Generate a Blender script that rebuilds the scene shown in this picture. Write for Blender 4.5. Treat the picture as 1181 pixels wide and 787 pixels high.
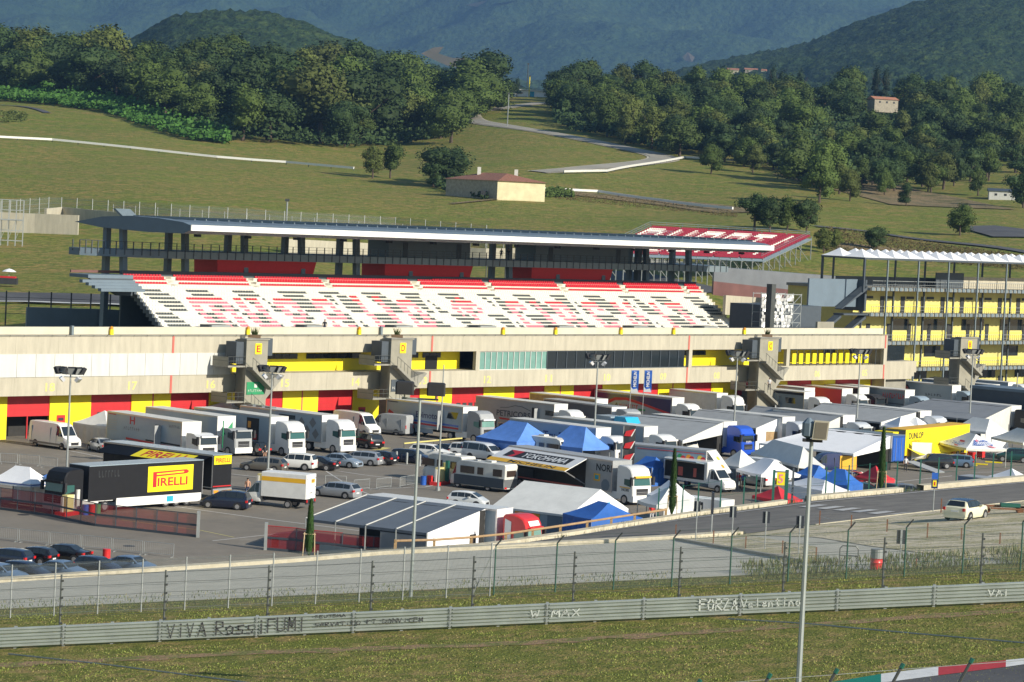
import bpy, bmesh, math, random
from mathutils import Vector, Matrix, noise
random.seed(7)
for o in list(bpy.data.objects): bpy.data.objects.remove(o)
C = bpy.context.scene.collection
SC = bpy.context.scene
rad = math.radians
# ------------------------------------------------------------------ camera
F = 3300.; CX, CY = 590.5, 393.5; ROLL = rad(2.8); YH = -160.; HC = 28.4
PIT = math.atan(-YH/F)
cr, sr, cp, sp = math.cos(ROLL), math.sin(ROLL), math.cos(PIT), math.sin(PIT)
cam = bpy.data.objects.new('camera', bpy.data.cameras.new('camera'))
C.objects.link(cam); SC.camera = cam
Fw = Vector((0, cp, -sp)); R0 = Vector((1, 0, 0)); U0 = Vector((0, sp, cp))
Rc = cr*R0+sr*U0; Uc = -sr*R0+cr*U0
M = Matrix((Rc, Uc, -Fw)).transposed().to_4x4(); M.translation = (0, 0, HC)
cam.matrix_world = M
cam.data.sensor_width = 36; cam.data.lens = 36*F/1181.; cam.data.clip_start = 1; cam.data.clip_end = 30000
# ------------------------------------------------------------------ light
SUN_EL, SUN_AZ = rad(24.6), math.atan2(-.56, .83)
sd = Vector((math.cos(SUN_AZ)*math.cos(SUN_EL), math.sin(SUN_AZ)*math.cos(SUN_EL), math.sin(SUN_EL)))
w = bpy.data.worlds.new('World'); SC.world = w; w.use_nodes = True
nt = w.node_tree; bg = nt.nodes['Background']
sky = nt.nodes.new('ShaderNodeTexSky'); sky.sky_type = 'NISHITA'; sky.sun_disc = False
sky.sun_elevation = SUN_EL; sky.sun_rotation = math.pi/2-SUN_AZ; sky.dust_density = .3; sky.ozone_density = 2.5; sky.air_density = 1.2
nt.links.new(sky.outputs[0], bg.inputs[0]); bg.inputs[1].default_value = .088
sl = bpy.data.lights.new('sun', 'SUN'); sl.energy = 5.0; sl.angle = rad(.5); sl.color = (1, .925, .79)
so = bpy.data.objects.new('sun', sl); C.objects.link(so); so.rotation_euler = sd.to_track_quat('Z', 'Y').to_euler()
so.location = (0, 0, 200)
SC.view_settings.view_transform = 'Standard'; SC.view_settings.look = 'None'
SC.view_settings.exposure = .40; SC.view_settings.gamma = 1
SC.render.engine = 'CYCLES'
SC.render.resolution_x = 1024; SC.render.resolution_y = 682
# ------------------------------------------------------------------ pixel -> world helpers
def ray(u, v):
    dx, dy = u-CX, v-CY
    x = dx*cr+dy*sr; y = -dx*sr+dy*cr
    a, b = x/F, -y/F
    return Vector((a, cp+b*sp, -sp+b*cp))
def G(u, v, z=0.):
    d = ray(u, v); k = (z-HC)/d.z
    return Vector((d.x*k, d.y*k, z))
def PY(u, v, Y):
    d = ray(u, v); k = Y/d.y
    return Vector((d.x*k, Y, HC+d.z*k))
P0 = G(0, 510); _t = 3064.; _h = math.hypot(_t, F)
D = Vector((_t/_h, F/_h, 0)); N = Vector((D.y, -D.x, 0))
ANG_D = math.atan2(D.y, D.x); ANG_N = math.atan2(N.y, N.x)
def W(t, w, z=0.): 
    p = P0+D*t+N*w; return Vector((p.x, p.y, z))
def TW(u, v, z=0.):
    p = G(u, v, z)-P0; return p.dot(D), p.dot(N)
def FPL(u, v, off=0.):
    d = ray(u, v); o = P0-N*off; k = (o.x*N.x+o.y*N.y)/(d.x*N.x+d.y*N.y)
    X, Y = d.x*k, d.y*k
    return (X-o.x)*D.x+(Y-o.y)*D.y, HC+d.z*k
# ------------------------------------------------------------------ materials
MATS = {}
def mat(name, rgb=(.5,.5,.5), rough=.6, metal=0., var=.12, scale=1.5, bump=0., spec=.5, alpha=1., emit=None, rnd=0., coat=0., tr=0., stretch=None):
    if name in MATS: return MATS[name]
    m = bpy.data.materials.new(name); m.use_nodes = True; MATS[name] = m
    n = m.node_tree.nodes; l = m.node_tree.links; b = n['Principled BSDF']
    b.inputs['Base Color'].default_value = (*rgb, 1); b.inputs['Roughness'].default_value = rough
    b.inputs['Metallic'].default_value = metal; b.inputs['Specular IOR Level'].default_value = spec
    if coat: b.inputs['Coat Weight'].default_value = coat; b.inputs['Coat Roughness'].default_value = .08
    if alpha < 1: b.inputs['Alpha'].default_value = alpha
    if tr: b.inputs['Subsurface Weight'].default_value = 0
    if var or rnd:
        tc = n.new('ShaderNodeTexCoord'); no = n.new('ShaderNodeTexNoise'); no.inputs['Scale'].default_value = scale
        no.inputs['Detail'].default_value = 5; no.inputs['Roughness'].default_value = .62
        sv = tc.outputs['Object']
        if stretch:
            mp = n.new('ShaderNodeMapping'); mp.inputs['Scale'].default_value = stretch; l.new(sv, mp.inputs[0]); sv = mp.outputs[0]
        l.new(sv, no.inputs['Vector'])
        mr = n.new('ShaderNodeMapRange'); mr.inputs[1].default_value = .3; mr.inputs[2].default_value = .7
        mr.inputs[3].default_value = 1-var; mr.inputs[4].default_value = 1+var*.6
        l.new(no.outputs['Fac'], mr.inputs[0])
        src = mr.outputs[0]
        if rnd:
            oi = n.new('ShaderNodeObjectInfo'); m2 = n.new('ShaderNodeMapRange')
            m2.inputs[3].default_value = 1-rnd; m2.inputs[4].default_value = 1+rnd
            l.new(oi.outputs['Random'], m2.inputs[0]); mm = n.new('ShaderNodeMath'); mm.operation = 'MULTIPLY'
            l.new(src, mm.inputs[0]); l.new(m2.outputs[0], mm.inputs[1]); src = mm.outputs[0]
        vm = n.new('ShaderNodeVectorMath'); vm.operation = 'SCALE'; vm.inputs[0].default_value = rgb
        l.new(src, vm.inputs['Scale']); l.new(vm.outputs[0], b.inputs['Base Color'])
        if bump:
            bp = n.new('ShaderNodeBump'); bp.inputs['Strength'].default_value = bump; bp.inputs['Distance'].default_value = .1
            l.new(no.outputs['Fac'], bp.inputs['Height']); l.new(bp.outputs[0], b.inputs['Normal'])
    return m
def mix_mat(name, cols, scales, rough=.95, bump=.3, bs=3., bd=.2, world=True, stretch=(1,1,1), lo=.42, hi=.58):
    """several base colours blended by noises of given scales (real stains and growth, not light)"""
    m = bpy.data.materials.new(name); m.use_nodes = True; MATS[name] = m
    n = m.node_tree.nodes; l = m.node_tree.links; b = n['Principled BSDF']; b.inputs['Roughness'].default_value = rough
    b.inputs['Specular IOR Level'].default_value = .2
    g = n.new('ShaderNodeNewGeometry'); mp = n.new('ShaderNodeMapping'); mp.inputs['Scale'].default_value = stretch
    l.new(g.outputs['Position'], mp.inputs[0])
    cur = None
    for i, c in enumerate(cols):
        rgb = n.new('ShaderNodeRGB'); rgb.outputs[0].default_value = (*c, 1)
        if cur is None: cur = rgb.outputs[0]; continue
        no = n.new('ShaderNodeTexNoise'); no.inputs['Scale'].default_value = scales[i-1]; no.inputs['Detail'].default_value = 7
        no.inputs['Roughness'].default_value = .65
        ad = n.new('ShaderNodeVectorMath'); ad.inputs[1].default_value = (i*37.1, i*11.7, i*3.3)
        l.new(mp.outputs[0], ad.inputs[0]); l.new(ad.outputs[0], no.inputs['Vector'])
        mr = n.new('ShaderNodeMapRange'); mr.inputs[1].default_value = lo; mr.inputs[2].default_value = hi
        l.new(no.outputs['Fac'], mr.inputs[0])
        mx = n.new('ShaderNodeMix'); mx.data_type = 'RGBA'; l.new(mr.outputs[0], mx.inputs[0])
        l.new(cur, mx.inputs[6]); l.new(rgb.outputs[0], mx.inputs[7]); cur = mx.outputs[2]
    l.new(cur, b.inputs['Base Color'])
    nb = n.new('ShaderNodeTexNoise'); nb.inputs['Scale'].default_value = bs; nb.inputs['Detail'].default_value = 6
    l.new(mp.outputs[0], nb.inputs['Vector'])
    bp = n.new('ShaderNodeBump'); bp.inputs['Strength'].default_value = bump; bp.inputs['Distance'].default_value = bd
    l.new(nb.outputs['Fac'], bp.inputs['Height']); l.new(bp.outputs[0], b.inputs['Normal'])
    return m
m_ = mat
m_('white', (.72,.72,.69), .45, var=.08); m_('paint_white', (.78,.77,.73), .3, var=.05, coat=.4)
m_('offwhite', (.60,.59,.54), .6, var=.12); m_('line', (.52,.51,.48), .8, var=.3, scale=6)
m_('canvas', (.66,.66,.62), .7, var=.10, scale=.8, bump=.15); m_('canvas_white', (.80,.80,.80), .65, var=.05, scale=1, bump=.15)
m_('canvas_grey', (.30,.31,.31), .7, var=.12, scale=.8, bump=.2); m_('canvas_dark', (.105,.125,.15), .7, var=.12, scale=.8, bump=.2)
m_('canvas_mid', (.20,.21,.22), .7, var=.12, scale=.8, bump=.2)
m_('blue_canvas', (.025,.12,.42), .65, var=.15, scale=1.2, bump=.25); m_('light_blue_canvas', (.10,.24,.62), .65, var=.15, scale=1.2, bump=.25)
m_('red_canvas', (.60,.03,.04), .65, var=.12, bump=.2)
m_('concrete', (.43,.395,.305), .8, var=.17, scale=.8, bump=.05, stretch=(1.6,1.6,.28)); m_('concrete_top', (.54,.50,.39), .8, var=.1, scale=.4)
m_('concrete_dark', (.26,.25,.21), .85, var=.2, scale=.7); m_('panel_white', (.55,.55,.51), .5, var=.10, scale=.8, stretch=(1.5,1.5,.3))
m_('tower', (.27,.255,.20), .85, var=.15, scale=.8)
m_('yellow', (.80,.66,.006), .55, var=.06, scale=.6); m_('yellow_pale', (.58,.52,.17), .6, var=.08)
m_('yellow_print', (.62,.55,.18), .7, var=.1)
m_('red', (.50,.018,.022), .5, var=.14, scale=.8, stretch=(1,1,.4)); m_('red_box', (.70,.035,.035), .5, var=.06); m_('red_pale', (.55,.12,.09), .6, var=.1); m_('red_plastic', (.62,.03,.03), .35, var=.08)
m_('black', (.010,.010,.012), .55, var=.2, spec=.3); m_('matt_black', (.018,.018,.02), .7, var=.2)
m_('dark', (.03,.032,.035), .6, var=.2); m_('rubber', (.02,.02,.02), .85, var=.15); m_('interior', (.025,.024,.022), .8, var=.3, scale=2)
m_('glass', (.018,.024,.028), .06, var=0, spec=.8); m_('glass_green', (.03,.10,.09), .08, var=0, spec=.8); m_('glass_teal', (.16,.30,.26), .12, var=.15, scale=1)
m_('steel', (.33,.35,.35), .45, .6, var=.12); m_('galv', (.36,.38,.37), .5, .35, var=.15, scale=2); m_('rim', (.45,.45,.46), .3, .6, var=.05)
m_('slate', (.13,.175,.215), .55, var=.10, scale=.5); m_('slate_dark', (.055,.07,.085), .6, var=.12); m_('slate_light', (.16,.20,.22), .5, var=.1)
m_('pole', (.30,.32,.31), .5, .4, var=.1); m_('pole_dark', (.07,.075,.07), .55, .3, var=.15); m_('rust', (.17,.07,.03), .8, var=.3, scale=5)
m_('green_paint', (.012,.10,.07), .5, var=.1); m_('green', (.02,.25,.10), .5); m_('teal', (.02,.35,.48), .5)
m_('wood', (.38,.25,.12), .75, var=.25, scale=3); m_('wood_light', (.55,.42,.24), .75, var=.2, scale=3); m_('brown', (.17,.11,.06), .6, var=.15)
m_('orange', (.75,.30,.02), .5); m_('blue', (.02,.10,.42), .35, var=.08, coat=.4); m_('navy', (.016,.026,.10), .3, var=.08, coat=.4)
m_('skylit_pale', (.28,.35,.40), .35, var=.05, coat=.2); m_('silver', (.42,.44,.46), .3, .45, var=.04, coat=.6); m_('grey_paint', (.17,.18,.19), .35, .2, var=.06, coat=.5)  # first one: pale paint darkened and blued, holding the skylit shade of white sides
m_('grey_panel', (.33,.34,.34), .45, var=.08); m_('dark_grey_panel', (.11,.11,.11), .5, var=.1); m_('bronze', (.17,.155,.13), .35, .4, var=.05, coat=.5)
m_('car_blue', (.13,.20,.30), .3, .3, var=.04, coat=.6); m_('car_navy', (.012,.018,.04), .22, .1, var=.05, coat=.7); m_('car_black', (.008,.008,.010), .2, var=.1, coat=.7)
m_('car_green', (.01,.05,.045), .3, var=.05, coat=.6); m_('mini_white', (.72,.69,.50), .3, var=.04, coat=.5); m_('roof_blue', (.015,.04,.09), .25, .2, var=.05, coat=.5)
m_('lamp_red', (.55,.015,.015), .25, var=0, coat=.5); m_('lamp_clear', (.65,.66,.68), .15, .2, var=0, coat=.5); m_('plate', (.75,.75,.72), .4, var=0)
m_('skin', (.45,.25,.16), .6, var=.05); m_('denim', (.03,.05,.12), .8); m_('cloth_dark', (.03,.03,.035), .85); m_('cloth_white', (.6,.6,.6), .85); m_('hair', (.03,.02,.012), .8)
m_('seat_white', (.70,.69,.64), .45, var=.07, scale=3); m_('seat_dark', (.07,.08,.08), .45, var=.1); m_('crimson', (.25,.012,.035), .5, var=.2, scale=2); m_('seat_red', (.56,.018,.035), .4, var=.14, scale=2.5); m_('seat_pink', (.66,.20,.27), .45, var=.25, scale=1.2)
m_('trunk', (.09,.065,.045), .9, var=.3, scale=3)
m_('mesh_red', (.32,.03,.03), .8, var=.15, scale=2, alpha=.62); m_('mesh_grey', (.2,.22,.2), .8, var=0, alpha=.16)
m_('tile', (.27,.12,.075), .85, var=.35, scale=2.5, bump=.3); m_('plaster', (.72,.64,.40), .9, var=.15, scale=.5); m_('stone', (.36,.32,.24), .9, var=.3, scale=1.2)
m_('bridge_red', (.16,.07,.06), .6, var=.4, scale=.15); m_('grey_bridge', (.16,.17,.18), .5, var=.15, scale=.3); m_('silver_sheet', (.6,.6,.58), .35, .2, var=.3, scale=2)
# ------------------------------------------------------------------ mesh builder
class MB:
    def __init__(s): s.v = []; s.f = []; s.m = []; s.sm = False
    def add(s, vs, fs, mt):
        k = len(s.v); s.v += [tuple(p) for p in vs]
        for f in fs: s.f.append([k+i for i in f]); s.m.append(mt)
        return s
    def poly(s, pts, mt): return s.add(pts, [list(range(len(pts)))], mt)
    def box(s, x0, x1, y0, y1, z0, z1, mt):
        p = [(x0,y0,z0),(x1,y0,z0),(x1,y1,z0),(x0,y1,z0),(x0,y0,z1),(x1,y0,z1),(x1,y1,z1),(x0,y1,z1)]
        return s.add(p, [[0,3,2,1],[4,5,6,7],[0,1,5,4],[1,2,6,5],[2,3,7,6],[3,0,4,7]], mt)
    def bbox(s, x0, x1, y0, y1, z0, z1, mt, b=.05):
        """box with chamfered vertical and top edges"""
        r = []
        for z, i in ((z0, 0.), (z1-b, 0.), (z1, b)):
            r.append([(x0+i+b,y0+i,z),(x1-i-b,y0+i,z),(x1-i,y0+i+b,z),(x1-i,y1-i-b,z),(x1-i-b,y1-i,z),(x0+i+b,y1-i,z),(x0+i,y1-i-b,z),(x0+i,y0+i+b,z)])
        s.loft(r, mt); s.poly(r[2], mt); s.poly(r[0][::-1], mt); return s
    def loft(s, rings, mt, close=True):
        n = len(rings[0]); vs = [p for r in rings for p in r]; fs = []
        for i in range(len(rings)-1):
            for j in range(n if close else n-1):
                a, b = i*n+j, i*n+(j+1) % n
                fs.append([a, b, b+n, a+n])
        return s.add(vs, fs, mt)
    def tube(s, p, q, r, mt, n=6, r2=None, cap=True):
        p, q = Vector(p), Vector(q); d = (q-p)
        if d.length < 1e-6: return s
        d.normalize(); a = d.orthogonal().normalized(); b = d.cross(a); r2 = r if r2 is None else r2
        R = [[tuple(c+(a*math.cos(2*math.pi*i/n)+b*math.sin(2*math.pi*i/n))*rr) for i in range(n)] for c, rr in ((p, r), (q, r2))]
        s.loft(R, mt)
        if cap: s.poly(R[0][::-1], mt); s.poly(R[1], mt)
        return s
    def path(s, pts, r, mt, n=6):
        for a, b in zip(pts, pts[1:]): s.tube(a, b, r, mt, n)
        return s
    def bar(s, p, q, wx, wz, mt):
        """rectangular bar from p to q, wx sideways, wz across"""
        p, q = Vector(p), Vector(q); d = (q-p).normalized()
        a = d.cross(Vector((0,0,1)))
        if a.length < 1e-3: a = Vector((1,0,0))
        a.normalize(); b = a.cross(d)
        R = [[tuple(c+a*x*wx/2+b*y*wz/2) for x, y in ((-1,-1),(1,-1),(1,1),(-1,1))] for c in (p, q)]
        s.loft(R, mt); s.poly(R[0][::-1], mt); s.poly(R[1], mt); return s
    def prism(s, pts, vec, mt):
        v = Vector(vec); a = [Vector(p) for p in pts]; b = [p+v for p in a]
        s.loft([[tuple(p) for p in a], [tuple(p) for p in b]], mt); s.poly(a[::-1], mt); s.poly(b, mt); return s
    def lathe(s, c, prof, mt, n=16, axis='z'):
        R = []
        for r, h in prof:
            ring = []
            for i in range(n):
                a = 2*math.pi*i/n; x, y = r*math.cos(a), r*math.sin(a)
                ring.append((c[0]+x, c[1]+y, c[2]+h) if axis == 'z' else (c[0]+x, c[1]+h, c[2]+y))
            R.append(ring)
        s.loft(R, mt); s.poly(R[0][::-1], mt); s.poly(R[-1], mt); return s
    def build(s, name, parent=None, smooth=0, loc=None):
        me = bpy.data.meshes.new(name); me.from_pydata(s.v, [], s.f)
        names = []
        for x in s.m:
            if x not in names: names.append(x)
        for x in names: me.materials.append(MATS[x])
        me.polygons.foreach_set('material_index', [names.index(x) for x in s.m])
        bm = bmesh.new(); bm.from_mesh(me); bmesh.ops.remove_doubles(bm, verts=bm.verts, dist=1e-4) if smooth else None
        bmesh.ops.recalc_face_normals(bm, faces=bm.faces) if len(s.f) < 60000 and smooth != -1 else None
        if smooth > 0:
            th = rad(smooth)
            for f in bm.faces: f.smooth = True
            for e in bm.edges:
                if len(e.link_faces) != 2 or e.calc_face_angle(0) > th: e.smooth = False
        bm.to_mesh(me); bm.free(); me.update()
        o = bpy.data.objects.new(name, me); C.objects.link(o)
        if parent: o.parent = parent
        if loc: o.location = loc
        return o
def tag(o, label=None, cat=None, group=None, kind=None):
    if label: o['label'] = label
    if cat: o['category'] = cat
    if group: o['group'] = group
    if kind: o['kind'] = kind
    return o
def thing(name, label, cat, loc=(0,0,0), rz=0., group=None):
    o = bpy.data.objects.new(name, None); C.objects.link(o); o.location = loc; o.rotation_euler = (0,0,rz)
    o.empty_display_size = .3
    return tag(o, label, cat, group)
def copy_tree(o, parent=None):
    c = o.copy(); C.objects.link(c); c.parent = parent
    for ch in [x for x in KIDS.get(o.name, [])] if False else list(o.children): copy_tree(ch, c)
    return c
def dup(o, loc, rz=None, label=None, scale=None):
    c = copy_tree(o); c.location = loc
    if rz is not None: c.rotation_euler = (c.rotation_euler[0], c.rotation_euler[1], rz)
    if label: c['label'] = label
    if scale: c.scale = (scale,)*3
    return c
_tc = {}
def text_geo(s, bold=.0, res=2):
    k = (s, bold, res)
    if k in _tc: return _tc[k]
    cu = bpy.data.curves.new('t', 'FONT'); cu.body = s; cu.size = 1; cu.offset = bold; cu.resolution_u = res; cu.fill_mode = 'FRONT' if False else 'BOTH'
    cu.dimensions = '2D'
    o = bpy.data.objects.new('t', cu); C.objects.link(o)
    dg = bpy.context.evaluated_depsgraph_get(); me = bpy.data.meshes.new_from_object(o.evaluated_get(dg))
    vs = [v.co.copy() for v in me.vertices]; fs = [list(p.vertices) for p in me.polygons]
    bpy.data.objects.remove(o); bpy.data.curves.remove(cu); bpy.data.meshes.remove(me)
    x0 = min(v.x for v in vs); x1 = max(v.x for v in vs); y0 = min(v.y for v in vs); y1 = max(v.y for v in vs)
    vs = [((v.x-x0)/(x1-x0), (v.y-y0)/(y1-y0)) for v in vs]
    _tc[k] = (vs, fs); return _tc[k]
def text(mb, s, o, xd, yd, wid, hei, mt, bold=.03, shear=0., proj=None):
    """lettering filling wid x hei from corner o along xd / yd"""
    vs, fs = text_geo(s, bold); o = Vector(o); xd = Vector(xd).normalized(); yd = Vector(yd).normalized()
    P = [o+xd*(a*wid+shear*b*hei)+yd*(b*hei) for a, b in vs]
    if proj: P = [proj(p) for p in P]
    mb.add(P, fs, mt)
def ground_quad(mb, pts, z, mt): mb.poly([(p[0], p[1], z) for p in pts], mt)
# --- pre-made lettering outlines (cheap while the scene is still empty)
PRE = ['%02d', '05', '06', '07', '08', '09', '10', '11', '12', '13', '14', '15', '16', '17', '18', '19', '20', '21', '22', '23', '5', 'ABARTH MOTORSPORT', 'Antonelli', 'B', 'BELLOTTO', 'C', 'CEUTEMA', 'D', 'DUNLOP', 'E', 'Ebimotors', 'FORZA', 'H', 'IRELLI', 'IT', 'MICHELIN', 'MOTORSPORT', 'Maggiore', 'NORI', 'P ZERO', 'PETRICORS', 'PIRELLI', 'PT; DONVICEM', 'Pa', 'Pirelli', 'RACING', 'RACING TEAM', 'RENT', 'RossiFUMI', 'SARVATICO', 'SERVICE', 'MICHELIN', 'Tech Parts', 'Trans', 'Tru-Parts', 'VAI', 'Valentino', 'ViVA', 'W. MAX', 'YOKOHAMA', 'service']
_tg = text_geo
def text_geo(s, bold=.0, res=2):
    if s[0] == '~':      # marks too small to read in the photograph
        rn = random.Random(len(s)); v, f = [], []; n = len(s)
        for i in range(n):
            x = i/n; w_ = rn.uniform(.4,.8)/n
            for z0, z1, xa, xb in ((0,1,x,x+w_*.35),(rn.choice([0,.4,.75]),0,x,x+w_)):
                if z1 == 0: z1 = z0+.25
                k = len(v); v += [(xa,z0),(xb,z0),(xb,z1),(xa,z1)]; f.append([k,k+1,k+2,k+3])
        return v, f
    k = (s,)
    if k not in _tc: _tc[k] = _tg(s, .02, res)
    return _tc[k]
for q in PRE:
    if q[0] != '~': text_geo(q)
# ================================================================== SETTING
mix_mat('field', [(.165,.200,.026), (.300,.215,.065), (.185,.200,.034), (.270,.200,.060), (.125,.155,.024)], [.0075,.022,.06,.35], bump=.8, bs=.8, bd=.8, stretch=(1,1.6,1), lo=.44, hi=.56)
mix_mat('field_near', [(.200,.190,.040), (.140,.160,.026), (.270,.200,.075), (.120,.135,.024)], [.12,.5,1.3], bump=.9, bs=7, bd=.12)
mix_mat('dry_bank', [(.19,.145,.07), (.10,.10,.04), (.25,.18,.095)], [.06,.2], bump=.8, bs=1, bd=.6)
mix_mat('asphalt', [(.215,.190,.155), (.245,.218,.178), (.175,.158,.132), (.200,.178,.146)], [.035,.14,.7], bump=.15, bs=9, bd=.02)
mix_mat('road_asphalt', [(.190,.176,.155), (.215,.200,.176), (.160,.150,.134)], [.08,.5], bump=.15, bs=9, bd=.02)
mix_mat('track_asphalt', [(.095,.095,.10), (.08,.08,.085), (.11,.11,.11)], [.02,.1], bump=.1)
mix_mat('kerb_stone', [(.50,.45,.33), (.42,.38,.28), (.55,.50,.38)], [.4,2.], bump=.2, bs=6, bd=.03)
mix_mat('gravel', [(.66,.58,.42), (.72,.64,.48), (.30,.29,.12), (.54,.47,.34)], [2.2,.35,5.], bump=1., bs=7, bd=.25, lo=.46, hi=.56)
mix_mat('forest_far', [(.040,.080,.034), (.070,.110,.038), (.026,.055,.030)], [.0035,.028], bump=1, bs=.045, bd=18, lo=.36, hi=.64)
mix_mat('forest_mid', [(.034,.066,.022), (.060,.092,.026), (.022,.046,.020)], [.012,.085], bump=1, bs=.16, bd=7, lo=.42, hi=.58)
mix_mat('bare_earth', [(.20,.15,.09), (.14,.12,.07)], [.02], bump=.3)
def paver_mat():
    m = mix_mat('pavers', [(.50,.475,.395), (.45,.43,.36), (.55,.52,.43)], [.25,1.2], bump=.1, bs=4, bd=.02)
    n = m.node_tree.nodes; l = m.node_tree.links; b = n['Principled BSDF']
    g = n.new('ShaderNodeNewGeometry'); br = n.new('ShaderNodeTexBrick')
    br.inputs['Scale'].default_value = 1.; br.inputs['Mortar Size'].default_value = .035; br.inputs['Brick Width'].default_value = .62; br.inputs['Row Height'].default_value = .5
    br.inputs['Color1'].default_value = (1,1,1,1); br.inputs['Color2'].default_value = (.90,.90,.89,1); br.inputs['Mortar'].default_value = (.80,.80,.77,1)
    l.new(g.outputs['Position'], br.inputs[0]); old = b.inputs['Base Color'].links[0].from_socket
    mx = n.new('ShaderNodeMix'); mx.data_type = 'RGBA'; mx.blend_type = 'MULTIPLY'; mx.inputs[0].default_value = 1
    l.new(old, mx.inputs[6]); l.new(br.outputs[0], mx.inputs[7]); l.new(mx.outputs[2], b.inputs['Base Color'])
paver_mat()
mix_mat('pale_road', [(.30,.28,.23), (.36,.33,.27)], [.05], bump=.1)
mix_mat('pale_verge', [(.50,.46,.36), (.40,.37,.28)], [.1], bump=.1)
# ---- far terrain
def lerp(a, b, t): return a+(b-a)*t
ROWS = [340,400,430,470,520,570,630,700,800,900,1000,1100,1250,1400]
TAB = {0:[None,0,378,345,322,295,262,240,205,175,152,128,104,92], 150:[None,0,380,345,322,297,266,243,210,182,160,138,112,98],
 300:[None,0,-2,350,330,303,275,250,222,195,175,155,125,105], 450:[None,0,-1,-4,345,318,292,262,230,205,186,165,135,112],
 600:[None,0,0,-3,350,322,296,268,233,205,180,158,130,110], 750:[None,0,0,-2,-6,330,300,272,242,215,190,165,138,115],
 900:[None,0,0,-1,-3,345,305,268,242,220,198,172,145,118], 1050:[None,0,0,-1,-2,350,315,280,250,230,208,188,155,125],
 1181:[None,0,0,-1,-2,352,318,282,254,234,212,192,160,130]}
COLS = []; ZT = []
for u in sorted(TAB):
    p = PY(u, 200, 900); COLS.append(p.x/900); z = []
    for Y, v in zip(ROWS, TAB[u]): z.append(-.25 if v is None else (-v if v <= 0 else PY(u, v, Y).z))
    ZT.append(z)
_d = .08; COLS = [COLS[0]-_d]+COLS+[COLS[-1]+_d]; ZT = [ZT[0]]+ZT+[ZT[-1]]
def cr1(p0, p1, p2, p3, t): 
    return .5*(2*p1+(p2-p0)*t+(2*p0-5*p1+4*p2-p3)*t*t+(3*p1-p0-3*p2+p3)*t**3)
def find(A, x):
    x = min(max(x, A[0]), A[-1]-1e-9)
    for i in range(len(A)-1):
        if x < A[i+1]: return i, (x-A[i])/(A[i+1]-A[i])
def TZ(X, Y, nz=True):
    i, s = find(COLS, X/Y); j, t = find(ROWS, Y)
    def row(k):
        k = min(max(k, 0), len(ROWS)-1); g = lambda q: ZT[min(max(q, 0), len(COLS)-1)][k]
        return cr1(g(i-1), g(i), g(i+1), g(i+2), s)
    a, b, c, d = row(j-1), row(j), row(j+1), row(j+2)
    if j+2 > len(ROWS)-1: d = 2*c-b
    # non uniform hermite
    def sl(k):
        k0, k1 = max(k-1, 0), min(k+1, len(ROWS)-1); return (row(k1)-row(k0))/(ROWS[k1]-ROWS[k0])
    h = ROWS[j+1]-ROWS[j]; m0, m1 = sl(j)*h, sl(j+1)*h; t2, t3 = t*t, t*t*t
    z = (2*t3-3*t2+1)*b+(t3-2*t2+t)*m0+(-2*t3+3*t2)*c+(t3-t2)*m1
    if Y > ROWS[-1]-1: z = ZT[0][-1]*0+row(len(ROWS)-1)-(Y-ROWS[-1])*.02
    if nz: z += noise.noise(Vector((X*.011, Y*.011, 3)))*1.6*min(1, max(0, (Y-500)/200))
    return z
def GT(u, v):
    d = ray(u, v); Y = 420.; st = 20.
    while Y < 1420:
        p = Vector((d.x*Y/d.y, Y, HC+d.z*Y/d.y))
        if p.z <= TZ(p.x, Y): 
            lo, hi = Y-st, Y
            for _ in range(8):
                md = (lo+hi)/2; q = Vector((d.x*md/d.y, md, HC+d.z*md/d.y))
                if q.z <= TZ(q.x, md): hi = md
                else: lo = md
            return Vector((q.x, q.y, TZ(q.x, q.y)))
        Y += st
    return p
def gclip(X, Y):
    p = Vector((X, Y, 0))-P0; wv = p.dot(N); k = min(1, max(0, (-wv-22)/22)); k = k*k*(3-2*k)
    return lerp(-.6, TZ(X, Y), k)
_gc = {}
def GTC(u, v):
    i, j = math.floor(u/8), math.floor(v/5)
    def g(a, b):
        if (a, b) not in _gc: _gc[(a, b)] = GT(a*8, b*5)
        return _gc[(a, b)]
    s, t = u/8-i, v/5-j; p = g(i,j).lerp(g(i+1,j), s).lerp(g(i,j+1).lerp(g(i+1,j+1), s), t)
    return p
mb = MB(); ny, nx = 170, 150; V = []
for j in range(ny+1):
    Y = 340+(1520-340)*(j/ny)**1.25
    for i in range(nx+1):
        a = COLS[0]+(COLS[-1]-COLS[0])*i/nx; V.append((a*Y, Y, gclip(a*Y, Y)))
mb.add(V, [[j*(nx+1)+i, j*(nx+1)+i+1, (j+1)*(nx+1)+i+1, (j+1)*(nx+1)+i] for j in range(ny) for i in range(nx)], 'field')
tag(mb.build('hillside', smooth=60), kind='structure')
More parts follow.
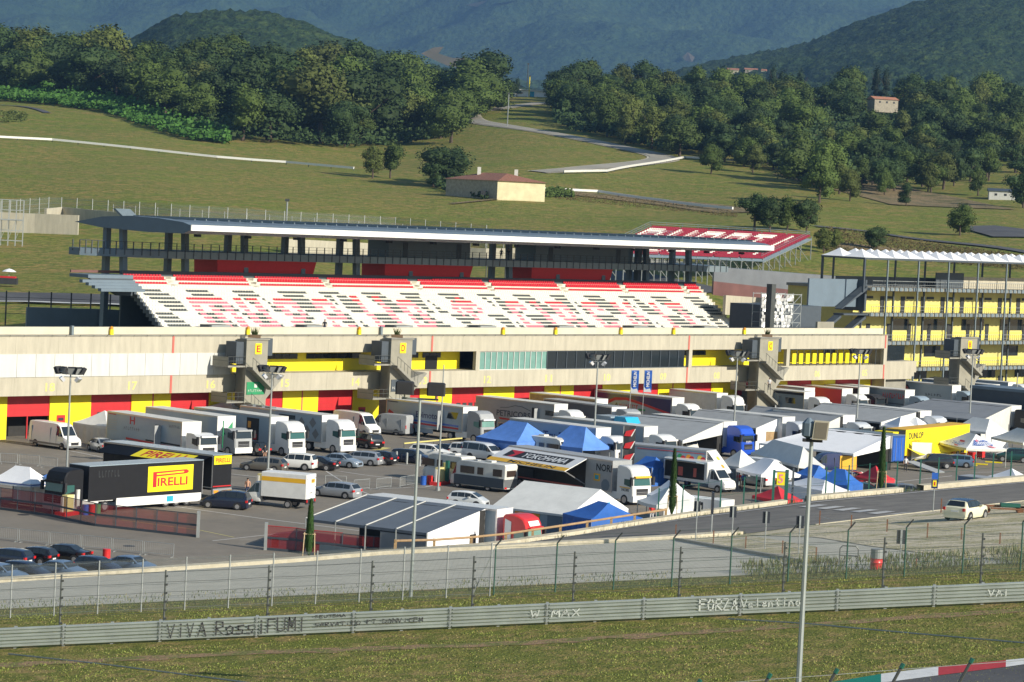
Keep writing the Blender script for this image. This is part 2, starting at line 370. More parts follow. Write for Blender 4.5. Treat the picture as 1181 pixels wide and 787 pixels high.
def strip(name, pts, wd, mt, lift=.12, kind='structure', seg=8, zf=TZ):
    """ribbon of width wd (number or per point list) laid over the terrain along world points"""
    P = [Vector((p[0], p[1], 0)) for p in pts]; ws = wd if isinstance(wd, (list, tuple)) else [wd]*len(P)
    Q = []; 
    for i in range(len(P)-1):
        g = lambda k: P[min(max(k, 0), len(P)-1)]
        for s in range(seg): 
            t = s/seg; q = Vector([cr1(g(i-1)[k], g(i)[k], g(i+1)[k], g(i+2)[k], t) for k in range(3)]); Q.append((q, ws[i]*(1-t)+ws[i+1]*t))
    Q.append((P[-1], ws[-1])); mb = MB(); L = []
    for i, (q, wq) in enumerate(Q):
        d = (Q[min(i+1, len(Q)-1)][0]-Q[max(i-1, 0)][0]); d.z = 0; d.normalize(); n = Vector((-d.y, d.x, 0))
        ring = []
        for k in range(5):
            r = q+n*wq*(k/4-.5); ring.append((r.x, r.y, zf(r.x, r.y)+lift))
        L.append(ring)
    mb.loft(L, mt, close=False); o = mb.build(name); tag(o, kind=kind); return o, [q for q, _ in Q]
sp_ = [GT(*p) for p in [(620,199),(660,196),(705,192),(745,188),(765,184),(752,178),(700,167),(640,155),(590,147),(556,142),(541,136),(546,130),(580,125),(632,119)]]
_, Q1 = strip('hill_road', sp_, [7,7,8,9,10,9,8,7,7,8,9,8,7,7], 'pale_road', .3)
strip('hill_road_shoulder', sp_, [8.8,8.8,10,11,12,11,10,9,9,10,11,10,9,9], 'pale_verge', .18)
strip('hill_path', [GT(*p) for p in [(0,122),(20,123),(40,126),(55,131)]], 3, 'track_asphalt', .3)
strip('field_path', [GT(*p) for p in [(520,236),(560,232),(600,228)]], 2.2, 'dry_bank', .3)
strip('service_road', [GT(*p) for p in [(940,262),(1000,268),(1060,277),(1130,284),(1190,293)]], 3.5, 'track_asphalt', .3)
strip('car_park_surface', [GT(*p) for p in [(1122,268),(1160,268),(1200,268)]], 44, 'track_asphalt', .35)
strip('dry_slope', [GT(*p) for p in [(640,222),(720,230),(800,238),(860,246)]], 16, 'dry_bank', .25)
strip('dry_verge', [GT(*p) for p in [(960,284),(1020,290),(1100,296),(1190,300)]], 16, 'dry_bank', .25)
strip('dry_slope', [GT(*p) for p in [(950,205),(1000,218),(1060,232),(1100,240)]], 38, 'dry_bank', .22)
strip('race_track', [GT(*p) for p in [(-40,342),(30,344),(90,346),(160,349),(230,353)]], 16, 'track_asphalt', .3)
strip('run_off_kerb', [GT(*p) for p in [(-40,349),(30,350.5),(90,352.5),(160,355.5)]], 1.6, 'offwhite', .4)
strip('race_track', [GT(*p) for p in [(690,315),(730,322),(770,330),(810,340)]], 18, 'track_asphalt', .3)
strip('run_off_area', [GT(*p) for p in [(600,292),(680,297),(760,304),(830,313)]], 12, 'concrete', .3)
# ---- paddock plane with painted lines
mb = MB(); mb.poly([(-420,188,0),(420,188,0),tuple(W(420,0)),tuple(W(260,-40)),tuple(W(-300,-40)),(-420,200,0)], 'asphalt')
tag(mb.build('paddock_asphalt'), kind='structure')
def pline(name, pix, wd=.14, mt='line', z=.008):
    mb = MB(); P = [G(*p) for p in pix]
    for a, b in zip(P, P[1:]):
        d = (b-a).normalized(); n = Vector((-d.y, d.x, 0))*wd/2
        mb.poly([(a.x+n.x,a.y+n.y,z),(b.x+n.x,b.y+n.y,z),(b.x-n.x,b.y-n.y,z),(a.x-n.x,a.y-n.y,z)], mt)
    tag(mb.build(name), kind='structure')
pline('parking_line', [(0,509),(55,515),(120,528)], .2); pline('parking_line', [(170,580),(300,598),(420,613),(470,616)], .22)
pline('parking_line', [(0,500),(0,508)]); pline('parking_line', [(260,546),(310,552)], .2); pline('parking_line', [(373,541),(420,548),(480,555)], .2)
pline('parking_line', [(400,528),(425,533),(520,541)], .18); pline('parking_line', [(400,565),(490,562),(520,556)], .2); pline('parking_line', [(375,543),(405,562),(430,572)], .16)
pline('parking_line', [(245,624),(300,618),(345,613)], .16); pline('parking_line', [(1035,556),(1098,549)], .2); pline('parking_line', [(1122,545),(1181,544)], .2)
pline('yellow_line', [(140,600),(232,612),(270,620)], .12, 'yellow_print', .012); pline('yellow_line', [(0,582),(90,600)], .12, 'yellow_print', .012)
pline('yellow_marking', [(434,519),(446,516.5)], 1.1, 'yellow_print', .012); pline('yellow_line', [(52,648),(90,652)], .1, 'yellow_print', .012)
# manhole covers
mb = MB()
for p in [(149,630),(27,594),(320,543)]:
    q = G(*p); mb.lathe((q.x, q.y, 0), [(.5,.0),(.5,.015)], 'dark', 12)
tag(mb.build('manhole_covers'), kind='structure')
# ---- foreground bank, verge, paved slope, road
def gz(X, Y): return 10.8+.095*X
def lerp(a, b, t): return a+(b-a)*t
def interp(tab, x):
    if x <= tab[0][0]: a, b = tab[0], tab[1]
    elif x >= tab[-1][0]: a, b = tab[-2], tab[-1]
    else:
        for a, b in zip(tab, tab[1:]):
            if a[0] <= x <= b[0]: break
    t = (x-a[0])/(b[0]-a[0]); return [lerp(p, q, t) for p, q in zip(a[1:], b[1:])]
US = [-260+20*i for i in range(96)]
NK = [(-260,690,170),(0,672,174),(200,658,177),(340,648.5,180),(440,640,182),(580,633,184),(800,621,187),(850,617.5,189),(941,605,194),(1024,595,200),(1144,581,208),(1181,577,211),(1500,545,230)]   # near kerb / road edge
FK = [(300,652,184),(440,641,190),(500,637,195),(560,632.5,199),(580,630,201),(660,618,206),(700,611.5,209),(800,595.6,216),(941,577,222),(1065,565.5,228),(1181,555,232),(1500,520,245)]             # far kerb
def NKP(u): v, Y = interp(NK, u); return PY(u, v, Y)
def FKP(u): v, Y = interp(FK, u); return PY(u, v, Y)
def gl(u, Y):   # point on the front plane at depth Y in column u
    x = PY(u, 700, Y).x; return Vector((x, Y, gz(x, Y)))
mb = MB(); R = []
for Y in [40,60,75,90,100,106,112,118,124,130,135]:
    R.append([tuple(gl(u, Y)-Vector((0,0,.6*max(0, (Y-124)/11)))) for u in US])
mb.loft(R, 'field_near', close=False); tag(mb.build('grass_verge', smooth=60), kind='structure')
def e135(u): return gl(u, 135)-Vector((0,0,.6))
# paved slope up to the near kerb (columns left of the gravel) and apron beyond
def band(name, a, b, u0, u1, mt, n=8, lift=0, step=20):
    mb = MB(); R = []; uu = [u0+(u1-u0)*i/max(1, int((u1-u0)/step)) for i in range(int((u1-u0)/step)+1)]
    for k in range(n+1): R.append([tuple(a(u).lerp(b(u), k/n)+Vector((0,0,lift))) for u in uu])
    mb.loft(R, mt, close=False); return tag(mb.build(name, smooth=60), kind='structure')
band('paved_slope', e135, NKP, -260, 1500, 'pavers')
band('access_road', NKP, FKP, 440, 1500, 'road_asphalt', lift=.02)
def foot(u):
    p = FKP(u); s = (p.z+.3)*1.6; return Vector((p.x*(p.y+s)/p.y, p.y+s, -.3))
def footn(u):
    p = NKP(u); return Vector((p.x*(p.y+8)/p.y, p.y+8, -.3))
band('embankment', FKP, foot, 440, 1500, 'field_near', 4)
band('embankment', NKP, footn, -260, 440, 'dry_bank', 3)
def kerb(name, f, u0, u1, h=.22, wd=.45, mt='kerb_stone', step=8):
    mb = MB(); n = int((u1-u0)/step); L = []
    for i in range(n+1):
        u = u0+(u1-u0)*i/n; p = f(u); q = f(u+2); d = (q-p); d.z = 0; d.normalize(); s = Vector((-d.y, d.x, 0))*wd/2
        L.append([tuple(p-s+Vector((0,0,-.4))), tuple(p-s+Vector((0,0,h))), tuple(p+s+Vector((0,0,h))), tuple(p+s+Vector((0,0,-.4)))])
    mb.loft(L, mt); tag(mb.build(name), kind='structure')
kerb('kerb', NKP, -260, 852, .28, .8); kerb('kerb', FKP, 462, 905, .35, .7); kerb('kerb', FKP, 932, 1038, .4, .8); kerb('kerb', FKP, 1061, 1500, .45, .9)
# gravel, aprons
def ub(v0, Y0): return lambda u: PY(u, v0(u) if callable(v0) else v0, Y0)
def onpave(u, v, dz=.0):
    """point of the paved slope / apron seen at this pixel"""
    a, b = e135(u), NKP(u); lo, hi = 0., 1.
    # project both ends and solve for v by bisection along the strip
    def vv(k):
        p = a.lerp(b, k); z = p.z-HC; f = p.y*cp-z*sp; bb = p.y*sp+z*cp; x = F*p.x/f; y = -F*bb/f
        return CY+x*sr+y*cr
    for _ in range(30):
        md = (lo+hi)/2
        if vv(md) > v: lo = md
        else: hi = md
    p = a.lerp(b, (lo+hi)/2); p.z += dz; return p
def patch(name, top, bot, us, mt, lift, n=6):
    mb = MB(); R = []
    for k in range(n+1):
        R.append([tuple(onpave(u, lerp(interp(bot, u)[0], interp(top, u)[0], k/n), lift)) for u in us])
    mb.loft(R, mt, close=False); return tag(mb.build(name, smooth=60), kind='structure')
us = [778+6*i for i in range(28)]
patch('gravel_bed', [(778,622.3),(850,618.5),(857,617),(940,631),(1181,668)], [(778,622.6),(860,637),(937,649.5),(945,651)], [u for u in us if u <= 940], 'gravel', .03)
tri = [850+8*i for i in range(60)]
patch('gravel_bed', [(850,617),(860,616.5),(941,606),(1024,596),(1144,582.5),(1181,578.5),(1500,546)], [(850,617.4),(870,618),(941,620),(1000,630),(1060,638),(1110,643),(1181,648),(1340,655)], [u for u in tri if u <= 1330], 'gravel', .03, 10)
kerb('paving_edge', lambda u: onpave(u, interp([(780,622.5),(937,650)], u)[0]), 782, 938, .12, .5, 'concrete_dark')
kerb('road_edge', lambda u: onpave(u, interp([(850,617.5),(941,605.5),(1024,595.5),(1144,582),(1181,578),(1500,546)], u)[0]), 940, 1480, .05, .16, 'kerb_stone')
# white edge line along the far side of the road and zebra crossing
def roadp(u, k, dz=.06):
    p = FKP(u).lerp(NKP(u), k); p.z += dz; return tuple(p)
mb = MB()
for i in range(110):
    u = 470+i*8
    mb.poly([roadp(u,.10), roadp(u+8,.10), roadp(u+8,.125), roadp(u,.125)], 'line')
tag(mb.build('road_edge_line'), kind='structure')
def onroad(u, v, dz=.06):
    a, b = FKP(u), NKP(u)
    va, vb = interp(FK, u)[0], interp(NK, u)[0]; lo, hi = 0., 1.
    def vv(k):
        p = a.lerp(b, k); z = p.z-HC; f = p.y*cp-z*sp; bb = p.y*sp+z*cp
        return CY+F*p.x/f*sr-F*bb/f*cr
    for _ in range(30):
        md = (lo+hi)/2
        if vv(md) < v: lo = md
        else: hi = md
    p = a.lerp(b, (lo+hi)/2); p.z += dz; return p
mb = MB()
for i in range(6):
    u, v = 921+i*19.5, 585.3+i*1.9; 
    mb.poly([tuple(onroad(u,v)), tuple(onroad(u+23,v-2.6)), tuple(onroad(u+34,v-1.9)), tuple(onroad(u+12,v+1.1))], 'line')
tag(mb.build('zebra_crossing'), kind='structure')
# race track corner bottom right with painted kerb
def fg(u, v, lift=0):
    d = ray(u, v); lo, hi = 40., 130.
    for _ in range(40):
        Y = (lo+hi)/2; x = d.x*Y/d.y; z = HC+d.z*Y/d.y
        if z > gz(x, Y): lo = Y
        else: hi = Y
    return Vector((x, Y, gz(x, Y)+lift))
def row(us, tab): return [fg(u, interp(tab, u)[0], .03) for u in us]
KT = [(960,790),(1016,780.5),(1080,772.5),(1160,764.5),(1181,762.5),(1300,752)]; KB = [(960,797),(1016,789),(1080,780.5),(1160,770.5),(1181,767.5),(1300,755)]
uu = [900+10*i for i in range(45)]
mb = MB(); a = row(uu, KB); b = [p+Vector((0,-14,-14*0)) for p in a]
mb.loft([[tuple(p) for p in a], [(p.x+3, p.y, gz(p.x+3, p.y)+.03) for p in b], [(p.x+6, p.y-25, gz(p.x+6, p.y)+.03) for p in b]], 'track_asphalt', close=False); tag(mb.build('race_track'), kind='structure')
segs = [(900,985,'green_paint'),(985,1016,'green_paint'),(1016,1082,'line'),(1082,1160,'red'),(1160,1240,'line'),(1240,1320,'red')]
mb = MB()
m_('kerb_white', (.62,.62,.60), .6, var=.12, scale=3); m_('kerb_green', (.0,.17,.11), .6, var=.12, scale=3); m_('kerb_red', (.42,.03,.03), .6, var=.15, scale=3)
for u0, u1, mt in segs:
    mt = {'green_paint':'kerb_green','line':'kerb_white','red':'kerb_red'}[mt]
    for k in range(4):
        a0, a1 = lerp(u0,u1,k/4), lerp(u0,u1,(k+1)/4)
        p = [fg(a0, interp(KB,a0)[0], .04), fg(a1, interp(KB,a1)[0], .04), fg(a1, interp(KT,a1)[0], .10), fg(a0, interp(KT,a0)[0], .10)]
        mb.poly([tuple(q) for q in p], mt)
tag(mb.build('track_kerb'), kind='structure')
# bare earth streak and scraped line in the verge
mix_mat('worn_grass', [(.27,.18,.10), (.16,.16,.052)], [1.2], bump=.6, bs=6, bd=.1, lo=.46, hi=.54)
mb = MB(); us2 = [-20+12*i for i in range(104)]; rnd = random.Random(4)
def vt(u): return interp([(0,767),(300,752),(590,742),(880,724),(1181,703)], u)[0]
T_ = []; B_ = []
for u in us2:
    a = 1.5+1.2*noise.noise(Vector((u*.02,0,0))); b = 3.2+2.5*noise.noise(Vector((u*.025,5,0)))
    T_.append(tuple(fg(u, vt(u)-a, .015))); B_.append(tuple(fg(u, vt(u)+b, .015)))
mb.loft([B_, T_], 'worn_grass', close=False); tag(mb.build('worn_strip'), kind='structure')
mb = MB()
for L in ([(10,755),(120,767),(270,786),(330,795)], [(840,714.5),(930,720),(1050,731),(1190,743)]):
    for (a, b) in zip(L, L[1:]): mb.tube(fg(*a, .03), fg(*b, .03), .035, 'galv', 4)
tag(mb.build('cable', ), 'thin pale cable lying across the grass verge', 'cable')
# ---- far wooded ridges
def vor(x, y, s): 
    d, _ = noise.voronoi(Vector((x/s, y/s, 0))); return d[0]
RZ = {}
def onridge(seed, u, v):
    f, Ya, Yb = RZ[seed]; d = ray(u, v); Y = Ya
    while Y < Yb:
        X = d.x*Y/d.y
        if HC+d.z*Y/d.y <= f(X, Y): break
        Y += 12
    return Y
def ridge(name, crest, Y0, Y1, zb, mt, res, bump, u0=-150, u1=1330, amp=20, seed=0, patches=None):
    p0, p1 = PY(u0, 100, Y1), PY(u1, 100, Y1); nx = int((p1.x-p0.x)/res); ny = int((Y1-Y0)/(res*1.4)); V = []
    a0, a1 = p0.x/Y1, p1.x/Y1
    for j in range(ny+4):
        t = min(j/ny, 1.); back = max(0, j-ny)
        for i in range(nx+1):
            a = lerp(a0, a1, i/nx); Y = lerp(Y0, Y1, t)+back*res*6
            u = lerp(u0, u1, i/nx); zc = PY(u, interp(crest, u)[0], Y1).z
            X = a*Y
            n1 = noise.fractal(Vector((X/(Y1*.12), Y/(Y1*.12), seed)), 1., 2., 4)
            k = t**.85
            z = zb+(zc-zb)*k+n1*amp*math.sin(math.pi*min(1, t))*1.0 - back*res*4
            if bump: z += bump*(1-min(1., 1.5*vor(X, Y, res*2.1)))
            V.append((X, Y, z))
    def hz_(X, Y):
        t = min(1, max(0, (Y-Y0)/(Y1-Y0))); u = lerp(u0, u1, (X/Y-a0)/(a1-a0)); zc = PY(u, interp(crest, u)[0], Y1).z
        return zb+(zc-zb)*t**.85+noise.fractal(Vector((X/(Y1*.12), Y/(Y1*.12), seed)), 1., 2., 4)*amp*math.sin(math.pi*t)
    RZ[seed] = (hz_, Y0, Y1)
    mb = MB(); nj = ny+4
    mb.add(V, [[j*(nx+1)+i, j*(nx+1)+i+1, (j+1)*(nx+1)+i+1, (j+1)*(nx+1)+i] for j in range(nj-1) for i in range(nx)], mt)
    return tag(mb.build(name, smooth=80), kind='structure')
HAZE_ = 1
ridge('far_mountain', [(-150,-120),(200,-100),(700,-130),(1330,-90)], 8000, 15500, 60, 'forest_far', 19, 13, amp=460, seed=2)
ridge('left_hill', [(-150,60),(110,66),(160,42),(195,22),(235,14),(295,15),(345,26),(395,46),(470,74),(560,92),(650,118),(800,150),(1330,160)], 1750, 2700, 30, 'forest_mid', 4.6, 7, u1=900, amp=10, seed=5)
ridge('right_hill', [(-150,140),(560,118),(620,106),(700,108),(770,86),(820,72),(880,62),(930,52),(980,30),(1040,8),(1100,-8),(1181,-14),(1330,-40)], 2100, 3900, 40, 'forest_mid', 6, 8, u0=520, amp=34, seed=9)
ridge('centre_hill', [(-150,60),(100,58),(300,62),(470,86),(560,92),(640,96),(720,108),(860,140),(1330,160)], 4400, 5600, 40, 'forest_far', 14, 12, u1=900, amp=25, seed=12)
def bare(name, pix, Y, mt='bare_earth'):
    mb = MB(); P = [PY(u, v, Y) for u, v in pix]; mb.prism(P, (0, 14, -6), mt); tag(mb.build(name), kind='structure')

def bare(name, pix, seed, mt='bare_earth', lift=10):
    f, Ya, Yb = RZ[seed]; mb = MB(); P = []
    for u, v in pix:
        Y = onridge(seed, u, v); d = ray(u, v); X = d.x*Y/d.y; P.append((X, Y-lift, HC+d.z*(Y-lift)/d.y))
    mb.poly(P, mt); tag(mb.build(name), kind='structure')
bare('bare_slope', [(486,62),(500,55),(512,54),(506,62),(522,67),(545,68),(562,76),(540,80),(516,76),(500,69)], 12)
bare('bare_slope', [(786,66),(792,60),(800,66),(797,72),(789,70)], 2, lift=60)
bare('bare_slope', [(536,6),(560,1),(590,-2),(600,0),(575,4),(550,8)], 2, lift=60)
# ================================================================== PIT BUILDING (local x along the facade, -y outwards)
def part(mb, name, parent, label=None, smooth=0, kind=None):
    o = mb.build(name, parent, smooth); 
    if label: o['label'] = label
    if kind: o['kind'] = kind
    return o
pit = thing('pit_building', 'long cream concrete pit garage building with yellow walls and red shutters', 'building', W(0,0), ANG_D)
T0, T1 = -62, 162; RC = 2.3   # recess depth
gnum = [(18-k, 6.5+11.55*k) for k in range(-5, 14)]
mb = MB()
mb.box(T0,T1,-0.0,.5,4.9,7.0,'concrete'); mb.box(T0,T1,0,.5,9.42,11.45,'concrete'); mb.box(T0,T1,.003,14,11.2,11.447,'concrete_dark')
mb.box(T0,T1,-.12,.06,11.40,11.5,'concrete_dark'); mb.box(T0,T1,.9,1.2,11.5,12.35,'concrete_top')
mb.box(T0,T1,.01,14,6.6,6.99,'concrete'); mb.box(T0,T1,.01,14,4.93,5.1,'concrete_dark'); mb.box(T0,T1,.5,14,9.43,9.6,'concrete_dark')
mb.box(T0,T1,13.7,14,0,11.2,'concrete'); mb.box(T1-.3,T1,.003,13.7,0,11.19,'concrete'); mb.box(T0,T0+.3,.003,13.7,0,11.19,'concrete')
part(mb, 'wall', pit)
mb = MB(); 
t = T0
while t < T1:      # panel joints
    mb.box(t-.012,t+.012,-.006,0,4.9,7.0,'tower'); mb.box(t-.012,t+.012,-.006,0,9.45,11.4,'tower'); t += 5.78
t = T0
while t < T1: mb.box(t,t+.08,-.2,-.12,11.38,11.52,'concrete_dark'); t += 1.9
part(mb, 'panel_joint', pit)
mb = MB(); mb.box(T0,T1,13.6,13.65,11.46,11.56,'slate_dark'); 
for t in (9.5, 57,): mb.box(t,t+.3,.5,.8,11.5,12.5,'slate_light')
part(mb, 'rear_parapet', pit)
# yellow ground floor walls and the garages
mb = MB(); doors = []
for n, tc in gnum:
    doors.append((n, tc-1.6-2.9+1.6-1.1, tc+2.9-1.1-.0))
yel = []; prev = T0+.3
for n, a, b in doors:
    if a > prev: yel.append((prev, a)); 
    prev = b
yel.append((prev, T1-.3))
for a, b in yel: mb = MB(); mb.box(a, b, RC, RC+.3, 0, 4.9, 'yellow'); part(mb, 'yellow_wall', pit)
rs = random.Random(3)
for n, a, b in doors:
    o_ = rs.choice([0, 0, .35, .55, 0]) if n not in (18, 14, 8) else {18:.5, 14:.45, 8:.55}[n]
    mb = MB(); mb.box(a,b,RC+.1,RC+.2,4.9*o_,4.9,'red')
    for k in range(1, 6): 
        if .8*k > 4.9*o_: mb.box(a+.02,b-.02,RC+.08,RC+.1,.8*k-.02,.8*k+.02,'seat_red')
    d = part(mb, 'shutter', pit)
    if o_:
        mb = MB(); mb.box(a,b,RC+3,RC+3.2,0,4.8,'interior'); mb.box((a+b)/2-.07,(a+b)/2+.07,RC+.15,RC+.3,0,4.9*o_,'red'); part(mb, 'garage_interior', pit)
    else:
        mb = MB()
        for k in range(4):
            for r in range(2): mb.box(a+1+k*1.1,a+1.7+k*1.1,RC+.05,RC+.1,1.2+r*.9,1.8+r*.9,'dark')
        mb.build('shutter_window', d)
for n, tc in gnum:
    mb = MB()
    mb2 = MB(); x = tc+2.6
    mb2.box(x+.2,x+1.35,RC-.05,RC+.02,0,2.5,'red'); 
    dd = part(mb2, 'door', pit); mb3 = MB(); mb3.box(x+.4,x+1.1,RC-.08,RC-.05,1.9,2.2,'dark'); mb3.box(x+.4,x+1.1,RC-.08,RC-.05,1.3,1.6,'dark'); mb3.build('door_window', dd)
    mb3 = MB(); text(mb3, '%02d' % n, (tc-.7,-.01,5.35), (1,0,0), (0,0,1), 1.3, .95, 'yellow_print', .01); part(mb3, 'garage_number', pit)
    if n % 2: mb.box(x+2.2,x+2.4,RC-.04,RC,0,4.9,'red_pale'); part(mb, 'red_pipe', pit)
for t in (23.4, 65.2, 115.3, 161.2):
    mb = MB(); mb.box(t,t+.28,-.05,-.001,4.9,7.0,'red_pale'); mb.box(t+.1,t+.38,-.05,-.001,9.45,11.4,'red_pale'); part(mb, 'red_stripe', pit)
# upper band
mb = MB(); x = T0
while x < 31.2: mb.box(x+.02,x+2.53,-.10,.02,6.95,9.45,'panel_white'); x += 2.55
part(mb, 'white_cladding', pit, 'white cladding panels closing the upper gallery')
for a, b, q in ((31.5,73.5,.6),(115.6,137.4,.6),(137.5,161,2.6)): mb = MB(); mb.box(a,b,RC+q,RC+q+.2,7,9.42,'yellow'); part(mb, 'gallery_wall', pit)
for a, b in ((38,45.5),(47,56),(59.5,66),(66.8,70),(117.5,122.8),(150,153)):
    mb = MB(); mb.box(a,b,RC+.53,RC+.6,8.45,9.1,'glass'); k = a
    while k < b: mb.box(k-.04,k+.04,RC+.50,RC+.53,8.45,9.1,'dark'); k += 1.25
    part(mb, 'gallery_window', pit)
mb = MB(); mb.box(67.3,69.4,RC+.52,RC+.6,7,8.7,'black'); mb.box(115.7,116.5,RC+.52,RC+.6,7,8.9,'black'); mb.box(133,134.2,RC+.52,RC+.6,7,9.1,'black'); part(mb, 'gallery_door', pit)
mb = MB()
for x in (73.8, 116, 137.9, 161.5): mb.box(x-.35,x+.35,-.03,.5,7.0,9.45,'concrete'); part(mb, 'pillar', pit); mb = MB()
def glazing(a, b, step, gl, frame):
    mb = MB(); mb.box(a,b,.25,.3,7.0,9.4,gl); g_ = part(mb, 'glazing', pit)
    mb = MB(); k = a
    while k <= b+.01: mb.box(k-.05,k+.05,.15,.25,7.0,9.4,frame); k += step
    mb.box(a,b,.16,.24,9.3,9.4,frame); mb.box(a,b,.16,.24,7.0,7.1,frame); mb.build('mullion', g_)
glazing(74.3,87,1.06,'glass_teal','panel_white'); glazing(87,115,1.9,'glass','slate_dark')
mb = MB(); k = 138.6
while k < 160.8: mb.box(k-.04,k+.04,.15,.22,7.0,9.4,'slate_dark'); k += 1.6
mb.box(138.2,161,.15,.22,9.3,9.4,'slate_dark'); part(mb, 'mullion', pit)
mb = MB(); k = 138.8
while k < 158: mb = MB(); mb.box(k,k+.9,1.1,1.2,7.2,8.7,'yellow'); k += 1.6; part(mb, 'yellow_blind', pit)
def lamp_(t): 
    mb = MB(); mb.box(t-.22,t+.22,.55,.8,11.5,12.1,'yellow'); mb.lathe((t,.68,12.1),[(.2,0),(.2,.25),(.05,.35)],'orange',8); part(mb, 'warning_beacon', pit)
for t in (15.2,35.5,53.5,79,89,102,113,128.5): lamp_(t)
# ---- stair towers
def tower(name, t0, wd, letter, plate, label, sign=None, left=True, z0=0):
    o = thing(name, label, 'stair tower', W(t0, 0), ANG_D)
    mb = MB(); mb.box(0,wd,-3.2,-2.75,z0,11.15,'tower'); mb.box(wd*.35,wd*.65,-2.75,-.25,z0,11.1,'concrete_dark'); part(mb, 'shaft', o)
    mb = MB(); mb.box(-.15,wd+.15,-3.35,-2.2,11.15,11.3,'concrete_dark'); part(mb, 'cap', o)
    mb = MB(); c = wd*.55; mb.box(c-.5,c+.5,-3.26,-3.2,9.5,10.75,'yellow'); s = part(mb, 'letter_plate', o)
    mb = MB(); text(mb, letter, (c-.3,-3.28,9.72), (1,0,0), (0,0,1), .6, .8, 'red', .05); mb.build('letter', s)
    mb = MB()
    for zz in (8.0, 3.9):     # landings and flights
        sx = -1
        mb.box(-2.6,0,-3.1,-.4,zz,zz+.18,'concrete_dark'); mb.prism([(-.0,-3.35,zz+.1),(-.0,-3.35,zz-.15),(wd,-3.35,zz-2.6),(wd,-3.35,zz-2.2)],(0,-1.1,0),'concrete_dark')
        for k in range(9): 
            x = wd*k/9; mb.box(x,x+wd/9,-4.4,-3.36,zz-2.25*(k+1)/9,zz-2.25*(k+1)/9+.15,'concrete_dark')
    part(mb, 'stair', o)
    mb = MB()
    for zz in (8.18, 4.08):
        for x in (-2.6,-1.8,-.9,0): mb.tube((x,-3.1,zz),(x,-3.1,zz+1.05),.03,'pole_dark',4)
        for h in (.55, 1.05): mb.tube((-2.6,-3.1,zz+h),(0,-3.1,zz+h),.03,'pole_dark',4); mb.tube((-2.6,-3.1,zz+h),(-2.6,-.4,zz+h),.03,'pole_dark',4)
        mb.box(-2.62,-2.6,-3.1,-.4,zz,zz+1.0,'tower')
        for k in range(7): x = wd*k/6; z = zz-2.3*k/6; mb.tube((x,-4.4,z),(x,-4.4,z+1.0),.025,'pole_dark',4)
        mb.tube((0,-4.4,zz+1.0),(wd,-4.4,zz-1.3),.03,'pole_dark',4)
    part(mb, 'railing', o)
    mb = MB(); mb.prism([(wd,-3.1,6.4),(wd+2.6,-3.1,7.1),(wd+2.9,-3.1,7.0),(wd,-3.1,4.2)],(0,2.7,0),'concrete_dark'); part(mb, 'landing_bracket', o)
    mb = MB(); mb.box(wd+.05,wd+.9,-3.0,-2.2,9.3,11.3,'slate_dark'); mb.box(-1.2,-.05,-2.8,-1,8.4,10.9,'slate_dark'); part(mb, 'cabinet', o)
    if sign:
        mb = MB(); mb.box(.25,wd-.35,-3.27,-3.2,4.85,6.3,sign[0]); s = part(mb, 'sign_panel', o)
        mb = MB(); mb.box(wd*.42,wd*.55,-3.29,-3.27,5.65,6.1,'offwhite'); text(mb, sign[1], (.45,-3.29,5.15), (1,0,0), (0,0,1), wd-1.1, .3, 'offwhite', .0); mb.build('lettering', s)
    return o
tower('stair_tower', 31.9, 3.3, 'E', 1, 'grey concrete stair tower with red letter E on its yellow plate', ('green','~~~~~~~~'))
tower('stair_tower', 55.2, 3.6, 'D', 1, 'grey concrete stair tower with red letter D on its yellow plate', ('slate_dark','~~~~~~~~~'))
tower('stair_tower', 127.2, 4.2, 'C', 1, 'grey concrete stair tower with red letter C on its yellow plate')
tower('stair_tower', 176.5, 4.4, 'B', 1, 'grey concrete stair tower with red letter B beside the open gallery building')
def planter(t, off=-1.5):
    o = thing('planter', PL_[len([x for x in bpy.data.objects if x.name.startswith('planter')])], 'planter', W(t, -off, 11.3), 0)
    mb = MB(); mb.box(-.7,.7,-.35,.35,0,.35,'brown'); part(mb, 'trough', o)
    mb = MB(); r = random.Random(int(t))
    for k in range(40):
        a = r.uniform(0,6.28); l = r.uniform(.4,1.0); x = r.uniform(-.5,.5)
        p = Vector((x*.6,0,.3)); q = p+Vector((math.cos(a)*l*.5, math.sin(a)*l*.5, l)); mb.tube(p,q,.05,'leaf',3,.005)
    part(mb, 'spiky_leaves', o)
PL_ = ['spiky plant in a brown trough on top of stair tower E', 'spiky plant in a brown trough on top of stair tower D', 'spiky plant in a brown trough on top of stair tower C','x']
def leaf_mat(name, c, rnd=.28):
    m = mat(name, c, .75, var=.35, scale=.35, rnd=rnd, spec=.25); return m
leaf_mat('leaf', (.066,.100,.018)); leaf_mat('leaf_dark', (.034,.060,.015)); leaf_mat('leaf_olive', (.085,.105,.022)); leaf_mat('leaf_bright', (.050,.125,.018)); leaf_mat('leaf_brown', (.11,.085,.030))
for t in (34.3, 57.5, 130.5): planter(t, -1.8)
# lower cream block continuing right of the pit building and its far end
o = thing('gatehouse', 'low cream concrete block with rounded edge right of the pit building', 'building', W(163.5, -2), ANG_D)
mb = MB(); mb.box(0,8,0,10,4.6,7.3,'concrete'); mb.box(8,8.6,0,10,5.0,7.3,'concrete'); mb.box(8.6,9.1,0,10,5.6,7.3,'concrete'); mb.box(0,8,1,10,0,4.6,'concrete_dark'); part(mb, 'wall', o)
mb = MB(); mb.box(.6,7.5,1.2,1.3,7.4,9.6,'glass'); mb.box(2.2,2.5,1.1,1.2,7.3,9.6,'yellow'); mb.box(0,.6,1.1,1.3,7.3,9.6,'yellow'); part(mb, 'glazing', o)
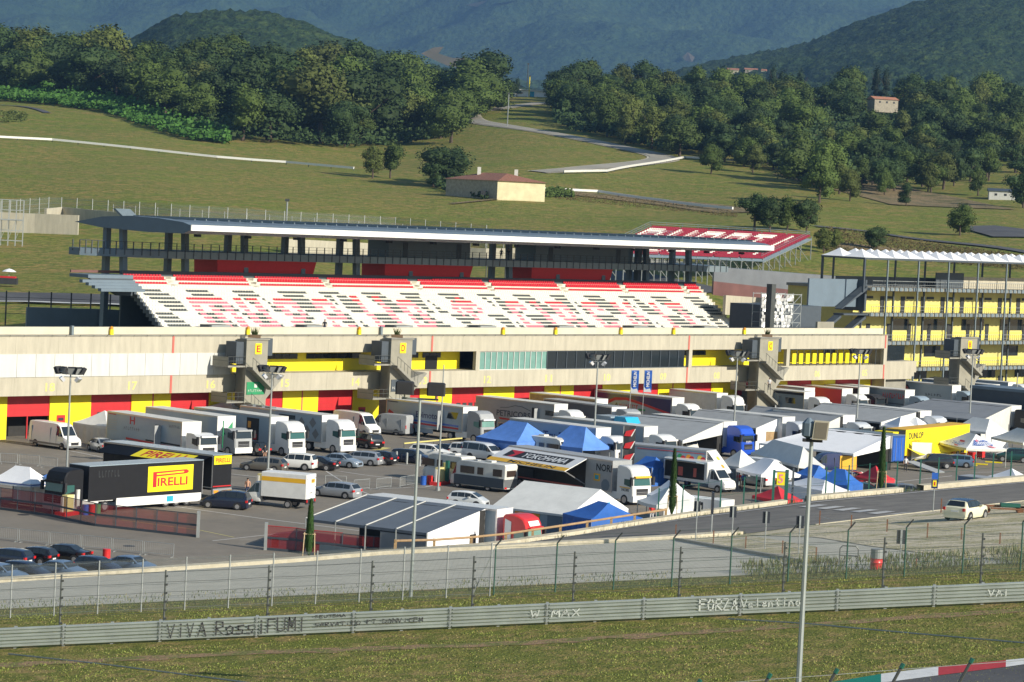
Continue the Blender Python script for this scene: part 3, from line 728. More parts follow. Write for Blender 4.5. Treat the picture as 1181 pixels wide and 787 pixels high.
# ================================================================== GALLERY BUILDING (right)
m_('yellow_sunlit', (.76,.66,.12), .6, var=.08); OFB = 15.
gb = thing('gallery_building', 'three storey yellow building with open railed galleries under a white peaked canopy', 'building', W(198.3, -30, -1.5), ANG_D); gb.scale = (1.055,)*3
L = 75.; FL = [(0,4.9),(4.9,9.2),(9.2,13.8),(13.8,17.9)]
mb = MB(); mb.box(0,L,3.0,3.3,0,17.3,'yellow_pale'); mb.box(0,.3,3.3,16,0,17.3,'yellow_pale'); mb.box(.3,L,3.3,16,17.0,17.34,'concrete_dark'); part(mb, 'wall', gb)
mb = MB(); mb.box(0,L,2.96,3.0,13.9,15.0,'yellow_sunlit'); mb.box(0,L,2.96,3.0,9.4,10.6,'yellow_sunlit'); mb.box(0,L,2.96,3.0,5.2,6.4,'yellow_sunlit'); mb.box(0,L,2.96,3.0,0.2,1.7,'yellow'); part(mb, 'sunlit_wall_band', gb)  # brighter yellow bands paint the sunlight on each storey's lower wall
for zz in (5.0, 9.2, 13.7, 17.7):
    mb = MB(); back = 16 if zz > 17 else 3.0
    mb.box(-.5,L,-.6,back-.01,zz-.42,zz,'concrete_dark'); k = -.4
    while k < L: mb.box(k,k+.75,-.75,-.6,zz-.42,zz+.12,'slate_light'); k += 1.25
    part(mb, 'gallery_floor', gb)
mb = MB()
for zz in (5.0, 9.2, 13.7, 17.7):
    k = 0
    while k < L: mb.box(k-.02,k+.02,-.55,-.51,zz,zz+1.15,'pole_dark'); k += .62
    mb.box(0,L,-.56,-.5,zz+1.1,zz+1.18,'pole'); mb.box(0,L,-.545,-.515,zz+.55,zz+.6,'pole')
part(mb, 'railing', gb)
mb = MB(); k = 3
while k < L: mb.box(k-.11,k+.11,-1.2,-.98,0,22.4,'slate_light'); mb.box(k-3.2,k-2.95,1.2,1.45,0,17.3,'slate_dark'); k += 8.4
part(mb, 'column', gb)
mb = MB()
for a, b in ((( .2,-1.1,5.2),(3,-1.1,9.0)),((3,-1.1,5.2),(.2,-1.1,9.0)),((.2,-1.1,.5),(3,-1.1,4.8)),((3,-1.1,.5),(.2,-1.1,4.8))): mb.bar(a,b,.2,.2,'slate_dark')
part(mb, 'cross_brace', gb)
mb = MB(); 
for i in range(12):
    x = 1.5+i*5.6; mb.box(x,x+1.1,2.88,2.96,13.7,16.3,'dark'); mb.box(x+1.6,x+3.6,2.9,2.96,15.9,16.3,'dark'); mb.box(x+2.2,x+3.2,2.88,2.96,9.2,11.9,'dark'); part(mb, 'door', gb); mb = MB()
mb = MB()
for x, b in ((9.5,16.5),(18,27),(29.5,38),(41,50),(53,62),(64,73)): mb.box(x+.8,b-1.2,2.88,2.96,10.9,12.7,'glass'); mb.box(x+2,b-2.5,2.88,2.96,6.6,8.3,'glass')
for x in (16,26,36,47,58): mb.box(x,x+5,2.88,2.96,3.0,4.3,'glass'); mb.box(x+6,x+7.5,2.88,2.96,0,3.2,'dark')
part(mb, 'window', gb)
mb = MB(); mb.box(2,L,8,8.2,17.7,19.2,'slate_dark'); mb.box(26,34,5.5,5.7,17.7,20.2,'slate_dark'); mb.box(34,L,5.5,5.7,17.7,19.6,'concrete'); part(mb, 'terrace_wall', gb)
mb = MB(); mb.box(-.5,.0,.5,6,14.0,18.9,'slate_dark'); mb.box(-13,-.5,2,2.3,14.6,18.9,'slate'); part(mb, 'end_screen', gb)
# canopy of white pyramids
mb = MB(); nxp = 20
for i in range(nxp):
    for j in range(2):
        x0, x1 = -3.4+i*4.06, -3.4+(i+1)*4.06; y0, y1 = -1.2+j*4.2, -1.2+(j+1)*4.2; zc = 22.45; cx, cy = (x0+x1)/2, (y0+y1)/2
        K = 4
        def ring(k):
            s = 1-k/K; h = 1.3*(k/K)**1.2; z = zc+h
            return [(cx+(x-cx)*s, cy+(y-cy)*s, z) for x, y in ((x0,y0),(x1,y0),(x1,y1),(x0,y1))]
        mb.loft([ring(k) for k in range(K)]+[[(cx,cy,zc+1.3)]*4], 'canvas_white')
part(mb, 'canopy', gb, smooth=30)
mb = MB(); mb.box(-3.4,L,-1.25,-1.1,22.15,22.43,'slate_dark'); mb.box(-3.4,-3.2,-1.2,7.2,22.15,22.43,'slate_dark'); mb.box(-3.3,-3.0,6.9,7.2,15,22.2,'slate_dark'); mb.box(-3.3,-3.0,-1.2,-.9,17,22.2,'slate_dark')
for i in range(9): mb.box(8.4*i,8.4*i+.25,7.2,7.45,17.7,22.3,'slate_dark'); 
part(mb, 'canopy_frame', gb)
mb = MB()
for i, z in ((0, 13.7), (1, 9.2)):
    mb.box(-7,-.5,-.4,1.6,z-.3,z-.05,'slate_dark'); mb.prism([(-7,0,z-.3),(-7,0,z-.7),(-13,0,z-3.9),(-13,0,z-3.4)],(0,1.4,0),'slate_dark')
    mb.prism([(-7,0,z+.6),(-7,0,z+.7),(-.5,0,z+4.2),(-.5,0,z+3.7)],(0,1.4,0),'slate_dark')
part(mb, 'outside_stair', gb)
# dark block left of it with slate walls
o = thing('plant_block', 'dark slate service block with steel gantries left of the gallery building', 'building', W(163,-17), ANG_D)
mb = MB(); mb.box(0,13,6,14,0,14.4,'slate_dark'); mb.box(-6,14,-1,5,9.4,11.2,'slate_dark'); mb.box(-9,-8,-1,0,4,18.0,'pole_dark'); mb.box(2.2,6.4,-1.5,-1.1,9.2,12.4,'tower'); part(mb, 'wall', o)
o = thing('scaffold_tower', 'steel scaffold tower half wrapped in silver sheeting', 'scaffold', W(165,-22), ANG_D)
mb = MB()
for i in range(5):
    for j in range(3): mb.tube((-5+i*2,-1+j*1.6,8),(-5+i*2,-1+j*1.6,16.4),.07,'galv',4)
for k in range(6):
    z = 9+k*1.45
    for j in range(3): mb.tube((-5,-1+j*1.6,z),(3,-1+j*1.6,z),.06,'galv',4)
    for i in range(4): mb.tube((-5+i*2,-1,z),(-3+i*2,-1,z+1.45 if k<5 else z),.05,'galv',4)
part(mb, 'poles', o)
mb = MB(); r = random.Random(2)
for i in range(14):
    for k in range(12):
        if r.random() < .80: 
            x, z = -7+i*.55, 10+k*.52; mb.poly([(x,-1.2+r.uniform(-.15,.15),z),(x+.52,-1.2+r.uniform(-.15,.15),z),(x+.52,-1.2+r.uniform(-.15,.15),z+.5),(x,-1.2+r.uniform(-.15,.15),z+.5)],'silver_sheet')
m_('silver_sheet', (.6,.6,.58), .35, .2, var=.3, scale=2)
part(mb, 'sheeting', o)
# ================================================================== MAIN GRANDSTAND
GO = 61.0   # along; local x along, +y backwards (away from the pits)
gs = thing('grandstand', 'large covered grandstand with white, pink and dark seats under a long grey roof', 'grandstand', W(GO, 0, 0), ANG_D)
GL = 123.0; O0, ZB = 46.4, 9.55; TR, RI = .655, .487     # first visible row (r10) offset and seat height
rowsW = 14
PXR = {1:'K172-337 K503-657 K812-962 K1118-1318|K285-428 K567-700 K833-968 K1103-1240|K235-365 K488-607 K728-843 K968-1080|K138-250 K363-467 K582-688',
2:'K215-380 K545-698 K850-1002 K1158-1300|K322-365 K405-467 R498-543 K603-645 R645-692 K692-737 K870-970 K1140-1205|R85-115 K115-143 K275-313 K348-400 K525-640 K765-850 K1005-1115|K172-207 K237-285 K398-503 K630-725',
3:'K260-422 R503-740 R825-875 K893-920 R920-985 K1030-1045 R1098-1215|K92-213 R235-342 K365-388 K430-505 R520-567 K642-672 R672-715 K715-775 R808-912 K912-993 K1030-1045|R57-75 K75-100 R100-195 K313-335 K370-425 R425-518 K562-603 R603-640 K640-678 R708-815 K815-870 K910-918 R948-1045 K1045-1150|R85-130 R168-205 K205-228 K262-320 R348-382 K433-460 R460-562 K652-758',
4:'K303-462 R525-778 R850-895 K935-965 R965-1010 K1055-1085 R1105-1310|K130-237 R237-382 K400-413 K455-545 R545-588 K683-698 R698-742 K742-818 R818-950 K950-1015 K1055-1083|R65-235 K348-358 K395-435 R435-555 K600-628 R628-665 K665-715 R735-850 K850-897 K932-957 R957-1065|K10-110 R110-150 R193-228 K243-255 K283-355 R372-408 R472-582 K688-793',
5:'K345-488 R550-598 R655-700 K700-755 R755-800 K805-820 R870-920 R975-1020 K1020-1033 K1078-1125 R1125-1165|R0-55 R105-153 K153-265 R265-308 R360-405 K475-570 R570-610 R722-765 K765-840 R840-880 R930-970 K988-1040 K1080-1120|R73-115 R132-210 R235-270 K418-460 R460-500 R540-578 K638-650 R650-688 K688-760 R760-795 R835-872 K872-920 K955-983 R983-1018 R1062-1100|K50-135 R135-173 R215-253 K308-390 R390-428 K505-540 R540-575 K575-607 K725-830',
6:'K387-510 R572-622 R678-725 K725-775 R775-830 K830-858 R900-945 R1000-1045 K1045-1058 K1100-1150 R1150-1200|R30-75 R132-172 K192-290 R290-330 R385-428 K500-590 R590-632 R745-788 K788-865 R865-905 R952-990 K1025-1065 K1103-1160|R113-140 R168-215 K215-240 R250-280 K440-485 R485-522 K522-548 R675-712 K712-780 R780-813 R860-895 K912-942 K978-1005 R1005-1043|K87-160 R160-197 R238-273 K330-415 R415-450 K540-565 R565-605 K605-642 K760-865',
7:'K300-410 K580-600 R600-645 K645-700 R700-752 R803-855 K888-920 R920-970 K970-1025 R1025-1072|R55-105 K105-155 R155-200 K200-215 R310-360 K360-408 R408-458 K458-485 R618-663 K663-765 R765-808 R888-930 K930-980 R980-1025 K1025-1045|K63-145 R145-160 K160-185 R205-230 R278-290 K320-425 R508-543 K575-690 R690-733 R803-835 R880-920 R1030-1068|K0-107 R190-225 K225-265 R265-322 R442-478 K478-560 R588-620 K672-712 K745-778',
8:'K322-450 R618-672 K672-722 R722-775 R827-880 K930-950 R950-1000 K1000-1045 R1045-1095|R110-195 K195-253 R338-480 K480-507 R642-685 K685-790 R790-832 R912-955 K955-1000 R1000-1045 K1045-1083|K103-230 R230-255 K360-450 R530-568 K612-718 R718-755 R828-925 K925-965 R1053-1090|R0-25 K25-140 R208-240 K258-282 R282-320 K320-343 R465-498 K498-592 R610-640 K705-735 K770-815',
9:'K348-492 R645-695 K695-750 R750-798 K798-812 R850-900 R970-1018 K1018-1068 R1068-1118|R102-185 K185-230 R370-400 K440-530 K573-583 R665-707 K725-818 R818-860 R935-975 K992-1035 R1035-1080 K1080-1122|K140-205 K398-475 K510-522 R555-592 R637-672 K672-743 R743-780 R850-885 K885-930 R930-970 K970-1002|R15-55 K68-92 R92-128 R237-270 K298-312 R312-345 K345-368 K398-410 R488-520 K520-630 R630-665 K740-757 K795-850',
10:'K372-535 R668-722 K722-775 R775-820 K820-858 R872-928 R993-1140 K1140-1158|R112-192 K192-300 R385-428 R480-530 K530-555 K593-625 R687-735 K765-843 R843-885 K885-895 R960-1088 K1088-1180|K178-350 K432-500 K535-562 R578-697 K697-768 R768-803 R872-908 K922-950 R950-985 K985-1040|R38-150 R255-340 K340-385 K425-448 R510-548 K560-660 R660-690 K778-788 K812-885'}
YR = {1:275,2:302,3:327,4:352,5:380,6:405,7:430,8:455,9:480,10:506}
runs = {}
for r, s in PXR.items():
    L_ = []
    for tile, base in zip(s.split('|'), (130, 320, 510, 690)):
        for tok in tile.split():
            a, b = tok[1:].split('-')
            off = O0+(10-r)*TR
            ta = FPL(base+float(a)/5.905, 290+YR[r]/5.905+(base-130)*.011, off)[0]-GO; tb = FPL(base+float(b)/5.905, 290+YR[r]/5.905+(base-130)*.011, off)[0]-GO
            L_.append((ta, tb, tok[0]))
    runs[r] = L_
def seatgeo(mb, x, y, z, mt, dy=0):
    if mt == 'seat_red' and z > 15.2: mb.box(x-.2,x+.2,y+.1,y+.17,z-.03,z+.44,mt); mb.box(x-.2,x+.2,y-.22,y+.1,z-.04,z+.10,mt); return
    mb.box(x-.20,x+.20,y-.22,y+.14,z-.04,z+.03,mt); mb.add([(x-.2,y+.10,z-.04),(x+.2,y+.10,z-.04),(x+.2,y+.17,z-.04),(x-.2,y+.17,z-.04),(x-.17,y+.15,z+.25),(x+.17,y+.15,z+.25),(x+.17,y+.21,z+.25),(x-.17,y+.21,z+.25)],[[4,5,6,7],[0,1,5,4],[1,2,6,5],[2,3,7,6],[3,0,4,7]],mt)
m_('seat_step', (.62,.60,.52), .7, var=.1, scale=1)
steps = MB(); big = MB(); bigr = MB(); indiv = []
ntot = 16
aisles = [11.2+i*17.2 for i in range(7)]
aisles = []
for u in (188,283,369,472,556,641,711,782): aisles.append(FPL(u, 320+(u-188)*.02, 55)[0]-GO)
for r in range(14, -4, -1):      # 14 = lowest (hidden), 10..0 white, -1..-3 red
    y = O0+(10-r)*TR; z = ZB+(10-r)*RI
    steps.box(0,GL,y-.35,y+TR-.35+.02,z-.9,z-.04,'seat_step')
    pitch = .50 if r >= 0 else .52; x = .3
    while x < GL-.2:
        c = 'seat_white' if r >= 0 else 'seat_red'
        if r >= 1 and r <= 10:
            for a, b, k in runs[r]:
                if a <= x < b: c = 'seat_dark' if k == 'K' else ('seat_pink' if r > 3 else 'seat_red')
        if r < 0 and any(a-.1+(-r-1)*-.0 < x < a+1.6 for a in aisles): x += pitch; continue
        if r == -3 and len(indiv) < 100: indiv.append((x, y, z, c))
        elif r < 0: seatgeo(bigr, x, y, z, c)
        else: seatgeo(big, x, y, z, c)
        x += pitch
part(steps, 'terrace_steps', gs)
sp0 = None
for x, y, z, c in indiv:
    if sp0 is None:
        q = MB(); seatgeo(q, 0, 0, 0, c); sp0 = q.build('seat', gs); sp0.location = (x, y, z)
    else:
        s = sp0.copy(); C.objects.link(s); s.location = (x, y, z); s.parent = gs
part(big, 'seat_rows', gs, 'white, pink and dark plastic seats in stepped rows', kind='stuff'); part(bigr, 'seat_rows', gs, 'red plastic seats of the upper rows', kind='stuff')
# stepped end wall
mb = MB()
for r in range(14, -4, -1):
    y = O0+(10-r)*TR; z = ZB+(10-r)*RI
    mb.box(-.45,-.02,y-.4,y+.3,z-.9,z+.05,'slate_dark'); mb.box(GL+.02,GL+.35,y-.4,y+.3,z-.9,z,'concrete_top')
part(mb, 'stepped_edge', gs)
ytop = O0+13*TR+.3; ztop = ZB+13*RI
mb = MB(); mb.box(0,GL,ytop,ytop+.25,4,ztop+.7,'slate_dark'); mb.box(0,GL,O0-2.8,ytop,4,6.6,'slate_dark'); part(mb, 'back_wall', gs)
mb = MB(); mb.box(-8.2,-.5,ytop-3,ytop+1,ztop-.3,ztop+.15,'slate'); 
for k in range(4): mb.box(-9.5+k*.5,-.5,ytop-3.5-k*.7,ytop-2.8-k*.7,ztop-.9-k*.35,ztop-.5-k*.35,'slate')
mb.prism([(-8,ytop-3,ztop-.3),(-3,ytop-3,ztop-2.6),(-.5,ytop-3,ztop-2.6),(-.5,ytop-3,ztop-.3)],(0,.6,0),'slate_dark'); mb.box(-7,9,ytop+2.2,ytop+2.4,ztop+.2,ztop+.55,'bridge_red')
part(mb, 'side_platform', gs)
# raised aisle flights through the red rows
mb = MB()
for a in aisles:
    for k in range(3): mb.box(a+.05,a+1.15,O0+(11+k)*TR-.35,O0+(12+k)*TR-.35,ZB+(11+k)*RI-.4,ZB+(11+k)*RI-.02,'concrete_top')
part(mb, 'aisle_steps', gs)
mb = MB()
for k in range(7):
    x = 6+k*17.5; mb.box(x-.2,x+3.6,O0-2.9,O0-1.0,8.3,9.9,'slate_dark'); mb.box(x,x+3.4,O0-3.2,O0-2.8,9.6,9.9,'galv'); part(mb, 'vomitory', gs); mb = MB()
# deck with railing, columns, red boxes, upper boxes, roof
DZ = 18.95; YD0, YD1 = 54.2, 62.5
mb = MB(); 
mb.prism([(-3.5,YD0+6,DZ-.6),(-3.5,YD1,DZ-.6),(GL+7,YD1,DZ-.6),(GL+7,YD0,DZ-.6),(7,YD0,DZ-.6),(0,YD0+2.5,DZ-.6)],(0,0,1.0),'slate'); part(mb, 'deck', gs)
mb = MB(); mb.box(7,GL+7,YD0-.06,YD0-.0,DZ-.6,DZ+.40,'slate_light'); k = 7
while k < GL+7: mb.box(k-.06,k+.06,YD0-.14,YD0-.06,DZ-.55,DZ+1.5,'slate_dark'); k += 1.55
for h in (.75,1.1,1.5): mb.box(7,GL+7,YD0-.1,YD0-.06,DZ+h-.02,DZ+h+.02,'slate_dark')
for p, q in ((Vector((-3.5,YD0+6,DZ)), Vector((0,YD0+2.5,DZ))), (Vector((0,YD0+2.5,DZ)), Vector((7,YD0,DZ)))):
    for k in range(6): a = p.lerp(q, k/6); mb.box(a.x-.06,a.x+.06,a.y-.06,a.y+.06,DZ-.3,DZ+1.5,'slate_dark')
    mb.tube(p+Vector((0,0,1.5)),q+Vector((0,0,1.5)),.05,'slate_dark',4)
k = YD0+6
while k < YD1: mb.box(-3.56,-3.44,k-.06,k+.06,DZ,DZ+1.5,'slate_dark'); k += 1.5
part(mb, 'railing', gs)
mb = MB()
colx = [1.8+i*11.05 for i in range(12)]; 
for x in colx:
    mb.bar((x,61.0,3),(x,61.0,DZ+3.6),.8,.8,'slate'); mb.bar((x,56.2,3),(x,57.6,DZ+3.6),.8,.8,'slate'); part(mb, 'column', gs); mb = MB()
mb.bar((GL-12,58,DZ-6),(GL-12,58,DZ+3),.9,.9,'slate_dark')
part(mb, 'column', gs)
mb = MB()
for a, b in ((16.8,34.7),(49.9,67.7),(82.3,100.6)):
    mb.prism([(a+2.2,57.3,14.9),(b+2.2,57.3,14.9),(b+2.6,56.6,DZ-.6),(a+1.4,56.6,DZ-.6)],(0,5,0),'red_box'); part(mb, 'red_box', gs); mb = MB()
mb = MB()
for a, b in ((46.3,63.9),(78.9,101.3)): mb.box(a+6,b+6,57.0,61.5,DZ+.4,DZ+3.6,'slate'); mb.box(a+9,a+10,56.94,57,DZ+.4,DZ+2.6,'slate_dark'); mb.box(b+3,b+4,56.94,57,DZ+.4,DZ+2.6,'slate_dark')
part(mb, 'upper_cabin', gs)
# roof: back-left tip rises to the middle then falls to the white front edge
prof = [(41.4,22.62),(41.4,23.25),(43,23.62),(48,23.95),(54,24.05),(60,23.7),(66,22.75),(60,22.2),(50,22.0),(43,22.1)]
mb = MB(); xs = [0, GL+2.5]
mb.loft([[(x, y, z) for y, z in prof] for x in xs], 'slate'); mb.poly([(0,y,z) for y, z in prof], 'slate'); mb.poly([(GL+2.5,y,z) for y, z in prof], 'slate_light')
part(mb, 'roof', gs)
mb = MB(); mb.box(-.05,GL+2.6,41.2,41.4,22.55,23.32,'paint_white'); mb.box(GL+2.5,GL+2.62,41.3,44,22.55,23.3,'paint_white'); part(mb, 'roof_edge', gs)
mb = MB(); k = 2
while k < GL: mb.box(k,k+.12,43,58,23.9,24.12,'slate_light') if int(k)%2 == 0 else None; k += 1
mb.prism([(0,55.5,23.9),(2.6,55.5,23.9),(2.6,57.2,24.9),(0,57.2,24.9)],(0,.6,0),'slate_light'); part(mb, 'roof_rib', gs)
mb = MB()
for k in range(14): mb.box(3+k*9,3.7+k*9,43.5,44.2,21.7,22.05,'black')
part(mb, 'roof_lamp', gs)
# ================================================================== SECOND GRANDSTAND with white lettering
BITS = {'D':['11110','10001','10001','10001','10001','10001','11110'],'U':['10001','10001','10001','10001','10001','10001','11111'],'C':['11111','10001','10000','10000','10000','10001','11111'],
 'A':['11111','10001','10001','11111','10001','10001','10001'],'T':['11111','00100','00100','00100','00100','00100','00100'],'I':['00100','00100','00100','00100','00100','00100','00100']}
q0, q1 = PY(752,262.5,565), PY(936,273,640); q2, q3 = PY(690,292,537), PY(880,299,600)   # top-left, top-right, bottom-left, bottom-right
ex = (q1-q0); ex.z = 0; Ls = ex.length; ang = math.atan2(ex.y, ex.x)
s2 = thing('tubular_grandstand', 'open scaffold grandstand with red seats and white seat lettering beyond the long roof', 'grandstand', (q0.x,q0.y,q0.z), ang)
ix = Matrix.Rotation(-ang, 4, 'Z')
l2, l3 = ix@(q2-q0), ix@(q3-q0); nr = 22
mb = MB(); sg = MB(); ind = 0; ncol = 96; word = 'DUCATI'
for r in range(nr):
    f = (r+.5)/nr; a = Vector((0,0,0)).lerp(l2, f); b = Vector((Ls,0,q1.z-q0.z)).lerp(l3, f)
    for c in range(ncol):
        g = (c+.5)/ncol; p = a.lerp(b, g); mt = 'seat_red'
        cell = g*6.05; li = int(cell); cc = (cell-li)*1.42-.18
        if li < 6 and 0 <= cc < 1 and 2 <= r < 20:
            if BITS[word[li]][min(6, int((r-2)/18*7))][min(4, int(cc*5))] == '1': mt = 'seat_white'
        if c % 16 == 0: continue
        w2 = Ls/ncol*.42; mt = 'crimson' if mt == 'seat_red' else mt
        if ind < 100 and r > 4 and c > 40:
            k = MB(); k.box(-w2,w2,-.25,.2,0,.08,mt); k.box(-w2,w2,.15,.22,.08,.5,mt); o = k.build('seat', s2); o.location = p; ind += 1
        else: sg.box(p.x-w2,p.x+w2,p.y-.1,p.y+.2,p.z,p.z+.08,mt); sg.box(p.x-w2,p.x+w2,p.y+.15,p.y+.22,p.z+.08,p.z+.5,mt)
    mb.bar(a+Vector((0,.1,-.5)), b+Vector((0,.1,-.5)), .9, .3, 'slate')
part(mb, 'terrace', s2); part(sg, 'seat_rows', s2, 'red and white plastic seats', kind='stuff')
mb = MB()
for g in [i/14 for i in range(15)]:
    a = Vector((0,0,0)).lerp(Vector((Ls,0,q1.z-q0.z)), g); b = l2.lerp(l3, g)
    mb.bar(a+Vector((0,0,-.7)), b+Vector((0,0,-.7)), .2,.2,'galv')
    for f in (0,.33,.66,1): p = a.lerp(b, f); mb.tube(p, p-Vector((0,0,7)), .12, 'galv', 4); mb.tube(p, a.lerp(b, max(0,f-.33))-Vector((0,0,6)), .08, 'galv', 4)
part(mb, 'scaffolding', s2)
mb = MB(); 
for P_, Q_ in ((Vector((0,0,0)), l2), (Vector((Ls,0,q1.z-q0.z)), l3), (Vector((0,0,0)), Vector((Ls,0,q1.z-q0.z)))):
    for h in (.3,.7,1.1): mb.tube(P_+Vector((0,.4,h)), Q_+Vector((0,.4,h)), .045, 'slate_light', 4)
    for i in range(12): p = P_.lerp(Q_, i/11)+Vector((0,.4,0)); mb.tube(p, p+Vector((0,0,1.1)), .04, 'slate_light', 4)
part(mb, 'railing', s2)
# ================================================================== bridge, walls, catch fences behind
def wall_px(name, pts, Y, h, th, mt, label, cat='wall'):
    """wall along ground pixels pts (u,v,Y) of height h"""
    mb = MB(); P = [PY(u, v, y) for u, v, y in pts]
    L = []
    for i, p in enumerate(P):
        d = (P[min(i+1,len(P)-1)]-P[max(i-1,0)]); d.z = 0; d.normalize(); n = Vector((-d.y,d.x,0))*th/2
        L.append([tuple(p-n-Vector((0,0,1))), tuple(p-n+Vector((0,0,h))), tuple(p+n+Vector((0,0,h))), tuple(p+n-Vector((0,0,1)))])
    mb.loft(L, mt); mb.poly(L[0], mt); mb.poly(L[-1], mt); return tag(mb.build(name), label, cat)
def GTp(u, v): p = GT(u, v); return (u, v, p.y)
wall_px('concrete_wall', [GTp(-30,266),GTp(40,269),GTp(90,271)], 0, 4.2, .6, 'concrete', 'pale concrete wall across the slope left of the grandstand roof')
wall_px('concrete_wall', [GTp(52,256),GTp(72,254),GTp(150,262)], 0, 3.0, .6, 'concrete', 'upper pale concrete wall behind the grandstand roof tip')
wall_px('concrete_wall', [(30,373,405),(110,375,410),(195,378,420)], 0, 2.3, .5, 'slate', 'low slate blue wall left of the grandstand in the shade')
wall_px('concrete_wall', [GTp(330,292),GTp(450,298),GTp(560,303),GTp(640,302)], 0, 3.0, .6, 'concrete', 'pale concrete wall seen below the long grandstand roof')
wall_px('concrete_wall', [(835,356,470),(900,360,490),(960,362,500)], 0, 2.2, .5, 'concrete', 'pale concrete wall between grandstand and dark service block')
o = thing('footbridge', 'grey enclosed footbridge with dark red underside right of the grandstand', 'bridge', (0,0,0))
A_, B_ = PY(822,330,508), PY(1010,338,545)
mb = MB(); L = []; L2 = []
for i in range(13):
    k = i/12; p = A_.lerp(B_, k); s = math.sin(k*math.pi)*0+1
    zt = lerp(PY(830,308,508).z, PY(1005,322,545).z, k); zb = lerp(PY(822,332,508).z, PY(1005,352,545).z, k)-.4
    L.append([(p.x,p.y-2,zb+1.6),(p.x,p.y-2,zt),(p.x,p.y+2,zt),(p.x,p.y+2,zb+1.6)]); L2.append([(p.x,p.y-2,zb-.8-1.6*k),(p.x,p.y-2,zb+1.6),(p.x,p.y+2,zb+1.6),(p.x,p.y+2,zb-.8)])
mb.loft(L, 'grey_bridge'); mb.poly(L[0], 'grey_bridge'); mb.poly(L[-1], 'grey_bridge'); m_('grey_bridge', (.16,.17,.18), .5, var=.15, scale=.3); m_('bridge_red', (.16,.07,.06), .6, var=.4, scale=.15); part(mb, 'deck', o)
mb = MB(); mb.loft(L2, 'bridge_red'); mb.poly(L2[0], 'bridge_red'); part(mb, 'underside', o)
def post_fence(name, pts, Y, h, step, rpost, label, mesh=None, wires=0, mt='galv', cat='fence', arm=0, group=None, rails=0, pcap=200):
    P = [p if isinstance(p, Vector) else PY(*p) for p in pts]
    o = thing(name, label, cat, tuple(P[0]), 0, group); P = [p-P[0] for p in P]
    segs = []; tot = 0
    for a, b in zip(P, P[1:]): segs.append((tot, (b-a).length, a, b)); tot += (b-a).length
    def at(s):
        for t0, l, a, b in segs:
            if s <= t0+l+1e-6: return a.lerp(b, (s-t0)/l)
        return P[-1]
    n = max(1, int(tot/step)); proto = None; rest = MB()
    mbp = MB(); mbp.tube((0,0,-.3),(0,0,h),rpost,mt,5)
    if arm: mbp.tube((0,0,h),(arm*.75,-.1,h+arm*.8),rpost,mt,5)
    for i in range(n+1):
        p = at(tot*i/n)
        if i >= 100:
            rest.tube(p-Vector((0,0,.3)),p+Vector((0,0,h)),rpost,mt,4)
            if arm: rest.tube(p+Vector((0,0,h)),p+Vector((arm*.75,-.1,h+arm*.8)),rpost,mt,4)
            continue
        if proto is None: proto = mbp.build('post', o); c = proto
        else: c = proto.copy(); C.objects.link(c); c.parent = o
        c.location = p
    if rest.v: part(rest, 'post_row', o, kind='stuff')
    if wires:
        wb = MB()
        for k in range(wires):
            z = h*(k+.6)/wires if wires > 1 else h
            for i in range(n): wb.tube(at(tot*i/n)+Vector((0,0,z)), at(tot*(i+1)/n)+Vector((0,0,z)), max(.012, rpost*.3), mt, 3)
        part(wb, 'wire', o)
    if mesh:
        me = MB()
        for i in range(n):
            a, b = at(tot*i/n), at(tot*(i+1)/n); me.poly([a, b, b+Vector((0,0,h)), a+Vector((0,0,h))], mesh)
        part(me, 'mesh_panel', o)
    return o
m_('catch_mesh', (.16,.17,.16), .8, var=.2, scale=.5, alpha=.22)
post_fence('catch_fence', [GT(0,258),GT(60,253),GT(200,262),GT(330,270),GT(450,276),GT(560,286)], 0, 5.2, 4.2, .09, 'tall pale mesh catch fence running across the slope behind the grandstand', 'catch_mesh', 5)
post_fence('catch_fence', [GT(130,255),GT(300,266),GT(480,279),GT(600,291)], 0, 3.8, 5.2, .08, 'lower second mesh fence just behind the grandstand roof', 'catch_mesh', 4)
post_fence('debris_fence', [(-20,372,405),(60,374,410),(160,377,420),(240,380,432)], 0, 4.6, 3.2, .12, 'dark post fence beside the track left of the grandstand', None, 2, 'pole_dark')
post_fence('debris_fence', [(860,375,520),(950,378,520),(990,379,520)], 0, 4.2, 2.4, .08, 'green grey mesh fence on the grass bank right of the grandstand', 'catch_mesh', 3, 'pole')
post_fence('debris_fence', [(560,330,500),(640,330,510),(700,325,520)], 0, 4.2, 4., .1, 'thin dark fence seen between grandstand seats and deck', None, 2, 'pole_dark')
def guard(name, pts, label, h=.9, mt='paint_white'):
    P = [GT(*p) for p in pts]; o = thing(name, label, 'guard rail', tuple(P[0])); B = P[0]; mb = MB(); pp = MB()
    Q = []
    for a, b in zip(P, P[1:]):
        k = max(1, int((b-a).length/8)); Q += [a.lerp(b, i/k) for i in range(k)]
    Q.append(P[-1]); Q = [Vector((q.x, q.y, TZ(q.x, q.y))) for q in Q]
    for a, b in zip(Q, Q[1:]): mb.bar(a-B+Vector((0,0,h)), b-B+Vector((0,0,h)), .40, .70, mt)
    for q in Q: pp.box(q.x-B.x-.12,q.x-B.x+.12,q.y-B.y+.1,q.y-B.y+.3,q.z-B.z-.3,q.z-B.z+h,'slate_dark')
    part(mb, 'rail', o); part(pp, 'post', o); return o
guard('guard_rail', [(-20,160),(60,164),(150,173),(250,184),(330,190),(408,197)], 'white guard rail crossing the left hillside below the woods')
guard('guard_rail', [(628,221),(690,224),(760,234),(845,244)], 'white guard rail across the slope right of the farmhouse')
guard('guard_rail', [(650,201),(700,200),(790,184),(850,188),(905,192)], 'pale guard rail beside the bend of the hill road', mt='offwhite')
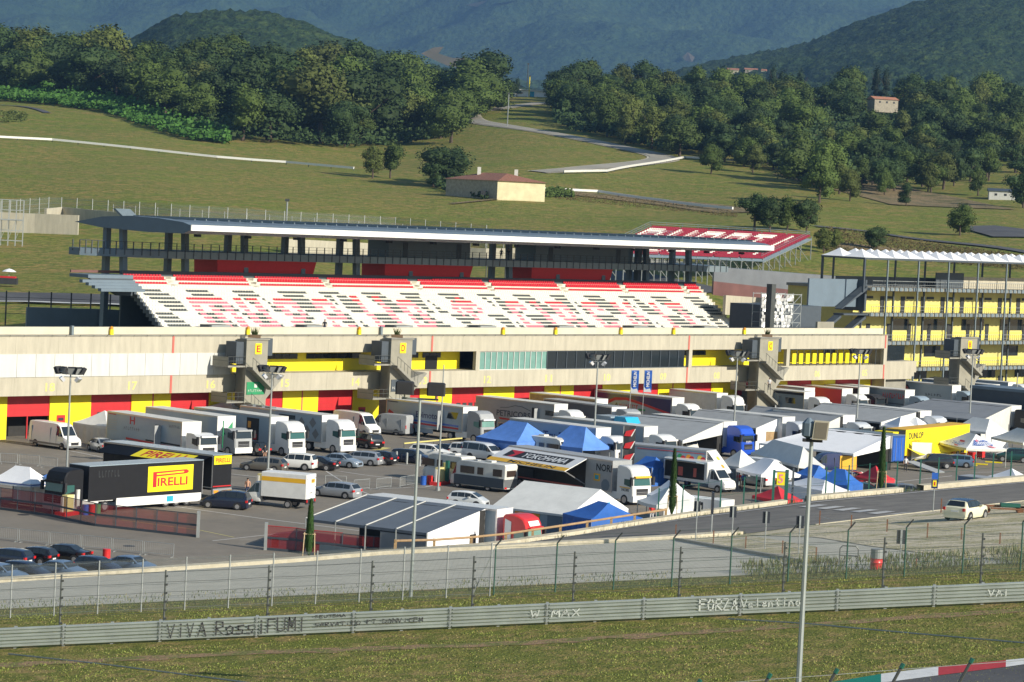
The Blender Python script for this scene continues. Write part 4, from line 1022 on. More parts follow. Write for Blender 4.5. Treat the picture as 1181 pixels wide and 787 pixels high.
# ---- farmhouse and other buildings on the hills
p1, p2, p3 = GT(512,229), GT(573,231), GT(628,228)
o = thing('farmhouse', 'old pale yellow farmhouse with a low red tiled roof on the grass slope', 'farmhouse', tuple(p2), 0)
Yf = p2.y; k = Yf/F
def lx(u): return (u-573)*k
mb = MB(); hw = 22*k
fr = [(0,0),(lx(628),6.5),(lx(628)-8,18),(-4-lx(628)*0,14)]; W_ = 55*k; Dp = 14.
ca, sa = math.cos(rad(12)), math.sin(rad(12))
def rr(x, y, z): return (x*ca-y*sa, x*sa+y*ca, z)
def rl(x, y, z): a = rad(128); return (x*math.cos(a)-y*math.sin(a), x*math.sin(a)+y*math.cos(a), z)
Wf, Df = 55*k/ca, 15.
dx, dy = -61*k, 16.
A0, A1, A2 = (0,0), (Wf*ca, Wf*sa), (dx, dy); A3 = (A1[0]+dx, A1[1]+dy); hh = 23*k
mb.add([(*A0,-1),(*A1,-1),(*A1,hh),(*A0,hh)],[[0,1,2,3]],'plaster'); mb.add([(*A0,-1),(*A2,-1),(*A2,hh),(*A0,hh)],[[0,1,2,3]],'stone'); mb.add([(*A1,-1),(*A3,-1),(*A3,hh),(*A1,hh)],[[0,1,2,3]],'plaster'); mb.add([(*A3,-1),(*A2,-1),(*A2,hh),(*A3,hh)],[[0,1,2,3]],'plaster')
part(mb, 'wall', o)
mb = MB(); e = .9; rz = hh+8.5*k
c1 = ((A0[0]+A1[0]+dx)/2-dx*.22, (A0[1]+A1[1]+dy)/2-dy*.22); c2 = ((A0[0]+A1[0]+dx)/2+dx*.22, (A0[1]+A1[1]+dy)/2+dy*.22)
cc_ = ((A0[0]+A3[0])/2, (A0[1]+A3[1])/2)
def ov(p): return (cc_[0]+(p[0]-cc_[0])*1.06, cc_[1]+(p[1]-cc_[1])*1.06, hh-.15)
a0,a1,a2,a3 = ov(A0),ov(A1),ov(A2),ov(A3); r1, r2 = (*c1,rz), (*c2,rz)
mb.add([a0,a1,a2,a3,r1,r2],[[0,1,4],[1,3,5,4],[3,2,5],[2,0,4,5]],'tile'); rf = part(mb, 'roof', o)
mb = MB(); mb.box(c2[0]-2,c2[0]-1,c2[1]-1,c2[1],rz-1,rz+1.5,'offwhite'); mb.box(c1[0]+2,c1[0]+3,c1[1],c1[1]+1,rz-1.2,rz+1.2,'offwhite'); mb.build('chimney', rf)
mb = MB(); q = Vector((dx,dy))*.25; mb.box(q.x-.9,q.x+.9,q.y-1.8,q.y-.2,0,2.4,'dark'); part(mb, 'door', o)
def house(name, u, v, wpx, hpx, Y, label, wall='plaster', roof='tile', rot=-25, roofh=.3, cat='house', n=1):
    p = PY(u, v, Y); k = Y/F; Wd, H = wpx*k, hpx*k
    o = thing(name, label, cat, tuple(p), rad(rot)); mb = MB(); mb.box(-Wd/2,Wd/2,-Wd*.3,Wd*.3,-3,H*(1-roofh),wall); part(mb, 'wall', o)
    mb = MB(); h0 = H*(1-roofh)-.1; mb.prism([(-Wd*.54,-Wd*.34,h0),(-Wd*.54,Wd*.34,h0),(-Wd*.54,0,H*1.02)],(Wd*1.08,0,0),roof); part(mb, 'roof', o)
    mb = MB()
    for i in range(3): x = -Wd*.32+i*Wd*.3; mb.box(x,x+Wd*.08,-Wd*.3-.06,-Wd*.3,H*.25,H*.48,'dark')
    part(mb, 'window', o); return o
house('villa', 1018, 122, 30, 10, 1250, 'pale stone villa with orange tiled roof standing among the trees on the right hill', 'stone', 'tile_orange', 20) if m_('tile_orange',(.42,.18,.10),.8,var=.2,scale=1) else 0
house('farm_building', 845, 86, 13, 7, onridge(9,845,86), 'yellow farm building far away at the left of the distant hamlet', 'plaster', 'tile_orange', -10)
house('farm_building', 866, 85, 15, 6, onridge(9,866,85), 'long far farm building in the middle of the distant hamlet', 'stone', 'tile_orange', 5)
house('farm_building', 881, 86, 6, 6, onridge(9,881,86), 'small far house at the right end of the distant hamlet', 'plaster', 'tile_orange', -20)
house('farm_building', 876, 120, 14, 10, 1420, 'cream house front half hidden by trees below the distant hamlet', 'plaster', 'offwhite', -15)
house('farm_building', 895, 119, 18, 11, 1420, 'cream gabled house beside the half hidden one below the distant hamlet', 'plaster', 'offwhite', 60)
house('farm_building', 963, 120, 7, 6, 1400, 'tiny orange house front glimpsed among trees left of the villa', 'orange_wall', 'tile_orange', 0) if m_('orange_wall',(.5,.25,.12),.9) else 0
house('shed', 1158, 229, 36, 11, GT(1158,230).y, 'long white shed with orange end at the right edge of the slope', 'panel_white', 'slate_dark', -6, .25, 'shed')
# hilltop kiosk
p = GT(618,112); o = thing('hilltop_kiosk', 'low white kiosk row with turquoise panel on the hilltop beside the road', 'kiosk', (p.x,p.y,p.z), 0); k = p.y/F
mb = MB(); mb.box(-30*k,14*k,0,5,-2,7*k,'paint_white'); mb.box(-7*k,-2*k,-.1,0,0,6*k,'teal'); mb.box(-30*k,-15*k,-.1,0,3*k,5*k,'glass'); part(mb, 'wall', o)
mb = MB(); mb.box(-31*k,15*k,-1,6,7*k,8*k,'offwhite'); part(mb, 'roof', o)
for u, v0, v1, c, lab in ((610,88,112,'yellow','yellow flag pole left of the hilltop kiosk'),(630,88,112,'yellow','yellow flag pole right of the hilltop kiosk'),(585,108,146,'pole','grey lamp pole on the grass inside the road bend'),(330,231,262,'pole','grey lamp pole behind the catch fence on the left slope'),(608,74,100,'pole_dark','thin dark mast behind the hilltop kiosk')):
    p = GT(u, v1); mb = MB(); h = (v1-v0)*p.y/F; mb.tube((0,0,-.5),(0,0,h),.22,c,6); mb.box(-.5,.5,-.3,.3,h-.3,h+.3,'pole_dark'); tag(mb.build('mast', loc=tuple(p)), lab, 'mast')
# left spectator scaffold, umbrella stall
def scaff(u, v, Y, wpx, hpx, label):
    p = PY(u, v, Y); k = Y/F; o = thing('scaffold_stand', label, 'scaffold', tuple(p), rad(8)); mb = MB(); Wd, H = wpx*k, hpx*k
    for i in range(7):
        for j in range(2): mb.tube((Wd*i/6,j*3,-1),(Wd*i/6,j*3,H),.07,'galv',4)
    for r in range(5):
        for j in range(2): mb.tube((0,j*3,H*r/4),(Wd,j*3,H*r/4),.07,'galv',4)
    for i in range(6): mb.tube((Wd*i/6,0,0),(Wd*(i+1)/6,0,H/2),.05,'galv',4)
    part(mb, 'poles', o); mb = MB(); mb.box(0,Wd,-.2,3.2,H*.5,H*.5+.15,'galv'); part(mb, 'platform', o)
scaff(-25,276,530,50,47,'empty steel scaffold stand at the left edge on the grass')
p = PY(10,328,500); o = thing('drinks_stall', 'small drinks stall with white parasol at the left edge on the grass', 'stall', tuple(p))
mb = MB(); mb.box(-2.5,1.5,-.8,.8,0,1.1,'dark'); mb.box(-2.4,1.2,-.7,.7,1.1,1.4,'red'); part(mb, 'counter', o)
mb = MB(); mb.tube((0,0,0),(0,0,2.6),.05,'pole',5); mb.lathe((0,0,2.2),[(1.3,0),(.7,.35),(.02,.55)],'canvas_white',10); part(mb, 'parasol', o)
# ================================================================== TREES
def crown_mesh(name, r, h, mt, seed, lobes=7, n=1500, leaf=.5, base=.10, conic=False):
    """clumped crown: several uneven lobes, filled with leaf sized faces"""
    rn = random.Random(seed); LB = []
    for i in range(lobes):
        a = rn.uniform(0, 6.283); rr_ = r*rn.uniform(.15,.62); z = h*(base+.12+rn.uniform(0,.62)*(1-base)); 
        s = r*rn.uniform(.36,.60)*(1.05-.45*abs(z/h-.55))
        if conic: rr_ = r*.4*(1-z/h); s = r*(1.15-z/h)*.62
        LB.append((Vector((rr_*math.cos(a), rr_*math.sin(a), min(z, h-s*.8))), s, s*rn.uniform(.7,1.05)))
    LB.append((Vector((0,0,h*.62)), r*.55, h*.30))
    if not conic: LB.append((Vector((rn.uniform(-.2,.2)*r,0,h*.8)), r*.4, h*.2))
    v, f = [], []
    tot = sum(s*s for _, s, _ in LB)
    for c, s, sz in LB:
        k = int(n*s*s/tot)
        for _ in range(k):
            th = rn.uniform(0, 6.283); cz = rn.uniform(-.75, 1); sq = math.sqrt(1-cz*cz); q = rn.uniform(.72, 1.10)
            d = Vector((sq*math.cos(th), sq*math.sin(th), cz)); p = c+Vector((d.x*s*q, d.y*s*q, d.z*sz*q))
            l = leaf*rn.uniform(.55, 1.25); nn = (d+Vector((rn.uniform(-.8,.8), rn.uniform(-.8,.8), rn.uniform(-.5,.9)))).normalized()
            a = nn.orthogonal().normalized(); b = nn.cross(a); ph = rn.uniform(0, 6.28); a, b = a*math.cos(ph)+b*math.sin(ph), b*math.cos(ph)-a*math.sin(ph)
            i0 = len(v); v += [tuple(p-a*l*.5), tuple(p+b*l*.42), tuple(p+a*l*.5+nn*l*.12), tuple(p-b*l*.38)]; f.append((i0, i0+1, i0+2, i0+3))
        # opaque heart of the lobe
        i0 = len(v); m, K = 8, 5
        for j in range(K+1):
            e = math.pi*j/K
            for i in range(m):
                t = 6.283*i/m; w_ = .70*(1+.14*math.sin(3*t+seed+j)); v.append((c.x+s*w_*math.sin(e)*math.cos(t), c.y+s*w_*math.sin(e)*math.sin(t), c.z+sz*.70*math.cos(e)))
        for j in range(K):
            for i in range(m): f.append((i0+j*m+i, i0+j*m+(i+1)%m, i0+(j+1)*m+(i+1)%m, i0+(j+1)*m+i))
    me = bpy.data.meshes.new(name); me.from_pydata(v, [], f); me.materials.append(MATS[mt]); me.update(); return me
def trunk_mesh(name, h, r, seed):
    rn = random.Random(seed); mb = MB(); p = Vector((0,0,-.6)); q = Vector((rn.uniform(-.2,.2), rn.uniform(-.2,.2), h*.4)); mb.tube(p, q, r, 'trunk', 7, r*.7, False)
    for k in range(5):
        a = 6.28*k/5+rn.uniform(-.4,.4); e = q+Vector((math.cos(a)*h*.22, math.sin(a)*h*.22, h*rn.uniform(.2,.38))); mb.tube(q-Vector((0,0,h*.05*k/3)), e, r*.42, 'trunk', 5, r*.12, False)
    me = bpy.data.meshes.new(name); me.from_pydata(mb.v, [], mb.f); me.materials.append(MATS['trunk']); me.update(); return me
leaf_mat('leaf_needle', (.022,.044,.024))
PROT = {}
for kind, mt, shapes in (('dark','leaf_dark',3),('green','leaf',4),('olive','leaf_olive',3),('bright','leaf_bright',2),('brown','leaf_brown',1)):
    PROT[kind] = [(crown_mesh('crown', rr_, 12, mt, 11*i+len(kind), lobes=10, n=3000), trunk_mesh('trunk', 12, .32, i)) for i, rr_ in zip(range(shapes), (4.6,5.4,4.0,5.8))]
PROT['conic'] = [(crown_mesh('crown', 2.7, 13, 'leaf_needle', 77, lobes=8, n=2000, leaf=.42, base=.1, conic=True), trunk_mesh('trunk', 13, .25, 9))]
NT = [0]
LB_ = [(110,'near the left border'),(200,'above the bright thicket'),(290,'beside the thicket tip'),(380,'above the guard rail end'),(460,'above the two small trees'),(570,'beside the hill road bend')]
RB_ = [(665,'right beside the hilltop road'),(705,'above the road slope'),(745,'above the road bend'),(785,'at the road bend'),(825,'right of the road bend'),(865,'above the pale rail end'),(905,'above the big oaks'),(945,'right above the oaks'),(985,'left of the villa'),(1035,'below the villa'),(1085,'right of the villa'),(1135,'above the white shed'),(1300,'at the right border')]
KN = {'dark':'dark green','green':'mid green','olive':'olive','brown':'brown','conic':'conifer'}
def place_label(u, v, h, k, lo, hi, side):
    pl = [b for a, b in (LB_ if side == 'left' else RB_) if u < a][0]; t = (v-hi)/max(1, lo-hi)
    row = 'lowest row' if t > .8 else 'lower rows' if t > .55 else 'middle rows' if t > .28 else 'top rows'
    return '%s %s tree, %s wood, %s, %s' % ('tall' if h > (58 if side == 'left' else 41) else 'low', KN[k], side, row, pl)
def tree(u, v, hpx, kind, label, group=None, wide=1., pos=None, rn=random.Random(5), cat='tree'):
    p = pos or GT(u, v); H = hpx*p.y/F; cm, tm = rn.choice(PROT[kind]); 
    o = thing({'conic':'conifer_tree'}.get(kind, 'broadleaf_tree'), label, cat, tuple(p), rn.uniform(0, 6.28), group); s = H/12.4
    o.scale = (s*wide*rn.uniform(.9,1.1), s*wide*rn.uniform(.9,1.1), s)
    c = bpy.data.objects.new('crown', cm); C.objects.link(c); c.parent = o; t = bpy.data.objects.new('trunk', tm); C.objects.link(t); t.parent = o; NT[0] += 1
    return o
def woods(poly_lo, poly_hi, n, hp, kinds, label, group, seed, mind=9, front_first=True):
    """scatter trees whose feet lie between two pixel curves"""
    rn = random.Random(seed); pts = []; tries = 0
    u0, u1 = poly_lo[0][0], poly_lo[-1][0]
    while len(pts) < n and tries < n*40:
        tries += 1; u = rn.uniform(u0, u1); a, b = interp(poly_lo, u)[0], interp(poly_hi, u)[0]; v = lerp(a, b, rn.random()**1.2)
        p = GT(u, v)
        if 994 < u < 1044 and v < 166: continue
        if all((p-q).length > mind for q in pts):
            pts.append(p); h = rn.uniform(*hp) ; k = rn.choice(kinds); tree(u, v, h, k, place_label(u, v, h, k, a, b, label), group, rn.uniform(1.15,1.6), p, rn)
KL = {'dark':'dark green rounded tree in the wood on the left hill','green':'mid green leafy tree in the wood on the left hill','olive':'olive yellow green tree in the wood on the left hill','brown':'brownish dry tree in the wood on the left hill','conic':'pointed dark conifer in the wood on the left hill'}
KR = {k: s.replace('left hill', 'right hill') for k, s in KL.items()}
# left wood
woods([(0,108),(130,118),(220,150),(270,163),(400,170),(450,168),(510,166),(545,140),(565,128)], [(0,92),(130,96),(220,98),(270,100),(400,108),(450,112),(510,118),(545,118),(565,116)], 125, (44,72), ['dark','green','green','olive','dark','green','dark'], 'left', 'trees of the wood on the left hill', 21, 8.5)
for u, v, h in ((12,104,60),(35,106,75),(60,104,54),(98,108,62),(128,110,84),(160,112,66),(205,120,70),(240,128,74),(285,140,84),(330,158,96),(368,165,100),(420,166,92),(300,120,70),(350,130,78),(400,140,82),(255,110,58),(470,160,60),(520,165,66)):
    k = ['dark','green','olive'][int(u) % 3]; tree(u, v, h*1.02, k, 'big '+place_label(u, v, h, k, 170, 100, 'left'), 'trees of the wood on the left hill', 1.3)
# saddle trees
for u, v, h, k in ((572,124,28,'green'),(585,115,26,'dark'),(596,112,24,'conic'),(560,122,36,'dark'),(548,130,44,'dark'),(578,112,22,'conic')): tree(u, v, h, k, {572:'green tree on the saddle left of the hilltop kiosk',585:'dark tree on the saddle nearest the kiosk',596:'narrow conifer directly left of the hilltop kiosk',560:'dark tree on the saddle where the left wood thins out',548:'tall dark tree above the outer bend of the hill road',578:'small conifer between the two saddle trees'}[u], 'trees on the saddle by the kiosk')
# right wood
woods([(632,128),(700,160),(760,180),(800,182),(850,190),(900,208),(940,226),(1000,224),(1060,226),(1110,214),(1181,214)], [(632,112),(700,112),(760,114),(800,116),(850,120),(900,122),(960,118),(1000,118),(1060,122),(1110,124),(1181,128)], 165, (32,50), ['dark','green','green','olive','dark','green'], 'right', 'trees of the wood on the right hill', 8, 9)
for u, v, h in ((660,142,52),(645,126,40),(700,158,56),(728,165,58),(752,172,54),(780,178,50),(925,212,62),(955,222,66),(985,118,44),(1050,124,42),(1090,128,44),(1130,132,44),(1170,140,46),(1150,170,44),(1120,180,40),(1175,190,44),(1040,170,46),(1080,190,40),(985,190,46),(880,180,46),(905,160,42)):
    k = ['dark','green','olive'][int(u) % 3]; tree(u, v, h, k, 'big '+place_label(u, v, h, k, 210, 110, 'right'), 'trees of the wood on the right hill', 1.1)
for u, h in ((716,40),(724,42),(742,40),(760,38),(768,40),(922,40),(890,46),(900,40),(1010,44),(1020,42)): tree(u, 118, h, 'conic', 'tall pointed conifer above the right wood, '+{716:'first of the left pair',724:'second of the left pair',742:'single one between the left groups',760:'left of the middle pair',768:'right of the middle pair',922:'rightmost before the villa',890:'left of the trio before the villa',900:'middle of the trio before the villa',1010:'behind the villa roof, left',1020:'behind the villa roof, right'}[u], 'tall conifers above the right wood', .9)
# single trees that can be pointed at
SG = [(1046,210,40,'green','green tree on the brown slope right of the tall tip tree','',1.2),(1085,206,36,'dark','dark tree above the dry slope, left of the shed trees','',1.2),(820,201,38,'green','round green tree beside the bend of the hill road','',1.1),(868,200,36,'olive','olive tree right of the round tree near the hill road','',1.),(430,206,42,'olive','olive tree in front of the guard rail left of the farmhouse','',1.1),(450,206,46,'green','green tree right of the olive one in front of the guard rail','',.9),(508,215,50,'dark','large dark tree leaning over the left end of the farmhouse roof','',1.5),(525,212,46,'dark','dark tree right behind the farmhouse corner','',1.3),
 (500,216,30,'dark','low dark bushy tree at the farmhouse left wall','',1.6),(870,266,46,'dark','big dark oak on the slope above the tubular grandstand','',1.3),(888,268,44,'dark','second dark oak just right of the big oak above the tubular grandstand','',1.1),(908,266,42,'green','green oak behind the right end of the tubular grandstand','',1.1),(930,268,42,'dark','dark oak above the end railing of the tubular grandstand','',1.1),
 (950,292,32,'olive','olive tree just right of the tubular grandstand scaffolding','',1.1),(965,290,28,'olive','smaller olive tree left of the peaked canopy','',1.1),(1011,289,30,'dark','rounded dark tree rising behind the peaked canopy','',1.2),(1107,272,40,'green','loose green tree beside the grey car park at the right','',1.3),(1045,238,30,'dark','dark tree on the brown slope at centre right','',1.),(945,234,60,'green','tall tree at the lower tip of the right wood','',1.),(1100,215,40,'dark','tree at the lower edge of the right wood near the white shed','',1.),
 (1180,240,44,'dark','dark tree at the right border beside the white shed','',1.1),(1128,226,36,'green','green tree left of the white shed','',1.),(1070,222,38,'olive','olive tree on the dry slope below the right wood','',1.),(1020,226,34,'green','green tree at the dry slope top, right of the tall tip tree','',1.),(980,232,40,'olive','yellowish tree over the dry slope edge','',1.),(640,205,14,'dark','','',1)]
for u, v, h, k, lab, _, w_ in SG[:-1]: tree(u, v, h, k, lab, None, w_)
# bright thicket bank on the left and small bushes
def thicket(name, pts, n, size, mt, label, seed, hgt, cat='thicket'):
    rn = random.Random(seed); v, f = [], []; P = []
    for _ in range(n):
        u = rn.uniform(pts[0][0], pts[-1][0]); lo, hi = interp(pts, u)
        q = lerp(lo, hi, rn.random()); P.append((u, q))
    for u, q in P[:]:
        g = GTC(u, q); g.z = TZ(g.x, g.y); nz = noise.noise(Vector((g.x*.06, g.y*.06, seed))); hh_ = hgt*(.5+.7*(nz+.5))*rn.uniform(.45,1)
        for _ in range(5):
            p = g+Vector((rn.uniform(-size,size), rn.uniform(-size,size)*.8, hh_*rn.uniform(.3,1))); l = size*rn.uniform(.35,.8)
            nn = Vector((rn.uniform(-.7,.7), rn.uniform(-.9,.3), rn.uniform(.1,1))).normalized(); a = nn.orthogonal().normalized(); b = nn.cross(a)
            i0 = len(v); v += [tuple(p-a*l), tuple(p+b*l*.8), tuple(p+a*l), tuple(p-b*l*.8)]; f.append((i0,i0+1,i0+2,i0+3))
    me = bpy.data.meshes.new(name); me.from_pydata(v, [], f); me.materials.append(MATS[mt]); o = bpy.data.objects.new(name, me); C.objects.link(o)
    return tag(o, label, cat, kind='stuff')
thicket('thicket', [(-10,96,116),(60,96,122),(120,97,130),(170,100,148),(215,118,162),(262,150,167)], 6500, 1.3, 'leaf_bright', 'dense bright green thicket covering the bank below the left wood', 3, 5)
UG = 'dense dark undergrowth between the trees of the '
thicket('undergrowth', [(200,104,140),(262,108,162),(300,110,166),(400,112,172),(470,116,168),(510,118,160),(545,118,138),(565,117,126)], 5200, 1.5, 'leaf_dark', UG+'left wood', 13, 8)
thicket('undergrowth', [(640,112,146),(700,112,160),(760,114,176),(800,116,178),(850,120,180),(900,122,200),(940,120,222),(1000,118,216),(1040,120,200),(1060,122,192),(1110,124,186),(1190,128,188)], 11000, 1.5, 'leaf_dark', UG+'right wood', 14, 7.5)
thicket('thicket', [(500,205,216),(520,208,224),(560,226,231)], 500, .9, 'leaf_dark', 'dark bushes hugging the farmhouse wall', 4, 3)
thicket('thicket', [(628,224,229),(640,222,228),(660,225,229)], 260, .7, 'leaf', 'green bush at the right end of the farmhouse', 5, 2)
thicket('scrub', [(640,222,230),(720,228,238),(800,238,246),(850,246,252)], 1500, .22, 'leaf_brown', 'dry brown scrub below the guard rail right of the farmhouse', 6, .6)
thicket('scrub', [(950,262,292),(1040,276,300),(1181,296,312)], 3500, .25, 'leaf_brown', 'rough scrub on the slope behind the peaked canopy', 7, .7)
thicket('scrub', [(0,130,142),(20,131,141),(30,134,140)], 200, .7, 'leaf_olive', 'small olive scrub beside the path at the left edge', 8, 1.5)
# ---- cypresses in the foreground, staked
leaf_mat('cypress', (.040,.085,.020))
def cypress(base, H, r, label, stakes=True):
    o = thing('cypress_tree', label, 'tree', tuple(base), 0); rn = random.Random(int(H*100)); v, f = [], []
    for _ in range(2600):
        z = rn.random()**.9; rad_ = r*(math.sin(min(1, z*4)*1.57)*(1-z)**.55+.06)*rn.uniform(.55,1.08); a = rn.uniform(0, 6.283); l = rn.uniform(.06,.15)
        p = Vector((rad_*math.cos(a), rad_*math.sin(a), .15+z*H)); up = Vector((math.cos(a)*.35, math.sin(a)*.35, 1)).normalized(); sd_ = Vector((-math.sin(a), math.cos(a), rn.uniform(-.3,.3)))
        i0 = len(v); v += [tuple(p-sd_*l*.4), tuple(p+sd_*l*.4), tuple(p+up*l*1.6)]; f.append((i0,i0+1,i0+2))
    i0 = len(v)
    for j in range(13):
        z = j/12; rr_ = r*.75*(math.sin(min(1, z*4)*1.57)*(1-z)**.55+.04)
        for i in range(8): v.append((rr_*math.cos(i*.785), rr_*math.sin(i*.785), .15+z*H))
    for j in range(12):
        for i in range(8): f.append((i0+j*8+i, i0+j*8+(i+1)%8, i0+(j+1)*8+(i+1)%8, i0+(j+1)*8+i))
    me = bpy.data.meshes.new('crown'); me.from_pydata(v, [], f); me.materials.append(MATS['cypress']); c = bpy.data.objects.new('crown', me); C.objects.link(c); c.parent = o
    mb = MB(); mb.tube((0,0,-.3),(0,0,.5),.07,'trunk'); part(mb, 'trunk', o)
    if stakes:
        mb = MB(); 
        for s in (-.32,.32): mb.tube((s*1.25,-.2,-.3),(s,-.2,1.7),.035,'wood_light',5)
        mb.tube((-.4,-.2,1.6),(.4,-.2,1.6),.03,'wood_light',5); part(mb, 'stake', o)
def nk(u, dv=0): return NKP(u)
b_ = NKP(355); cypress((b_.x, b_.y+.7, b_.z+.05), 65*b_.y/F, .30, 'slim cypress with wooden stakes behind the kerb before the red mesh fence')
b_ = FKP(775); cypress((b_.x, b_.y+.8, b_.z+.1), 76*b_.y/F, .34, 'slim cypress with wooden stakes beside the road before the food van')
b_ = FKP(1017); cypress((b_.x, b_.y+.8, b_.z+.1), 72*b_.y/F, .34, 'slim cypress with wooden stakes beside the red racing car tent')
# ---- grass and weeds along the fences
def weeds(name, f0, us, n, h, mt, label, seed, spread=1.2):
    rn = random.Random(seed); mb = MB()
    for _ in range(n):
        u = rn.uniform(*us); p = f0(u); nz = .5+noise.noise(Vector((p.x*.5, seed, 0)))
        if nz < .3 and rn.random() < .6: continue
        p = p+Vector((rn.uniform(-.3,.3), rn.uniform(-spread,spread), 0)); hh_ = h*rn.uniform(.4,1.1)*(.5+nz); a = rn.uniform(0,3.14); w_ = rn.uniform(.008,.028)
        t = p+Vector((rn.uniform(-.25,.25)*h, rn.uniform(-.2,.2)*h, hh_)); d = Vector((math.cos(a), math.sin(a), 0))*w_
        mb.add([p-d, p+d, t+d*.3, t-d*.3], [[0,1,2,3]], mt if rn.random() < .8 else 'weed_dry')
    o = mb.build(name, smooth=-1); return tag(o, label, 'weeds', kind='stuff')
m_('weed', (.075,.105,.025), .8, var=.4, scale=2); m_('weed_dry', (.22,.19,.07), .8, var=.3); m_('weed_dark', (.035,.06,.02), .8, var=.4, scale=2)
weeds('weeds', lambda u: gl(u,133.5)-Vector((0,0,.5)), (-30,800), 4500, .12, 'weed', 'weeds along the mesh fence at the foot of the paved slope', 1, 3.4)
weeds('tall_weeds', lambda u: onpave(u, interp([(780,676),(930,668),(1060,660),(1181,652)], u)[0]), (860,1200), 8000, .28, 'weed', 'taller weeds behind the guard rail at the right', 2, 4.5)
weeds('kerb_grass', lambda u: FKP(u), (600,1060), 1500, .35, 'weed', 'grass tufts along the far kerb of the road', 3, .8)
weeds('kerb_grass', lambda u: onpave(u, interp([(800,621),(850,617.5)], u)[0]), (796,856), 500, .3, 'weed', 'grass tufts at the gravel tip by the road', 4, .5)

m_('blade_green', (.20,.235,.045), .8, var=.3, scale=.6); m_('blade_dry', (.30,.25,.09), .8, var=.3); m_('blade_dark', (.12,.15,.03), .8, var=.3)
def tufts(name, n, label, seed):
    rn = random.Random(seed); v, f, mi = [], [], []
    for _ in range(n):
        Y = 92+42*rn.random()**1.1; X = rn.uniform(-1,1)*Y*.205
        nz = noise.noise(Vector((X*.35, Y*.35, 1))); nz2 = noise.noise(Vector((X*1.3, Y*1.3, 7)))
        if nz2 < -.15 and rn.random() < .7: continue
        if 117 < Y < 119: continue
        z = gz(X, Y)-.6*max(0, (Y-124)/11); h = rn.uniform(.02,.06)*(1.+nz); a = rn.uniform(0,3.14); w_ = rn.uniform(.015,.04)
        i0 = len(v); dx, dy = math.cos(a)*w_, math.sin(a)*w_
        v += [(X-dx,Y-dy,z-.01),(X+dx,Y+dy,z-.01),(X+rn.uniform(-.05,.05),Y+rn.uniform(-.05,.05),z+h)]; f.append((i0,i0+1,i0+2)); mi.append(0 if nz+rn.uniform(-.5,.5) > -.1 else (1 if rn.random()<.6 else 2))
    me = bpy.data.meshes.new(name); me.from_pydata(v, [], f)
    for q in ('blade_green','blade_dry','blade_dark'): me.materials.append(MATS[q])
    me.polygons.foreach_set('material_index', mi); o = bpy.data.objects.new(name, me); C.objects.link(o); tag(o, label, 'grass', kind='stuff')
tufts('grass_tufts', 90000, 'short rough grass of the verge in front of and behind the guard rail', 5)
# ================================================================== VEHICLES  (x forward, y left, z up)
_wh = {}
def wheel(parent, x, y, r=.32, wd=.22, rim='rim', name='wheel'):
    k = (r, wd, rim)
    if k not in _wh:
        mb = MB(); mb.lathe((0,-wd/2,0), [(r*.6,0),(r*.94,0),(r,wd*.2),(r,wd*.8),(r*.94,wd),(r*.6,wd)], 'rubber', 16, 'y'); tyre = mb.build('wheel', smooth=40)
        mb = MB(); mb.lathe((0,-wd/2-.012,0), [(r*.2,0),(r*.62,.0),(r*.64,.02),(r*.64,wd),(r*.62,wd+.024),(r*.2,wd+.024)], rim, 12, 'y')
        for a in range(5):
            t = a*1.2566; mb.box(-.001,.001,0,0,0,0,rim) if False else None
        rm = mb.build('rim', tyre, smooth=40); _wh[k] = (tyre.data, rm.data); bpy.data.objects.remove(rm); bpy.data.objects.remove(tyre)
    a, b = _wh[k]; o = bpy.data.objects.new(name, a); C.objects.link(o); o.parent = parent; o.location = (x, y, r)
    q = bpy.data.objects.new('rim', b); C.objects.link(q); q.parent = o; return o
